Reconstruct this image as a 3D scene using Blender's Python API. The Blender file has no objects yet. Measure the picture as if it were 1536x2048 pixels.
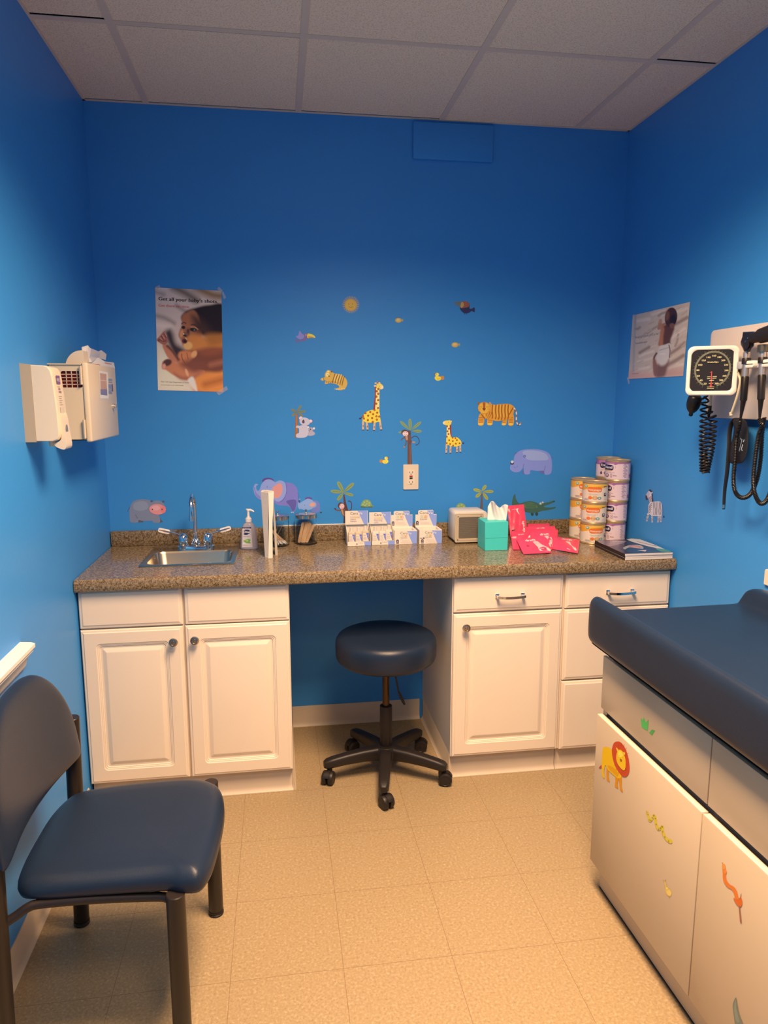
import bpy, bmesh, math, random
import numpy as np
from mathutils import Vector, Matrix, geometry

random.seed(7)
SC = bpy.context.scene
COL = SC.collection
PI = math.pi

# ---------------------------------------------------------------- camera
CAM = Vector((0.738, -3.1975, 1.5501))
YAW, PITCH, ROLL, FPX = 0.1474, -0.1614, -0.0008, 1417.3
FW = Vector((math.sin(YAW) * math.cos(PITCH), math.cos(YAW) * math.cos(PITCH), math.sin(PITCH)))
_r = Vector((math.cos(YAW), -math.sin(YAW), 0)); _u = _r.cross(FW)
RT = _r * math.cos(ROLL) + _u * math.sin(ROLL)
UP = -_r * math.sin(ROLL) + _u * math.cos(ROLL)
cam_data = bpy.data.cameras.new('camera')
cam_data.sensor_fit = 'VERTICAL'; cam_data.sensor_height = 36.0; cam_data.lens = 36.0 * FPX / 2048.0
cam_data.clip_start = 0.05; cam_data.clip_end = 50
cam = bpy.data.objects.new('camera', cam_data); COL.objects.link(cam)
cam.matrix_world = Matrix(((RT.x, UP.x, -FW.x, CAM.x), (RT.y, UP.y, -FW.y, CAM.y), (RT.z, UP.z, -FW.z, CAM.z), (0, 0, 0, 1)))
SC.camera = cam

# ---------------------------------------------------------------- view, world, lights
vs = SC.view_settings
vs.view_transform = 'Standard'; vs.look = 'None'; vs.gamma = 1.0; vs.use_curve_mapping = False
vs.exposure = 0.0
world = bpy.data.worlds.new('world'); SC.world = world; world.use_nodes = True
world.node_tree.nodes['Background'].inputs[0].default_value = (0.55, 0.6, 0.7, 1)
world.node_tree.nodes['Background'].inputs[1].default_value = 0.05

W, CEIL, REAR = 2.32, 2.719, -4.1          # room width, ceiling height, rear wall
BX, CT, TY = 0.2436, 0.6096, -0.639        # ceiling grid: first bar, pitch, first cross tee
LIGHT_RGB = (1.0, 0.65, 0.385)
def area_light(name, x, y, z, sx, sy, power, spread, rgb):
    l = bpy.data.lights.new(name, 'AREA'); l.shape = 'RECTANGLE'; l.size = sx; l.size_y = sy
    l.energy = power; l.color = rgb; l.spread = spread
    o = bpy.data.objects.new(name, l); COL.objects.link(o); o.location = (x, y, z)
    return o
area_light('troffer_light', BX + 1.5 * CT, TY - 2 * CT, CEIL - 0.004, 0.52, 1.12, 99, math.radians(138), LIGHT_RGB)
area_light('troffer_light', BX + 1.5 * CT, TY - 4.5 * CT, CEIL - 0.004, 0.52, 0.52, 22, math.radians(132), LIGHT_RGB)

# ---------------------------------------------------------------- helpers
def ray(px, py):
    return FW + RT * ((px - 768) / FPX) - UP * ((py - 1024) / FPX)
def at(px, py, ax, val):
    """photo pixel -> point on the axis-aligned plane ax=val"""
    d = ray(px, py); i = 'xyz'.index(ax)
    return CAM + d * ((val - CAM[i]) / d[i])
def atp(px, py, p0, n):
    d = ray(px, py); p0 = Vector(p0); n = Vector(n)
    return CAM + d * ((p0 - CAM).dot(n) / d.dot(n))
def lin(c):
    return tuple(((v / 255) / 12.92 if v / 255 <= .04045 else ((v / 255 + .055) / 1.055) ** 2.4) for v in c)
def hx(s):
    s = s.lstrip('#'); return lin([int(s[i:i + 2], 16) for i in (0, 2, 4)])
ILL = (0.86, 0.64, 0.50)
def pc(r, g, b, k=1.0):
    """colour as the photo shows it under the warm lamp -> surface colour"""
    l = lin((r, g, b)); return tuple(min(.92, max(.004, l[i] / ILL[i] * k)) for i in range(3))

MATS = {}
def mat(name, col=(.8, .8, .8), rough=.5, metal=0.0, spec=.5, noise=0.0, nscale=40., bump=0.0, bscale=200., coat=0.0, trans=0.0, ior=1.45, alpha=1.0, emis=None):
    if name in MATS: return MATS[name]
    m = bpy.data.materials.new(name); m.use_nodes = True
    nt = m.node_tree; b = nt.nodes['Principled BSDF']
    b.inputs['Base Color'].default_value = (*col, 1); b.inputs['Roughness'].default_value = rough
    b.inputs['Metallic'].default_value = metal; b.inputs['Specular IOR Level'].default_value = spec
    b.inputs['Coat Weight'].default_value = coat; b.inputs['Coat Roughness'].default_value = .1
    b.inputs['Transmission Weight'].default_value = trans; b.inputs['IOR'].default_value = ior
    b.inputs['Alpha'].default_value = alpha
    if emis: b.inputs['Emission Color'].default_value = (*emis[0], 1); b.inputs['Emission Strength'].default_value = emis[1]
    tc = nt.nodes.new('ShaderNodeTexCoord')
    if noise:
        n = nt.nodes.new('ShaderNodeTexNoise'); n.inputs['Scale'].default_value = nscale; n.inputs['Detail'].default_value = 4
        nt.links.new(tc.outputs['Object'], n.inputs['Vector'])
        mx = nt.nodes.new('ShaderNodeMix'); mx.data_type = 'RGBA'
        mx.inputs['A'].default_value = (*[c * (1 - noise) for c in col], 1); mx.inputs['B'].default_value = (*[min(1, c * (1 + noise)) for c in col], 1)
        nt.links.new(n.outputs['Fac'], mx.inputs['Factor']); nt.links.new(mx.outputs['Result'], b.inputs['Base Color'])
    if bump:
        n = nt.nodes.new('ShaderNodeTexNoise'); n.inputs['Scale'].default_value = bscale; n.inputs['Detail'].default_value = 3
        nt.links.new(tc.outputs['Object'], n.inputs['Vector'])
        bp = nt.nodes.new('ShaderNodeBump'); bp.inputs['Strength'].default_value = bump; bp.inputs['Distance'].default_value = .001
        nt.links.new(n.outputs['Fac'], bp.inputs['Height']); nt.links.new(bp.outputs['Normal'], b.inputs['Normal'])
    MATS[name] = m
    return m
def print_mat(name='printed', rough=.45, spec=.4):
    """ink: colour comes from the mesh's own colour attribute"""
    if name in MATS: return MATS[name]
    m = mat(name, (1, 1, 1), rough, spec=spec); nt = m.node_tree
    a = nt.nodes.new('ShaderNodeAttribute'); a.attribute_name = 'ink'
    nt.links.new(a.outputs['Color'], nt.nodes['Principled BSDF'].inputs['Base Color'])
    return m

def empty(name, label, cat, loc=(0, 0, 0), group=None):
    o = bpy.data.objects.new(name, None); COL.objects.link(o); o.location = loc
    o.empty_display_size = .05
    tag(o, label, cat, group); return o
def tag(o, label=None, cat=None, group=None, kind=None):
    if label: o['label'] = label
    if cat: o['category'] = cat
    if group: o['group'] = group
    if kind: o['kind'] = kind
    return o
def link_mesh(name, me, mats, parent=None):
    o = bpy.data.objects.new(name, me); COL.objects.link(o)
    for m in (mats if isinstance(mats, (list, tuple)) else [mats]): me.materials.append(m)
    if parent is not None: set_parent(o, parent)
    return o
def wloc(o):
    m = Matrix.Translation(o.location) @ o.rotation_euler.to_matrix().to_4x4()
    return (wloc(o.parent) @ o.matrix_parent_inverse @ m) if o.parent else m
def set_parent(o, p):
    o.parent = p; o.matrix_parent_inverse = wloc(p).inverted()
def obj(name, bm, m, parent=None, sharp=38, xf=None, smooth=True):
    """link the bmesh as ONE mesh object whose origin is the middle of its foot"""
    if xf is not None: bmesh.ops.transform(bm, matrix=xf, verts=bm.verts)
    bmesh.ops.recalc_face_normals(bm, faces=bm.faces)
    lo = Vector([min(v.co[i] for v in bm.verts) for i in range(3)]); hi = Vector([max(v.co[i] for v in bm.verts) for i in range(3)])
    c = Vector(((lo.x + hi.x) / 2, (lo.y + hi.y) / 2, lo.z))
    bmesh.ops.translate(bm, vec=-c, verts=bm.verts)
    if smooth:
        for f in bm.faces: f.smooth = True
        for e in bm.edges:
            if len(e.link_faces) == 2: e.smooth = e.calc_face_angle(0) < math.radians(sharp)
    me = bpy.data.meshes.new(name); bm.to_mesh(me); bm.free()
    o = link_mesh(name, me, m); o.location = c
    if parent is not None: set_parent(o, parent)
    return o
def copy_tree(o, parent=None, delta=None):
    c = o.copy(); COL.objects.link(c)
    if parent is not None: c.parent = parent
    for ch in list(o.children): copy_tree(ch, c)
    return c

def NB(): return bmesh.new()
def _newgeo(bm, fn):
    n0 = len(bm.verts); fn(); bm.verts.ensure_lookup_table(); return bm.verts[n0:]
def box(bm, x0, y0, z0, x1, y1, z1, bev=0, seg=2, mi=0, xf=None):
    tb = bmesh.new()
    bmesh.ops.create_cube(tb, size=1)
    for v in tb.verts:
        v.co = Vector((x0 + (v.co.x + .5) * (x1 - x0), y0 + (v.co.y + .5) * (y1 - y0), z0 + (v.co.z + .5) * (z1 - z0)))
    if bev: bmesh.ops.bevel(tb, geom=list(tb.edges), offset=bev, segments=seg, profile=.5, affect='EDGES')
    merge(bm, tb, mi, xf)
def merge(bm, tb, mi=0, xf=None):
    if xf is not None: bmesh.ops.transform(tb, matrix=xf, verts=tb.verts)
    mp = {}
    for v in tb.verts: mp[v] = bm.verts.new(v.co)
    for f in tb.faces:
        try:
            nf = bm.faces.new([mp[v] for v in f.verts]); nf.material_index = mi or f.material_index
        except ValueError: pass
    tb.free()
def frame_of(t):
    t = t.normalized(); a = Vector((0, 0, 1)) if abs(t.z) < .9 else Vector((1, 0, 0))
    x = t.cross(a).normalized(); return x, t.cross(x).normalized()
def tube(bm, path, r, seg=12, cap=True, closed=False, mi=0, flat=None):
    """sweep a circle (radius r or a list) along a path with a carried frame; flat=(a,b) scales the section"""
    path = [Vector(p) for p in path]; n = len(path)
    rs = r if isinstance(r, (list, tuple)) else [r] * n
    x = None; rings = []
    for i in range(n):
        if closed: t = path[(i + 1) % n] - path[i - 1]
        else: t = path[min(i + 1, n - 1)] - path[max(i - 1, 0)]
        t.normalize()
        if x is None: x, y = frame_of(t)
        else:
            x = (x - t * x.dot(t)).normalized(); y = t.cross(x)
        fa, fb = flat if flat else (1, 1)
        rings.append([bm.verts.new(path[i] + (x * math.cos(2 * PI * k / seg) * fa + y * math.sin(2 * PI * k / seg) * fb) * rs[i]) for k in range(seg)])
    m = n if closed else n - 1
    for i in range(m):
        A, B = rings[i], rings[(i + 1) % n]
        for k in range(seg):
            f = bm.faces.new((A[k], A[(k + 1) % seg], B[(k + 1) % seg], B[k])); f.material_index = mi
    if cap and not closed:
        f = bm.faces.new(rings[0][::-1]); f.material_index = mi
        f = bm.faces.new(rings[-1]); f.material_index = mi
def cyl(bm, p0, p1, r0, r1=None, seg=24, mi=0): tube(bm, [p0, p1], [r0, r0 if r1 is None else r1], seg, mi=mi)
def lathe(bm, prof, org=(0, 0, 0), axis=(0, 0, 1), seg=32, mi=0, closed=False):
    """prof: (radius, height) pairs around axis from org"""
    org = Vector(org); ax = Vector(axis).normalized(); x, y = frame_of(ax)
    rings = []
    for r, h in prof:
        if r < 1e-6: rings.append([bm.verts.new(org + ax * h)])
        else: rings.append([bm.verts.new(org + ax * h + (x * math.cos(2 * PI * k / seg) + y * math.sin(2 * PI * k / seg)) * r) for k in range(seg)])
    pairs = list(zip(rings, rings[1:])) + ([(rings[-1], rings[0])] if closed else [])
    for A, B in pairs:
        for k in range(seg):
            k2 = (k + 1) % seg
            if len(A) == 1 and len(B) == 1: continue
            if len(A) == 1: f = bm.faces.new((A[0], B[k2], B[k]))
            elif len(B) == 1: f = bm.faces.new((A[k], A[k2], B[0]))
            else: f = bm.faces.new((A[k], A[k2], B[k2], B[k]))
            f.material_index = mi
    if not closed:
        for R_ in (rings[0], rings[-1]):
            if len(R_) > 2:
                f = bm.faces.new(R_); f.material_index = mi
def cr(pts, n=6, closed=True):
    """Catmull-Rom through points (2D or 3D)"""
    P = [Vector(p) for p in pts]; N = len(P); out = []
    rng = range(N if closed else N - 1)
    for i in rng:
        if closed: a, b, c, d = P[i - 1], P[i], P[(i + 1) % N], P[(i + 2) % N]
        else: a, b, c, d = P[max(i - 1, 0)], P[i], P[i + 1], P[min(i + 2, N - 1)]
        for k in range(n):
            t = k / n
            out.append(.5 * ((2 * b) + (c - a) * t + (2 * a - 5 * b + 4 * c - d) * t * t + (3 * b - a - 3 * c + d) * t ** 3))
    if not closed: out.append(P[-1])
    return out
def rrect(x0, y0, x1, y1, r, n=5):
    out = []
    for cx, cy, a0 in ((x1 - r, y1 - r, 0), (x0 + r, y1 - r, 90), (x0 + r, y0 + r, 180), (x1 - r, y0 + r, 270)):
        for k in range(n + 1):
            a = math.radians(a0 + 90 * k / n); out.append((cx + r * math.cos(a), cy + r * math.sin(a)))
    return out
def loft(bm, rings, mi=0, cap0=True, cap1=True):
    R_ = [[bm.verts.new(Vector(p)) for p in r] for r in rings]; n = len(R_[0])
    for A, B in zip(R_, R_[1:]):
        for k in range(n):
            f = bm.faces.new((A[k], A[(k + 1) % n], B[(k + 1) % n], B[k])); f.material_index = mi
    if cap0: f = bm.faces.new(R_[0][::-1]); f.material_index = mi
    if cap1: f = bm.faces.new(R_[-1]); f.material_index = mi
def panel(bm, u0, v0, u1, v1, prof, mp, mi=0):
    """nested rectangles: prof = (inset, height) pairs, mp(u,v,h)->point; last one is capped"""
    rings = []
    for ins, h in prof:
        r = .0004 if ins < .03 else max(.001, .016 - (ins - .052) * .45)
        rings.append([mp(u, v, h) for u, v in rrect(u0 + ins, v0 + ins, u1 - ins, v1 - ins, r, 4)])
    loft(bm, rings, mi)
def helix(path, r, pitch, per=10, phase=0):
    """points of a coil wound around a path"""
    P = [Vector(p) for p in path]
    L = [0]
    for a, b in zip(P, P[1:]): L.append(L[-1] + (b - a).length)
    out = []; x = None
    n = int(L[-1] / pitch * per); j = 0
    for i in range(n + 1):
        s = L[-1] * i / n
        while j < len(L) - 2 and L[j + 1] < s: j += 1
        t = P[j + 1] - P[j]; p = P[j] + t * ((s - L[j]) / max(1e-9, L[j + 1] - L[j])); t.normalize()
        if x is None: x, y = frame_of(t)
        else: x = (x - t * x.dot(t)).normalized(); y = t.cross(x)
        a = 2 * PI * s / pitch + phase; rr = r(s / L[-1]) if callable(r) else r
        out.append(p + (x * math.cos(a) + y * math.sin(a)) * rr)
    return out

# ---- flat printed things: coloured polygons and type, laid on a surface
FONT_CACHE = {}
def text_tris(s):
    if s in FONT_CACHE: return FONT_CACHE[s]
    cu = bpy.data.curves.new('t', 'FONT'); cu.body = s; cu.size = 1.0; cu.resolution_u = 3
    o = bpy.data.objects.new('t', cu); COL.objects.link(o)
    dg = bpy.context.evaluated_depsgraph_get(); dg.update()
    me = o.evaluated_get(dg).to_mesh()
    vs_ = [(v.co.x, v.co.y) for v in me.vertices]; fs = [tuple(p.vertices) for p in me.polygons]
    o.evaluated_get(dg).to_mesh_clear(); bpy.data.objects.remove(o); bpy.data.curves.remove(cu)
    FONT_CACHE[s] = (vs_, fs); return vs_, fs
class Print:
    """polygons in a 2D frame, y pointing DOWN; every new shape lies one ink layer higher"""
    def __init__(s): s.v = []; s.f = []; s.c = []; s.layer = 0
    def raw(s, pts, faces, col, layer=None):
        n = len(s.v); l = s.layer if layer is None else layer
        s.v += [(p[0], p[1], l) for p in pts]; s.c += [col] * len(pts) if not isinstance(col, list) else col
        s.f += [tuple(n + i for i in f) for f in faces]; s.layer += 1
    def poly(s, pts, col, sm=0):
        if sm: pts = [(p.x, p.y) for p in cr([(a, b, 0) for a, b in pts], sm)]
        tr = geometry.tessellate_polygon([[Vector((a, b, 0)) for a, b in pts]])
        s.raw(pts, tr, col); return s
    def ell(s, cx, cy, rx, ry, col, ang=0, n=20):
        a0 = math.radians(ang); P = []
        for k in range(n):
            a = 2 * PI * k / n; x, y = rx * math.cos(a), ry * math.sin(a)
            P.append((cx + x * math.cos(a0) - y * math.sin(a0), cy + x * math.sin(a0) + y * math.cos(a0)))
        s.raw(P, [tuple(range(n))], col); return s
    def rect(s, x0, y0, x1, y1, col): s.raw([(x0, y0), (x1, y0), (x1, y1), (x0, y1)], [(0, 1, 2, 3)], col); return s
    def line(s, pts, w, col, sm=0, w1=None):
        if sm: pts = [(p.x, p.y) for p in cr([(a, b, 0) for a, b in pts], sm, closed=False)]
        L, R_ = [], []; n = len(pts)
        for i in range(n):
            ax, ay = pts[max(0, i - 1)]; bx, by = pts[min(n - 1, i + 1)]
            dx, dy = bx - ax, by - ay; d = math.hypot(dx, dy) or 1
            ww = (w + (w1 - w) * i / (n - 1) if w1 is not None else w) / 2
            L.append((pts[i][0] - dy / d * ww, pts[i][1] + dx / d * ww)); R_.append((pts[i][0] + dy / d * ww, pts[i][1] - dx / d * ww))
        s.raw(L + R_, [(i, i + 1, n + i + 1, n + i) for i in range(n - 1)], col); return s
    def text(s, t, x, y, h, col, width=None, align='l', ang=0, bold=0):
        """baseline-left at x,y; h = cap height"""
        vs_, fs = text_tris(t)
        if not vs_: return s
        k = h / .69; mn = min(v[0] for v in vs_); mxx = max(v[0] for v in vs_); kx = k
        if width: kx = width / (mxx - mn)
        off = {'l': 0, 'c': -(mxx - mn) * kx / 2, 'r': -(mxx - mn) * kx}[align]
        ca, sa = math.cos(math.radians(ang)), math.sin(math.radians(ang))
        for dx in ([0] if not bold else [-bold, 0, bold]):
            P = []
            for a, b in vs_:
                X, Y = (a - mn) * kx + off + dx, -b * k
                P.append((x + X * ca - Y * sa, y + X * sa + Y * ca))
            s.raw(P, fs, col)
        return s
    def grid(s, x0, y0, x1, y1, img):
        """img: array rows x cols x 3 of linear colours"""
        h, w = img.shape[:2]
        P = [(x0 + (x1 - x0) * i / (w - 1), y0 + (y1 - y0) * j / (h - 1)) for j in range(h) for i in range(w)]
        F = [(j * w + i, j * w + i + 1, (j + 1) * w + i + 1, (j + 1) * w + i) for j in range(h - 1) for i in range(w - 1)]
        s.raw(P, F, [tuple(c) for c in img.reshape(-1, 3).tolist()]); return s
    def build(s, name, mp, parent=None, m=None, step=.00004, base=.0003, slices=None):
        pts = [(x, y, l) for x, y, l in s.v]
        me = bpy.data.meshes.new(name)
        if slices:
            bm = bmesh.new(); cl = bm.verts.layers.float_color.new('ink')
            vv = []
            for (x, y, l), c in zip(pts, s.c):
                v = bm.verts.new((x, y, l)); v[cl] = (*c, 1); vv.append(v)
            for f in s.f:
                try: bm.faces.new([vv[i] for i in f])
                except ValueError: pass
            for X in slices:
                bmesh.ops.bisect_plane(bm, geom=bm.verts[:] + bm.edges[:] + bm.faces[:], plane_co=(X, 0, 0), plane_no=(1, 0, 0))
            for v in bm.verts: v.co = mp(v.co.x, v.co.y, base + v.co.z * step)
            for f in bm.faces: f.smooth = True
            bm.to_mesh(me); bm.free()
        else:
            P3 = [tuple(mp(x, y, base + l * step)) for x, y, l in pts]
            me.from_pydata(P3, [], [f for f in s.f if len(set(f)) == len(f)])
            a = me.color_attributes.new('ink', 'FLOAT_COLOR', 'POINT')
            a.data.foreach_set('color', [k for c in s.c for k in (*c, 1)])
        o = link_mesh(name, me, m or print_mat())
        c = Vector([sum(v.co[i] for v in me.vertices) / len(me.vertices) for i in range(3)])
        me.transform(Matrix.Translation(-c)); o.location = c
        if parent is not None: set_parent(o, parent)
        return o

class Canvas:
    """soft brush on a small grid of colours"""
    def __init__(s, w, h, X0, Y0, X1, Y1, col):
        s.x, s.y = np.meshgrid(np.linspace(X0, X1, w), np.linspace(Y0, Y1, h)); s.img = np.zeros((h, w, 3)); s.img[:] = col
    def mix(s, a, col): s.img = s.img * (1 - a[..., None]) + np.array(col) * a[..., None]
    def poly(s, pts, col, blur=8, a=1, sm=6):
        if sm: pts = [(p.x, p.y) for p in cr([(u, v, 0) for u, v in pts], sm)]
        d = np.full(s.x.shape, 1e9); ins = np.zeros(s.x.shape, bool); n = len(pts)
        for i in range(n):
            x0, y0 = pts[i]; x1, y1 = pts[(i + 1) % n]; dx, dy = x1 - x0, y1 - y0
            t = np.clip(((s.x - x0) * dx + (s.y - y0) * dy) / (dx * dx + dy * dy + 1e-9), 0, 1)
            d = np.minimum(d, np.hypot(s.x - x0 - t * dx, s.y - y0 - t * dy))
            if y0 != y1:
                c = ((y0 > s.y) != (y1 > s.y)) & (s.x < dx * (s.y - y0) / (dy) + x0); ins ^= c
        d = np.where(ins, d, -d)
        k = np.clip(d / blur * .5 + .5, 0, 1); s.mix(k * k * (3 - 2 * k) * a, col)
    def ell(s, cx, cy, rx, ry, col, ang=0, blur=.2, a=1):
        t = math.radians(ang); X = (s.x - cx) * math.cos(t) + (s.y - cy) * math.sin(t); Y = -(s.x - cx) * math.sin(t) + (s.y - cy) * math.cos(t)
        r = np.sqrt((X / rx) ** 2 + (Y / ry) ** 2); k = np.clip((1 - r) / blur + .5, 0, 1); s.mix(k * k * (3 - 2 * k) * a, col)
    def stroke(s, pts, w, col, blur=4, a=1, sm=6):
        if sm: pts = [(p.x, p.y) for p in cr([(u, v, 0) for u, v in pts], sm, closed=False)]
        d = np.full(s.x.shape, 1e9)
        for (x0, y0), (x1, y1) in zip(pts, pts[1:]):
            dx, dy = x1 - x0, y1 - y0; t = np.clip(((s.x - x0) * dx + (s.y - y0) * dy) / (dx * dx + dy * dy + 1e-9), 0, 1)
            d = np.minimum(d, np.hypot(s.x - x0 - t * dx, s.y - y0 - t * dy))
        k = np.clip((w / 2 - d) / blur + .5, 0, 1); s.mix(k * a, col)

# ================================================================ materials of the room
def nodes_of(m): return m.node_tree, m.node_tree.nodes, m.node_tree.links
def math_node(nt, op, a, b=None, c=None):
    n = nt.nodes.new('ShaderNodeMath'); n.operation = op
    for i, v in enumerate((a, b, c)):
        if v is None: continue
        if isinstance(v, (int, float)): n.inputs[i].default_value = v
        else: nt.links.new(v, n.inputs[i])
    return n.outputs[0]
def ramp(nt, fac, stops, interp='LINEAR'):
    r = nt.nodes.new('ShaderNodeValToRGB'); r.color_ramp.interpolation = interp
    while len(r.color_ramp.elements) < len(stops): r.color_ramp.elements.new(.5)
    for e, (p, c) in zip(r.color_ramp.elements, stops): e.position = p; e.color = (*c, 1)
    nt.links.new(fac, r.inputs[0]); return r.outputs[0]
def mixc(nt, f, a, b, mode='MIX'):
    n = nt.nodes.new('ShaderNodeMix'); n.data_type = 'RGBA'; n.blend_type = mode
    for k, v in (('Factor', f), ('A', a), ('B', b)):
        if isinstance(v, (int, float)): n.inputs[k].default_value = v
        elif isinstance(v, tuple): n.inputs[k].default_value = (*v, 1)
        else: nt.links.new(v, n.inputs[k])
    return n.outputs['Result']
def tex(nt, kind, scale, vec=None, **kw):
    n = nt.nodes.new('ShaderNodeTex' + kind); n.inputs['Scale'].default_value = scale
    for k, v in kw.items():
        if k in n.inputs: n.inputs[k].default_value = v
        else: setattr(n, k, v)
    if vec is not None: nt.links.new(vec, n.inputs['Vector'])
    return n

BLUE = (0.047, 0.300, 0.78)
M_wall = mat('blue_paint', BLUE, .42, spec=.35, noise=.04, nscale=3, bump=.25, bscale=260)
M_vinyl_base = mat('cream_vinyl', (.66, .55, .42), .45, noise=.06, nscale=9)
M_white_trim = mat('white_trim_paint', (.80, .77, .70), .35, noise=.03)
# floor: vinyl composition tile
M_floor = mat('speckled_vinyl_tile', (.6, .45, .3), .38, spec=.4); nt, N_, L_ = nodes_of(M_floor)
geo = nt.nodes.new('ShaderNodeNewGeometry'); pos = geo.outputs['Position']
n1 = tex(nt, 'Noise', 135, pos, Detail=5.0, Roughness=.7); n2 = tex(nt, 'Noise', 34, pos, Detail=3.0); n3 = tex(nt, 'Noise', 1.7, pos, Detail=2.0)
base = ramp(nt, n1.outputs['Fac'], [(.30, (.20, .135, .07)), (.43, (.32, .235, .13)), (.56, (.39, .295, .17)), (.68, (.56, .46, .31))])
base = mixc(nt, math_node(nt, 'MULTIPLY', n2.outputs['Fac'], .45), base, (.345, .25, .14))
base = mixc(nt, math_node(nt, 'MULTIPLY', n3.outputs['Fac'], .25), base, (.32, .24, .135))
sx = nt.nodes.new('ShaderNodeSeparateXYZ'); nt.links.new(pos, sx.inputs[0])
def seam(o, off):
    f = math_node(nt, 'FRACT', math_node(nt, 'DIVIDE', math_node(nt, 'SUBTRACT', o, off - 30.48), .3048))
    return math_node(nt, 'LESS_THAN', math_node(nt, 'ABSOLUTE', math_node(nt, 'SUBTRACT', f, .5)), .4980)
sm_ = math_node(nt, 'MULTIPLY', seam(sx.outputs['X'], .575), seam(sx.outputs['Y'], -.8706))
base = mixc(nt, sm_, (.20, .12, .065), base)
nt.links.new(base, N_['Principled BSDF'].inputs['Base Color'])
bp = nt.nodes.new('ShaderNodeBump'); bp.inputs['Strength'].default_value = .15; bp.inputs['Distance'].default_value = .001
nt.links.new(n1.outputs['Fac'], bp.inputs['Height']); nt.links.new(bp.outputs['Normal'], N_['Principled BSDF'].inputs['Normal'])
# ceiling tile
M_tile = mat('mineral_fibre_tile', (.62, .58, .55), .9, spec=.1); nt, N_, L_ = nodes_of(M_tile)
geo = nt.nodes.new('ShaderNodeNewGeometry'); pos = geo.outputs['Position']
n1 = tex(nt, 'Noise', 210, pos, Detail=3.0); n2 = tex(nt, 'Noise', 2.3, pos, Detail=2.0)
b_ = ramp(nt, n1.outputs['Fac'], [(.36, (.70, .58, .44)), (.5, (.92, .78, .61)), (.7, (.93, .82, .66))])
b_ = mixc(nt, math_node(nt, 'MULTIPLY', n2.outputs['Fac'], .3), b_, (.86, .70, .52))
nt.links.new(b_, N_['Principled BSDF'].inputs['Base Color'])
bp = nt.nodes.new('ShaderNodeBump'); bp.inputs['Strength'].default_value = .6; bp.inputs['Distance'].default_value = .0015
nt.links.new(n1.outputs['Fac'], bp.inputs['Height']); nt.links.new(bp.outputs['Normal'], N_['Principled BSDF'].inputs['Normal'])
M_tbar = mat('painted_ceiling_bar', (.74, .62, .50), .5, noise=.03)
M_dark = mat('dark_void', (.02, .015, .015), .9)

# ================================================================ room shell
def slab(name, x0, y0, z0, x1, y1, z1, m, kind='structure'):
    bm = NB(); box(bm, x0, y0, z0, x1, y1, z1); o = obj(name, bm, m, smooth=False); o['kind'] = kind; return o
slab('floor', -.1, REAR - .1, -.1, W + .1, .1, 0, M_floor)
slab('wall_back', -.1, 0, 0, W + .1, .1, CEIL + .06, M_wall)
slab('wall_left', -.1, REAR, 0, 0, 0, CEIL + .06, M_wall)
slab('wall_right', W, REAR, 0, W + .1, 0, CEIL + .06, M_wall)
slab('wall_rear', -.1, REAR - .1, 0, W + .1, REAR, CEIL + .06, M_wall)

# ceiling: lay-in tiles over a dark plenum
bm = NB(); XS = [0] + [BX + CT * i for i in range(4)] + [W]; YS = [0] + [TY - CT * j for j in range(6)] + [REAR]
g = .006
for i in range(5):
    for j in range(7):
        if i == 2 and j in (2, 3, 5): continue
        x0, x1, y1, y0 = XS[i], XS[i + 1], YS[j], YS[j + 1]
        gf = .0195 if (j == 0 and i == 1) else .012      # tile slipped back: dark slit at its near edge
        gb = .0185 if (j == 0 and i in (0, 1, 2)) else 0
        if j == 1 and i in (0, 4): gb = .0205
        if i in (0, 1) and j == 0: y1 += .0
        box(bm, x0 + (.0125 if i else 0), y0 + (gf if j < 2 else 0), CEIL + .001, x1 - (.0125 if i < 4 else 0), y1 - gb, CEIL + .012)
box(bm, -.05, REAR, CEIL + .05, W + .05, .05, CEIL + .06, mi=1)
c = obj('ceiling', bm, [M_tile, M_dark], smooth=False); c['kind'] = 'structure'
bm = NB(); h = .0125
for i in range(4): box(bm, BX + CT * i - h, REAR, CEIL - .0015, BX + CT * i + h, 0, CEIL + .0009)
for j in range(6):
    for i in range(5):
        if i == 2 and j == 2: continue
        box(bm, XS[i] + (h if i else 0), TY - CT * j - h, CEIL - .0012, XS[i + 1] - (h if i < 4 else 0), TY - CT * j + h, CEIL + .0008)
box(bm, 0, -.013, CEIL - .002, W, 0, CEIL + .0012); box(bm, 0, REAR, CEIL - .002, .010, 0, CEIL + .0012); box(bm, W - .010, REAR, CEIL - .002, W, 0, CEIL + .0012)
o = obj('trim_1', bm, M_tbar, smooth=False); o['kind'] = 'structure'
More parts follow.
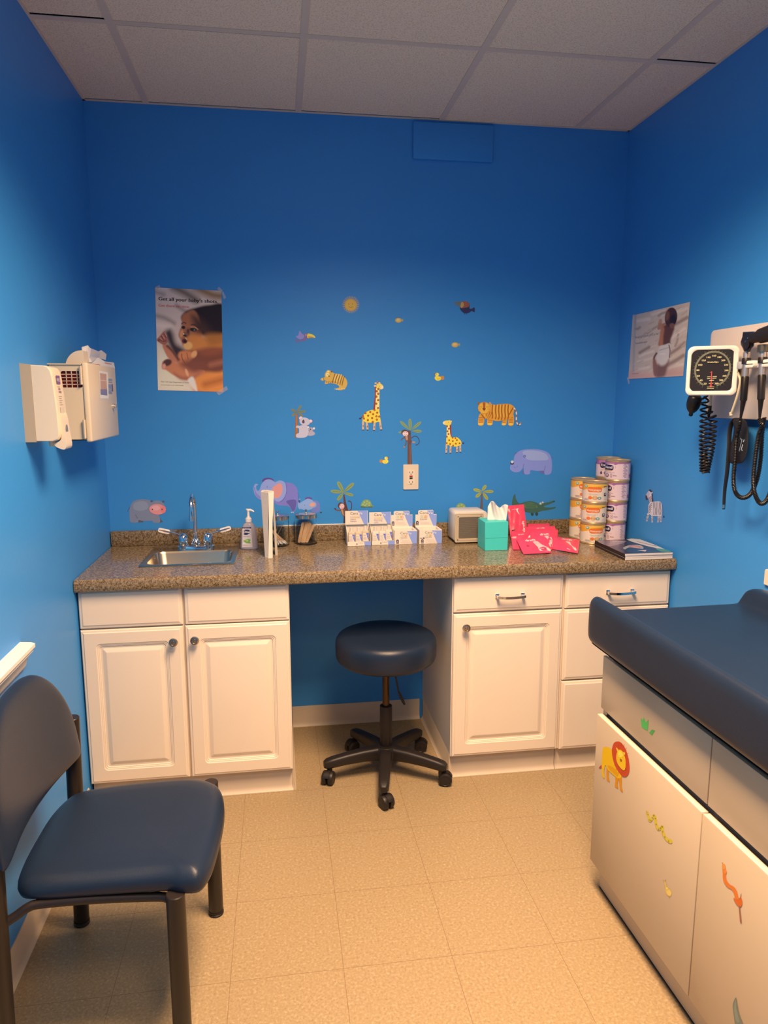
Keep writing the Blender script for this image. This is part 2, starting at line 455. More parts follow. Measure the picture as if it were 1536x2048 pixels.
# fluorescent troffers in the grid (outside the view, they light the room)
M_lens = mat('lit_lens', (.9, .85, .75), .5, emis=((1, .8, .6), 1.5)); M_fix = mat('white_enamel', (.8, .8, .78), .4, noise=.02)
for (yc, sy, lb) in ((TY - 2 * CT, CT, 'long lit fluorescent troffer in the ceiling above the stool'), (TY - 4.5 * CT, CT / 2, 'square lit fluorescent troffer at the rear of the ceiling')):
    xc = BX + 1.5 * CT; t = empty('ceiling_light', lb, 'ceiling light', (xc, yc, CEIL + .002), 'fluorescent troffers')
    bm = NB(); X = CT / 2 - .014; Y = sy - .014
    for a in ((xc - X, yc - Y, xc + X, yc - Y + .025), (xc - X, yc + Y - .025, xc + X, yc + Y), (xc - X, yc - Y + .025, xc - X + .025, yc + Y - .025), (xc + X - .025, yc - Y + .025, xc + X, yc + Y - .025)):
        box(bm, a[0], a[1], CEIL + .002, a[2], a[3], CEIL + .045)
    obj('frame', bm, M_fix, t)
    bm = NB(); box(bm, xc - X + .026, yc - Y + .026, CEIL + .01, xc + X - .026, yc + Y - .026, CEIL + .014); obj('lens', bm, M_lens, t)

# baseboards (coved vinyl) ---------------------------------------
def cove(bm, x0, y0, x1, y1, nx, ny, hgt=.1, t=.004, toe=.014):
    """vinyl base from (x0,y0) to (x1,y1), standing off towards (nx,ny)"""
    prof = [(0, 0), (0, hgt), (t * .6, hgt), (t, hgt - .004), (t, .022), (t + .004, .010), (toe, .0025), (toe, 0)]
    loft(bm, [[(x + nx * a, y + ny * a, z) for a, z in prof] for x, y in ((x0, y0), (x1, y1))])
bm = NB(); cove(bm, 0, REAR, 0, -.60, 1, 0); o = obj('baseboard_left', bm, M_vinyl_base); o['kind'] = 'structure'
bm = NB(); cove(bm, .772, 0, 1.386, 0, 0, -1); o = obj('baseboard_back', bm, M_vinyl_base); o['kind'] = 'structure'
bm = NB(); cove(bm, W, -1.23, W, -.60, -1, 0); o = obj('baseboard_right', bm, M_vinyl_base); o['kind'] = 'structure'

# white chair rail on the left wall, it stops short of the sink
bm = NB(); prof = [(0, 0), (.008, .004), (.012, .012), (.016, .028), (.026, .044), (.034, .052), (.034, .060), (.040, .064), (.040, .074), (.030, .078), (0, .080)]
loft(bm, [[(a, y, .785 + z) for a, z in prof] for y in (REAR, -1.145)]); o = obj('trim_2', bm, M_white_trim); o['kind'] = 'structure'

# painted-over duct cover high on the back wall
bm = NB(); box(bm, 1.338, -.013, 2.557, 1.691, 0, 2.706, .003)
o = obj('duct_cover', bm, M_wall); tag(o, 'flat rectangular box painted blue high on the wall under the ceiling', 'duct cover')

# ================================================================ cabinets
M_cab = mat('white_thermofoil', (.86, .74, .60), .32, spec=.45, noise=.02, nscale=6)
M_side = mat('cabinet_side_laminate', (.78, .70, .60), .45, noise=.03)
M_nick = mat('brushed_nickel', (.55, .50, .44), .28, 1.0)
M_chrome = mat('chrome', (.80, .80, .82), .07, 1.0)
FY = -.585
def fy(u, v, h): return (u, FY + .019 - h, v)
DOOR = [(0, 0), (0, .012), (.003, .0155), (.009, .0165), (.012, .019), (.052, .019), (.055, .0165), (.058, .0165), (.060, .0145), (.063, .0145), (.065, .0115), (.072, .0115), (.086, .0175), (.089, .018)]
DRAW = [(0, 0), (0, .012), (.003, .0155), (.009, .0165), (.014, .019)]
def knob(par, x, z):
    bm = NB(); lathe(bm, [(0, 0), (.009, .0), (.009, .003), (.0055, .006), (.0055, .014), (.0155, .018), (.0165, .022), (.0155, .0245), (.011, .0255), (.0095, .0235), (.006, .0235), (.0045, .0262), (0, .0268)], (x, FY, z), (0, -1, 0), 28)
    tag(obj('knob', bm, M_nick, par), 'round ringed nickel knob')
def pull(par, x, z):
    bm = NB(); w = .052
    for s in (-1, 1):
        box(bm, x + s * w - .008, FY - .004, z - .009, x + s * w + .008, FY - .0002, z + .009, .0015)
        box(bm, x + s * w - .005, FY - .024, z - .005, x + s * w + .005, FY - .003, z + .005, .001)
    loft(bm, [[(x + t * (w + .006), FY - .022 - .006 * (1 - t * t) + a, z - .002 * (1 - t * t) + b) for a, b in ((-.0035, -.005), (.0035, -.005), (.0035, .005), (-.0035, .005))] for t in [k / 6 - 1 for k in range(13)]])
    tag(obj('handle', bm, M_chrome, par), 'bowed chrome bar pull')
def cab_box(par, x0, x1, side_l=False, side_r=False):
    bm = NB(); p_ = .016
    box(bm, x0, -.566, .098, x0 + p_, -.002, .855); box(bm, x1 - p_, -.566, .098, x1, -.002, .855); box(bm, x0 + p_, -.566, .098, x1 - p_, -.002, .114)
    box(bm, x0 + p_, -.012, .114, x1 - p_, -.002, .855); box(bm, x0 + p_, -.566, .69, x1 - p_, -.55, .73); box(bm, x0 + p_, -.566, .838, x1 - p_, -.50, .855)
    if x1 - x0 > .7: box(bm, .355, -.5661, .114, .395, -.54, .838)
    obj('body', bm, M_side, par)
    bm = NB(); box(bm, x0 + .004, -.545, .0, x1 - .004, -.01, .0978)
    cove(bm, x0 + .001, -.546, x1 - .001, -.546, 0, -1, .097, .004, .015)
    if side_l: cove(bm, x0 + .003, -.555, x0 + .003, -.016, -1, 0, .105)
    if side_r: cove(bm, x1 - .003, -.016, x1 - .003, -.555, 1, 0, .105)
    obj('toe_kick', bm, M_vinyl_base, par)
def door(par, x0, z0, x1, z1, kx=None, kz=None):
    bm = NB(); panel(bm, x0, z0, x1, z1, DOOR, fy); d = obj('door', bm, M_cab, par, sharp=7)
    if kx: knob(d, kx, kz)
    return d
def drawer(par, x0, z0, x1, z1, px=None, pz=None, name='drawer'):
    bm = NB(); panel(bm, x0, z0, x1, z1, DRAW, fy); d = obj(name, bm, M_cab, par, sharp=7)
    if px: pull(d, px, pz)
    return d
t = empty('sink_cabinet', 'white sink base cabinet with two panelled doors and knobs at left', 'cabinet', (.385, -.29, 0))
cab_box(t, .006, .764, side_r=True)
drawer(t, .006, .714, .371, .861, name='false_drawer_front'); drawer(t, .379, .713, .763, .860, name='false_drawer_front')
door(t, .006, .103, .369, .708, .336, .655); door(t, .377, .103, .762, .709, .413, .658)
t = empty('base_cabinet', 'white base cabinet with one knobbed door under a drawer, right of the stool', 'cabinet', (1.63, -.29, 0))
cab_box(t, 1.400, 1.855, side_l=True)
drawer(t, 1.403, .711, 1.852, .852, 1.629, .773); door(t, 1.403, .103, 1.852, .704, 1.449, .654)
t = empty('drawer_cabinet', 'white three-drawer base cabinet in the right corner beside the exam table', 'cabinet', (2.08, -.29, 0))
cab_box(t, 1.8555, 2.312)
drawer(t, 1.862, .708, 2.311, .849, 2.092, .770); drawer(t, 1.862, .403, 2.311, .702); drawer(t, 1.862, .100, 2.311, .397)

# ================================================================ countertop
M_lam = mat('speckled_brown_laminate', (.3, .2, .12), .15, spec=.55); nt, N_, L_ = nodes_of(M_lam)
geo = nt.nodes.new('ShaderNodeNewGeometry'); pos = geo.outputs['Position']
n1 = tex(nt, 'Noise', 230, pos, Detail=3.0, Roughness=.6); n3 = tex(nt, 'Noise', 110, pos, Detail=4.0)
b1 = ramp(nt, n1.outputs['Fac'], [(.33, (.02, .012, .006)), (.43, (.12, .075, .035)), (.50, (.25, .175, .085)), (.60, (.36, .28, .17)), (.72, (.55, .46, .33))])
b2 = ramp(nt, n3.outputs['Fac'], [(.40, (.09, .06, .03)), (.5, (.23, .165, .09)), (.62, (.32, .27, .20))])
b_ = mixc(nt, .45, b1, b2)
nt.links.new(b_, N_['Principled BSDF'].inputs['Base Color'])
CZ, CD = .9025, -.61
t = empty('countertop', 'long brown speckled laminate countertop with backsplash over the white cabinets', 'countertop', (1.16, -.3, .857))
SX0, SX1, SY0, SY1 = .205, .548, -.418, -.168
def cprof(x):
    return [(x, -.001, .862), (x, CD + .018, .862), (x, CD + .018, .857), (x, CD + .008, .857), (x, CD + .002, .861), (x, CD, .867), (x, CD, CZ - .012), (x, CD + .003, CZ - .005), (x, CD + .010, CZ), (x, -.001, CZ)]
bm = NB(); loft(bm, [cprof(.003), cprof(SX0)]); loft(bm, [cprof(SX1), cprof(W - .004)])
a = cprof(SX0); b = cprof(SX1)
def cut(p, y): return [q if q[1] <= y else (q[0], y, q[2]) for q in p]
loft(bm, [cut(a, SY0), cut(b, SY0)]); box(bm, SX0, SY1, .862, SX1, -.001, CZ)
obj('worktop', bm, M_lam, t, sharp=30)
bm = NB(); box(bm, .003, -.020, CZ + .0002, W - .004, -.001, .970, .004); obj('backsplash', bm, M_lam, t)
bm = NB(); box(bm, .72, -.0065, .9702, 1.33, -.0005, .9755, .0015); tag(obj('caulk_bead', bm, mat('white_caulk', (.82, .80, .74), .5), t), 'white caulk line on the backsplash top')

# ================================================================ sink and tap
M_steel = mat('satin_steel', (.66, .55, .40), .24, 1.0, noise=.05, nscale=30)
t = empty('sink', 'small stainless steel drop-in sink in the countertop', 'sink', (.376, -.27, CZ))
bm = NB(); x0, x1, y0, y1 = .192, .560, -.436, -.098
R0 = rrect(x0, y0, x1, y1, .02, 5); Ra = rrect(x0 + .004, y0 + .004, x1 - .004, y1 - .004, .018, 5)
Rb = rrect(.214, -.413, .540, -.176, .045, 5); Rc = rrect(.219, -.408, .535, -.181, .042, 5); Rd = rrect(.232, -.395, .522, -.194, .04, 5); Re = rrect(.25, -.38, .505, -.21, .03, 5)
loft(bm, [[(x, y, z) for x, y in r] for r, z in ((R0, CZ + .0008), (R0, CZ + .003), (Ra, CZ + .005), (Rb, CZ + .004), (Rc, CZ - .004), (Rd, CZ - .125), (Re, CZ - .142))], cap0=False)
obj('basin', bm, M_steel, t, sharp=50)
bm = NB(); lathe(bm, [(.038, 0), (.038, .003), (.03, .004), (.026, .001), (0, .001)], (.377, -.295, CZ - .1425), (0, 0, 1)); obj('drain', bm, M_chrome, t)
FX_, FYP, FZ = .3775, -.135, CZ + .0045
t = empty('faucet', 'chrome gooseneck tap with two wrist-blade handles behind the sink', 'tap', (FX_, FYP, FZ))
bm = NB(); s = rrect(-.070, -.024, .070, .024, .022, 6)
loft(bm, [[(FX_ + x * k, FYP + y * k, FZ + z) for x, y in s] for k, z in ((1, 0), (1, .006), (.94, .012), (.86, .0155))])
for sd in (-1, 1): lathe(bm, [(.026, .0), (.026, .012), (.021, .017), (0, .017)], (FX_ + sd * .052, FYP, FZ))
lathe(bm, [(.018, .012), (.0205, .018), (.0205, .028), (.014, .036), (.0115, .045)], (FX_, FYP, FZ)); obj('deck_plate', bm, M_chrome, t)
tip = Vector((FX_ + .001, FYP - .115, 1.058)); R_ = .0575; top = 1.089
path = [(FX_, FYP, FZ + .03), (FX_, FYP, top)] + [(FX_, FYP - R_ + R_ * math.cos(a), top + R_ * math.sin(a)) for a in [PI * k / 14 for k in range(1, 15)]] + [(FX_, FYP - .115, 1.062)]
bm = NB(); tube(bm, path, .0082, 18); o = obj('spout', bm, M_chrome, t)
bm = NB(); cyl(bm, (FX_, FYP - .115, 1.048), (FX_, FYP - .115, 1.068), .0104); obj('aerator', bm, M_chrome, o)
M_blade = mat('white_blade_cap', (.82, .80, .76), .35, noise=.02)
for sd, col_, nm in ((-1, (.75, .08, .04), 'hot'), (1, (.05, .12, .5), 'cold')):
    hx0 = FX_ + sd * .052
    bm = NB(); lathe(bm, [(.0195, .016), (.0215, .026), (.0205, .044), (.0175, .056), (.011, .065), (.004, .068), (0, .068)], (hx0, FYP, FZ)); hd = obj('valve', bm, M_chrome, t)
    A = Vector((hx0, FYP, FZ + .056)); B = Vector((hx0 + sd * .050, FYP - .004, FZ + .076)); C_ = Vector((hx0 + sd * .095, FYP - .008, FZ + .088))
    pts = cr([A, A + (B - A) * .5 + Vector((0, 0, .002)), B, C_], 5, closed=False); n = len(pts)
    rr = [.0055 if i < n * .35 else (.006 + .006 * min(1, (i / n - .35) / .3) if i < n - 3 else .010) for i in range(n)]
    bm = NB(); tube(bm, pts, rr, 12, flat=(1, .38)); hb = obj('blade_handle', bm, M_chrome, hd)
    p = B.lerp(C_, .55); p.z -= .001
    up = Vector((0, 0, 1)); d = (C_ - B).normalized(); nrm = Vector((0, -1, .25)).normalized()
    bm = NB(); s = rrect(-.024, -.0095, .024, .0095, .007, 4); v2 = nrm.cross(d)
    loft(bm, [[p + nrm * (.006 + h) + d * a + v2 * b for a, b in s] for h in (0, .0012)])
    cp = obj('cap', bm, M_blade, hb)
    P = Print(); P.ell(0, 0, .0052, .0052, col_); P.ell(0, 0, .004, .004, (.85, .8, .75)); P.text('H' if sd < 0 else 'C', 0, .002, .004, col_, align='c')
    P.build('mark', lambda a, b, l: p + nrm * (.0076 + l) + (d * a * (1 if d.x > 0 else -1)) + v2 * b * (-1 if v2.z > 0 else 1), cp)

# ================================================================ wall stickers
M_ink = print_mat('sticker_ink', .5)
def sticker(name, label, K, draw, plane=('y', 0), group='jungle wall stickers', cat='wall sticker', parent=None):
    ox, oy, s = K; P = Print(); draw(P)
    ax, v = plane; sg = -1
    o = P.build(name, lambda x, y, l: at(ox + x * s, oy + y * s, ax, v + sg * l), parent, M_ink)
    if parent is None: tag(o, label, cat, group)
    else: o['label'] = label
    return o
def frond(P, x0, y0, x1, y1, w, c, c2):
    dx, dy = x1 - x0, y1 - y0; d = math.hypot(dx, dy); nx, ny = -dy / d * w / 2, dx / d * w / 2
    q = lambda t, k: (x0 + dx * t + nx * k, y0 + dy * t + ny * k)
    P.poly([q(0, .15), q(.3, .8), q(.7, 1), q(.95, .55), q(1, 0), q(.95, -.55), q(.7, -1), q(.3, -.8), q(0, -.15)], c, 3)
    P.line([q(.05, 0), q(.85, 0)], w * .13, c2)

def d_sun(P):
    o = pc(205, 150, 70); pale = pc(105, 130, 160)
    pts = []
    for k in range(44):
        a = 2 * PI * k / 44; r = 108 if k % 2 else 88; pts.append((838 + r * math.cos(a), 172 + r * math.sin(a)))
    P.poly(pts, pale)
    for k in range(22):
        a = 2 * PI * k / 22; P.line([(838 + 74 * math.cos(a), 172 + 74 * math.sin(a)), (838 + 103 * math.cos(a), 172 + 103 * math.sin(a))], 8, o, w1=2)
    P.ell(836, 176, 73, 73, o, n=36); P.ell(836, 176, 60, 60, pc(214, 160, 68), n=30)
    for x in (812, 858): P.ell(x, 165, 5, 6, pc(150, 95, 50))
    P.line([(810, 195), (836, 208), (862, 195)], 5, pc(170, 105, 50), 4)
sticker('sun_sticker', 'orange sun sticker with small rays, topmost on the wall left of centre', (560, 580, .16927), d_sun)
def d_toucan(P):
    P.poly([(185, 578), (215, 588), (270, 582), (285, 550), (280, 525), (300, 512), (330, 515), (330, 560), (305, 595), (265, 608), (215, 608), (200, 628), (188, 610)], pc(120, 95, 135), 4)
    P.poly([(232, 482), (260, 518), (285, 535), (280, 565), (240, 582), (205, 568), (188, 548), (215, 535)], pc(140, 125, 175), 4)
    P.ell(307, 533, 12, 12, pc(190, 130, 140)); P.ell(308, 533, 5, 5, pc(60, 50, 90))
    P.poly([(326, 518), (360, 518), (395, 532), (417, 555), (410, 566), (380, 560), (326, 568)], pc(225, 190, 70), 4)
    P.poly([(332, 548), (375, 550), (392, 560), (340, 566)], pc(205, 140, 55), 3)
sticker('toucan_sticker', 'purple flying toucan sticker with a big yellow beak, left of the sun', (560, 580, .16927), d_toucan)
def d_fish(cx, cy, k):
    def f(P):
        P.ell(cx, cy, 42 * k, 30 * k, pc(150, 140, 110)); P.poly([(cx + 30 * k, cy), (cx + 56 * k, cy - 20 * k), (cx + 54 * k, cy + 16 * k)], pc(180, 140, 80))
        P.ell(cx - 2 * k, cy, 34 * k, 26 * k, pc(205, 155, 75)); P.ell(cx - 3 * k, cy - 4 * k, 20 * k, 13 * k, pc(214, 175, 110))
        for s in (-1, 1): P.line([(cx - 6 * k + s * 20 * k, cy - 38 * k), (cx - 6 * k + s * 8 * k, cy - 30 * k)], 5 * k, pc(70, 90, 110))
    return f
sticker('bee_sticker', 'tiny round orange bee sticker just right of the sun sticker', (560, 580, .16927), d_fish(1400, 358, 1))
sticker('bee_sticker', 'tiny round orange bee sticker, the lower and more rightward of the two bees', (780, 580, .22135), d_fish(588, 495, .8))
def d_toucan2(P):
    dk = pc(50, 45, 75)
    P.poly([(632, 165), (650, 195), (680, 212), (715, 205), (738, 190), (764, 200), (764, 158), (740, 168), (718, 165), (720, 130), (690, 104), (660, 104), (645, 130)], dk, 4)
    P.poly([(640, 108), (690, 102), (718, 125), (712, 150), (690, 158), (650, 165), (634, 150)], pc(150, 80, 60), 4)
    P.poly([(580, 118), (600, 106), (642, 108), (652, 125), (636, 152), (610, 140)], pc(105, 105, 95), 3)
    P.poly([(644, 112), (662, 112), (668, 140), (650, 160), (636, 152)], pc(190, 140, 80), 3)
    P.ell(686, 122, 10, 10, pc(190, 90, 60)); P.ell(686, 122, 4, 4, dk)
    for x in (672, 690): P.line([(x, 208), (x, 222)], 4, dk)
sticker('toucan_sticker', 'dark navy toucan sticker with an orange head, facing left at the upper right', (780, 580, .22135), d_toucan2)
def d_cub(P):
    o, dk, lt = pc(205, 155, 70), pc(120, 75, 35), pc(232, 195, 120)
    P.poly([(560, 950), (600, 955), (640, 985), (690, 992), (740, 1010), (780, 1050), (796, 1100), (780, 1150), (740, 1180), (690, 1182), (660, 1165), (700, 1150), (680, 1120), (640, 1108), (590, 1100), (545, 1112), (528, 1100), (540, 1065), (500, 1072), (480, 1060), (490, 1042), (528, 1030), (532, 990)], o, 4)
    for i, x in enumerate((650, 680, 710, 738, 762)): P.line([(x, 992 + i * 6), (x - 20, 1050 + i * 8), (x - 30, 1095 + i * 8)], 9, dk, 4)
    for x in (668, 698, 728): P.line([(x, 995), (x - 20, 1045), (x - 32, 1085)], 5, lt, 4)
    P.ell(580, 1008, 52, 50, o); P.ell(562, 1000, 22, 26, lt); P.ell(570, 962, 14, 10, lt); P.ell(610, 965, 12, 10, dk)
    P.ell(580, 1018, 12, 7, dk); P.line([(560, 1000), (574, 1004)], 4, dk); P.line([(592, 992), (606, 996)], 4, dk)
    for a in range(7): P.line([(645 + a * 19, 1172 + 6 * math.sin(a)), (655 + a * 19, 1168 + 6 * math.sin(a))], 9, lt)
    for a in range(5): P.line([(545 + a * 22, 1075), (552 + a * 22, 1100)], 5, dk)
    P.line([(500, 1045), (505, 1066)], 5, lt); P.line([(515, 1040), (520, 1064)], 5, dk)
sticker('tiger_cub_sticker', 'striped tiger cub sticker curled up with its tail round, above the koala', (560, 580, .16927), d_cub)
def giraffe(P, body, neck, head, mane, legs, spots, tail, muzzle, ears, eye, sr):
    y, y2, br, rd = pc(232, 190, 60), pc(238, 205, 120), pc(160, 75, 30), pc(150, 45, 40)
    for (a, b) in legs:
        P.line([a, ((a[0] + b[0]) / 2, (a[1] + b[1]) / 2), b], sr * 1.9, pc(205, 160, 120), w1=sr * 1.7); P.ell((a[0] * .4 + b[0] * .6) + 3, a[1] * .4 + b[1] * .6, sr * .4, sr * .9, br)
        P.ell(b[0], b[1] + sr * .3, sr * 1.0, sr * .45, pc(45, 40, 55))
    P.line(tail, sr * .5, pc(60, 40, 60)); P.ell(tail[-1][0], tail[-1][1], sr * 1.0, sr * .7, pc(55, 35, 60))
    P.poly(mane, rd, 2); P.poly(neck, y2); P.poly(body, y, 4)
    for e in ears: P.ell(*e, pc(235, 180, 130))
    P.poly(head, pc(226, 190, 80), 4); P.ell(*muzzle, pc(240, 195, 170)); P.ell(*eye, pc(120, 80, 50))
    for x, yy in spots: P.ell(x, yy, sr, sr * .95, br, n=12); P.ell(x, yy, sr * .45, sr * .4, pc(185, 100, 40), n=8)
def d_gir1(P):
    giraffe(P, [(715, 1068), (600, 1090), (500, 1140), (420, 1220), (385, 1320), (390, 1390), (450, 1435), (560, 1465), (700, 1462), (760, 1470), (860, 1440), (940, 1440), (930, 1330), (905, 1200), (895, 1080), (800, 1050)],
            [(798, 400), (905, 420), (905, 700), (900, 1100), (930, 1280), (740, 1180), (770, 1060), (795, 700)],
            [(815, 300), (850, 262), (930, 262), (1000, 310), (1030, 380), (990, 430), (930, 445), (860, 440), (810, 390)],
            [(768, 370), (815, 370), (808, 700), (790, 940), (765, 1080), (715, 1065), (735, 900), (760, 640)],
            [((405, 1400), (402, 1680)), ((512, 1440), (540, 1680)), ((755, 1460), (738, 1695)), ((920, 1430), (955, 1675))],
            [(622, 1138), (752, 1075), (835, 1158), (710, 1202), (558, 1248), (812, 1268), (900, 1275), (680, 1322), (825, 1368), (548, 1385), (425, 1335), (475, 1170), (862, 1012), (868, 770), (808, 880), (866, 575), (812, 660), (822, 495), (874, 425), (700, 1440), (400, 1265)],
            [(400, 1270), (360, 1310), (310, 1335)], (985, 385, 42, 50), [(770, 335, 34, 30), (790, 250, 36, 22), (905, 240, 30, 20)], (905, 340, 9, 11), 34)
    for x in (838, 870): P.line([(x, 265), (x - 12, 190)], 12, pc(190, 110, 60))
sticker('giraffe_sticker', 'tall yellow giraffe sticker with brown spots facing right', (700, 750, .0651), d_gir1)
def d_gir2(P):
    giraffe(P, [(470, 1050), (600, 1030), (700, 1050), (820, 1040), (930, 1110), (1010, 1220), (1010, 1320), (900, 1380), (730, 1405), (600, 1380), (500, 1340), (420, 1320), (430, 1200), (450, 1110)],
            [(450, 600), (560, 580), (580, 900), (620, 1060), (430, 1180), (445, 900)],
            [(310, 470), (380, 415), (500, 400), (600, 420), (630, 500), (590, 570), (500, 590), (400, 580), (320, 540)],
            [(550, 560), (612, 560), (625, 800), (630, 1030), (585, 1025), (560, 900)],
            [((445, 1320), (432, 1650)), ((600, 1370), (590, 1645)), ((845, 1390), (845, 1620)), ((965, 1330), (975, 1605))],
            [(545, 1160), (682, 1195), (842, 1155), (785, 1078), (675, 1062), (580, 1305), (800, 1290), (945, 1278), (695, 1365), (450, 1270), (455, 1020), (520, 920), (480, 815), (535, 715), (465, 620)],
            [(1010, 1255), (1060, 1265), (1085, 1275)], (340, 490, 36, 48), [(620, 440, 28, 36), (560, 410, 24, 24)], (512, 490, 12, 14), 36)
sticker('giraffe_sticker', 'smaller yellow giraffe sticker with brown spots facing left, below the tiger', (870, 820, .0520833), d_gir2)
def d_koala(P):
    g, g2, pk, tr = pc(190, 172, 176), pc(172, 152, 156), pc(226, 185, 180), pc(150, 92, 52)
    P.poly([(478, 740), (545, 720), (555, 1000), (550, 1470), (455, 1470), (462, 1100)], tr); P.poly([(500, 760), (525, 760), (535, 1300), (495, 1300)], pc(168, 108, 62))
    for q in ((520, 670, 650, 475, 70), (520, 680, 340, 590, 70), (540, 670, 790, 660, 70), (500, 690, 365, 800, 66), (550, 690, 710, 810, 60)): frond(P, *q, pc(130, 118, 78), pc(88, 92, 62))
    P.poly([(600, 1100), (700, 1080), (830, 1100), (880, 1200), (870, 1350), (820, 1430), (700, 1470), (520, 1460), (490, 1380), (540, 1330), (580, 1320), (580, 1180), (500, 1160), (500, 1110), (560, 1090)], g, 4)
    P.poly([(880, 1280), (980, 1260), (1060, 1300), (1070, 1360), (1000, 1400), (870, 1400)], g2, 3)
    P.ell(640, 865, 55, 55, pk); P.ell(945, 960, 62, 58, pc(120, 85, 95)); P.ell(940, 955, 52, 48, pk)
    P.ell(760, 970, 165, 125, g, 14); P.poly([(725, 905), (755, 970), (748, 1015), (710, 1025), (680, 1000), (685, 950)], pc(82, 55, 68), 3)
    P.ell(870, 1140, 30, 24, pc(236, 220, 220)); P.ell(1045, 1180, 28, 34, pc(236, 222, 226)); P.ell(955, 1205, 70, 60, g2); P.ell(937, 1208, 18, 24, pc(70, 45, 60))
sticker('koala_sticker', 'grey koala sticker with a baby koala sitting against a small palm tree', (560, 780, .0651), d_koala)
def d_tiger(P):
    o, dk, lt = pc(214, 140, 45), pc(160, 85, 25), pc(238, 180, 70)
    for (a, b, w) in (((300, 500), (280, 760), 120), ((510, 600), (510, 760), 110), ((900, 620), (870, 765), 90), ((1060, 500), (1050, 765), 110)):
        P.poly([(a[0] - w / 2, a[1]), (a[0] + w / 2, a[1]), (b[0] + w / 2 + 6, b[1]), (b[0] - w / 2 - 12, b[1])], o, 3)
        P.ell(b[0] - 5, b[1] - 18, w / 2 + 12, 26, lt)
        for k in range(4): P.line([(b[0] - w / 2 + 4, b[1] - 60 - k * 38), (b[0] + w / 2 - 6, b[1] - 70 - k * 38)], 11, dk)
    P.poly([(480, 240), (620, 250), (760, 235), (950, 225), (1060, 250), (1130, 320), (1110, 480), (1040, 600), (880, 640), (700, 670), (560, 640), (440, 620), (330, 570), (280, 480)], o, 4)
    for i, x in enumerate((580, 665, 745, 820, 905, 985)):
        P.line([(x, 245 - 4 * (i > 2)), (x - 12, 400), (x + 2, 540), (x - 20, 640 - 12 * abs(i - 3))], 30, dk, 4); P.line([(x + 38, 250), (x + 26, 400), (x + 38, 560)], 12, lt, 4)
    P.line([(1110, 320), (1020, 470), (960, 600)], 36, dk, 4, w1=14)
    for x in (450, 510, 560): P.line([(x, 430), (x - 30, 520), (x - 90, 610)], 20, dk, 4, w1=8)
    P.line([(290, 490), (370, 590)], 26, dk); P.line([(360, 490), (410, 590)], 16, lt)
    P.ell(222, 212, 30, 26, dk); P.ell(512, 212, 34, 28, pc(190, 130, 90))
    P.ell(362, 330, 158, 150, o, n=32); P.ell(362, 335, 140, 132, pc(222, 160, 55), n=32)
    P.poly([(325, 188), (395, 188), (388, 340), (335, 340)], pc(165, 80, 30)); P.poly([(318, 340), (402, 340), (375, 395), (348, 395)], pc(120, 55, 25), 3)
    P.line([(362, 390), (362, 430)], 8, dk)
    for s in (-1, 1):
        for k in range(4): P.line([(362 + s * 90, 300 + k * 38), (362 + s * 148, 290 + k * 42)], 10, pc(190, 120, 40))
        P.ell(362 + s * 70, 305, 12, 9, dk)
    pts = cr([(1120, 330), (1185, 400), (1190, 520), (1185, 640), (1215, 740), (1290, 760), (1310, 700)], 4, closed=False) if 0 else [(1120, 330), (1160, 370), (1185, 430), (1190, 500), (1188, 570), (1186, 640), (1195, 700), (1220, 750), (1265, 765), (1300, 735), (1305, 700)]
    for i, (a, b) in enumerate(zip(pts, pts[1:])): P.line([a, b], 30, (pc(225, 200, 170), pc(150, 95, 70))[i % 2]); P.ell(*b, 16, 16, (pc(225, 200, 170), pc(170, 120, 90))[i % 2], n=10)
sticker('tiger_sticker', 'large orange striped standing tiger sticker above the rhino', (940, 790, .078125), d_tiger)
def d_duck(flip, cx, cy):
    def f(P):
        q = lambda x, y: (cx + x * flip, cy + y)
        P.poly([q(-45, 8), q(-38, -8), q(0, -4), q(2, 18), q(-20, 26), q(-42, 22)], pc(190, 120, 55), 3)
        P.poly([q(-12, 2), q(12, -6), q(30, -10), q(44, 4), q(40, 22), q(20, 34), q(-6, 30), q(-16, 16)], pc(232, 195, 60), 4)
        P.ell(*q(22, -22), 17, 15, pc(236, 205, 80)); P.poly([q(34, -32), q(56, -32), q(40, -18)], pc(150, 80, 45)); P.ell(*q(26, -26), 3.5, 3.5, pc(90, 60, 40))
        P.line([q(-4, 12), q(10, 22), q(24, 14)], 4, pc(200, 140, 50), 4)
    return f
sticker('duck_sticker', 'small yellow duck sticker facing right beside the palm trunk', (560, 740, .19531), d_duck(1, 1065, 925))
sticker('duck_sticker', 'small yellow duck sticker facing left, high between the cub and the tiger', (780, 580, .22135), d_duck(-.95, 446, 785))
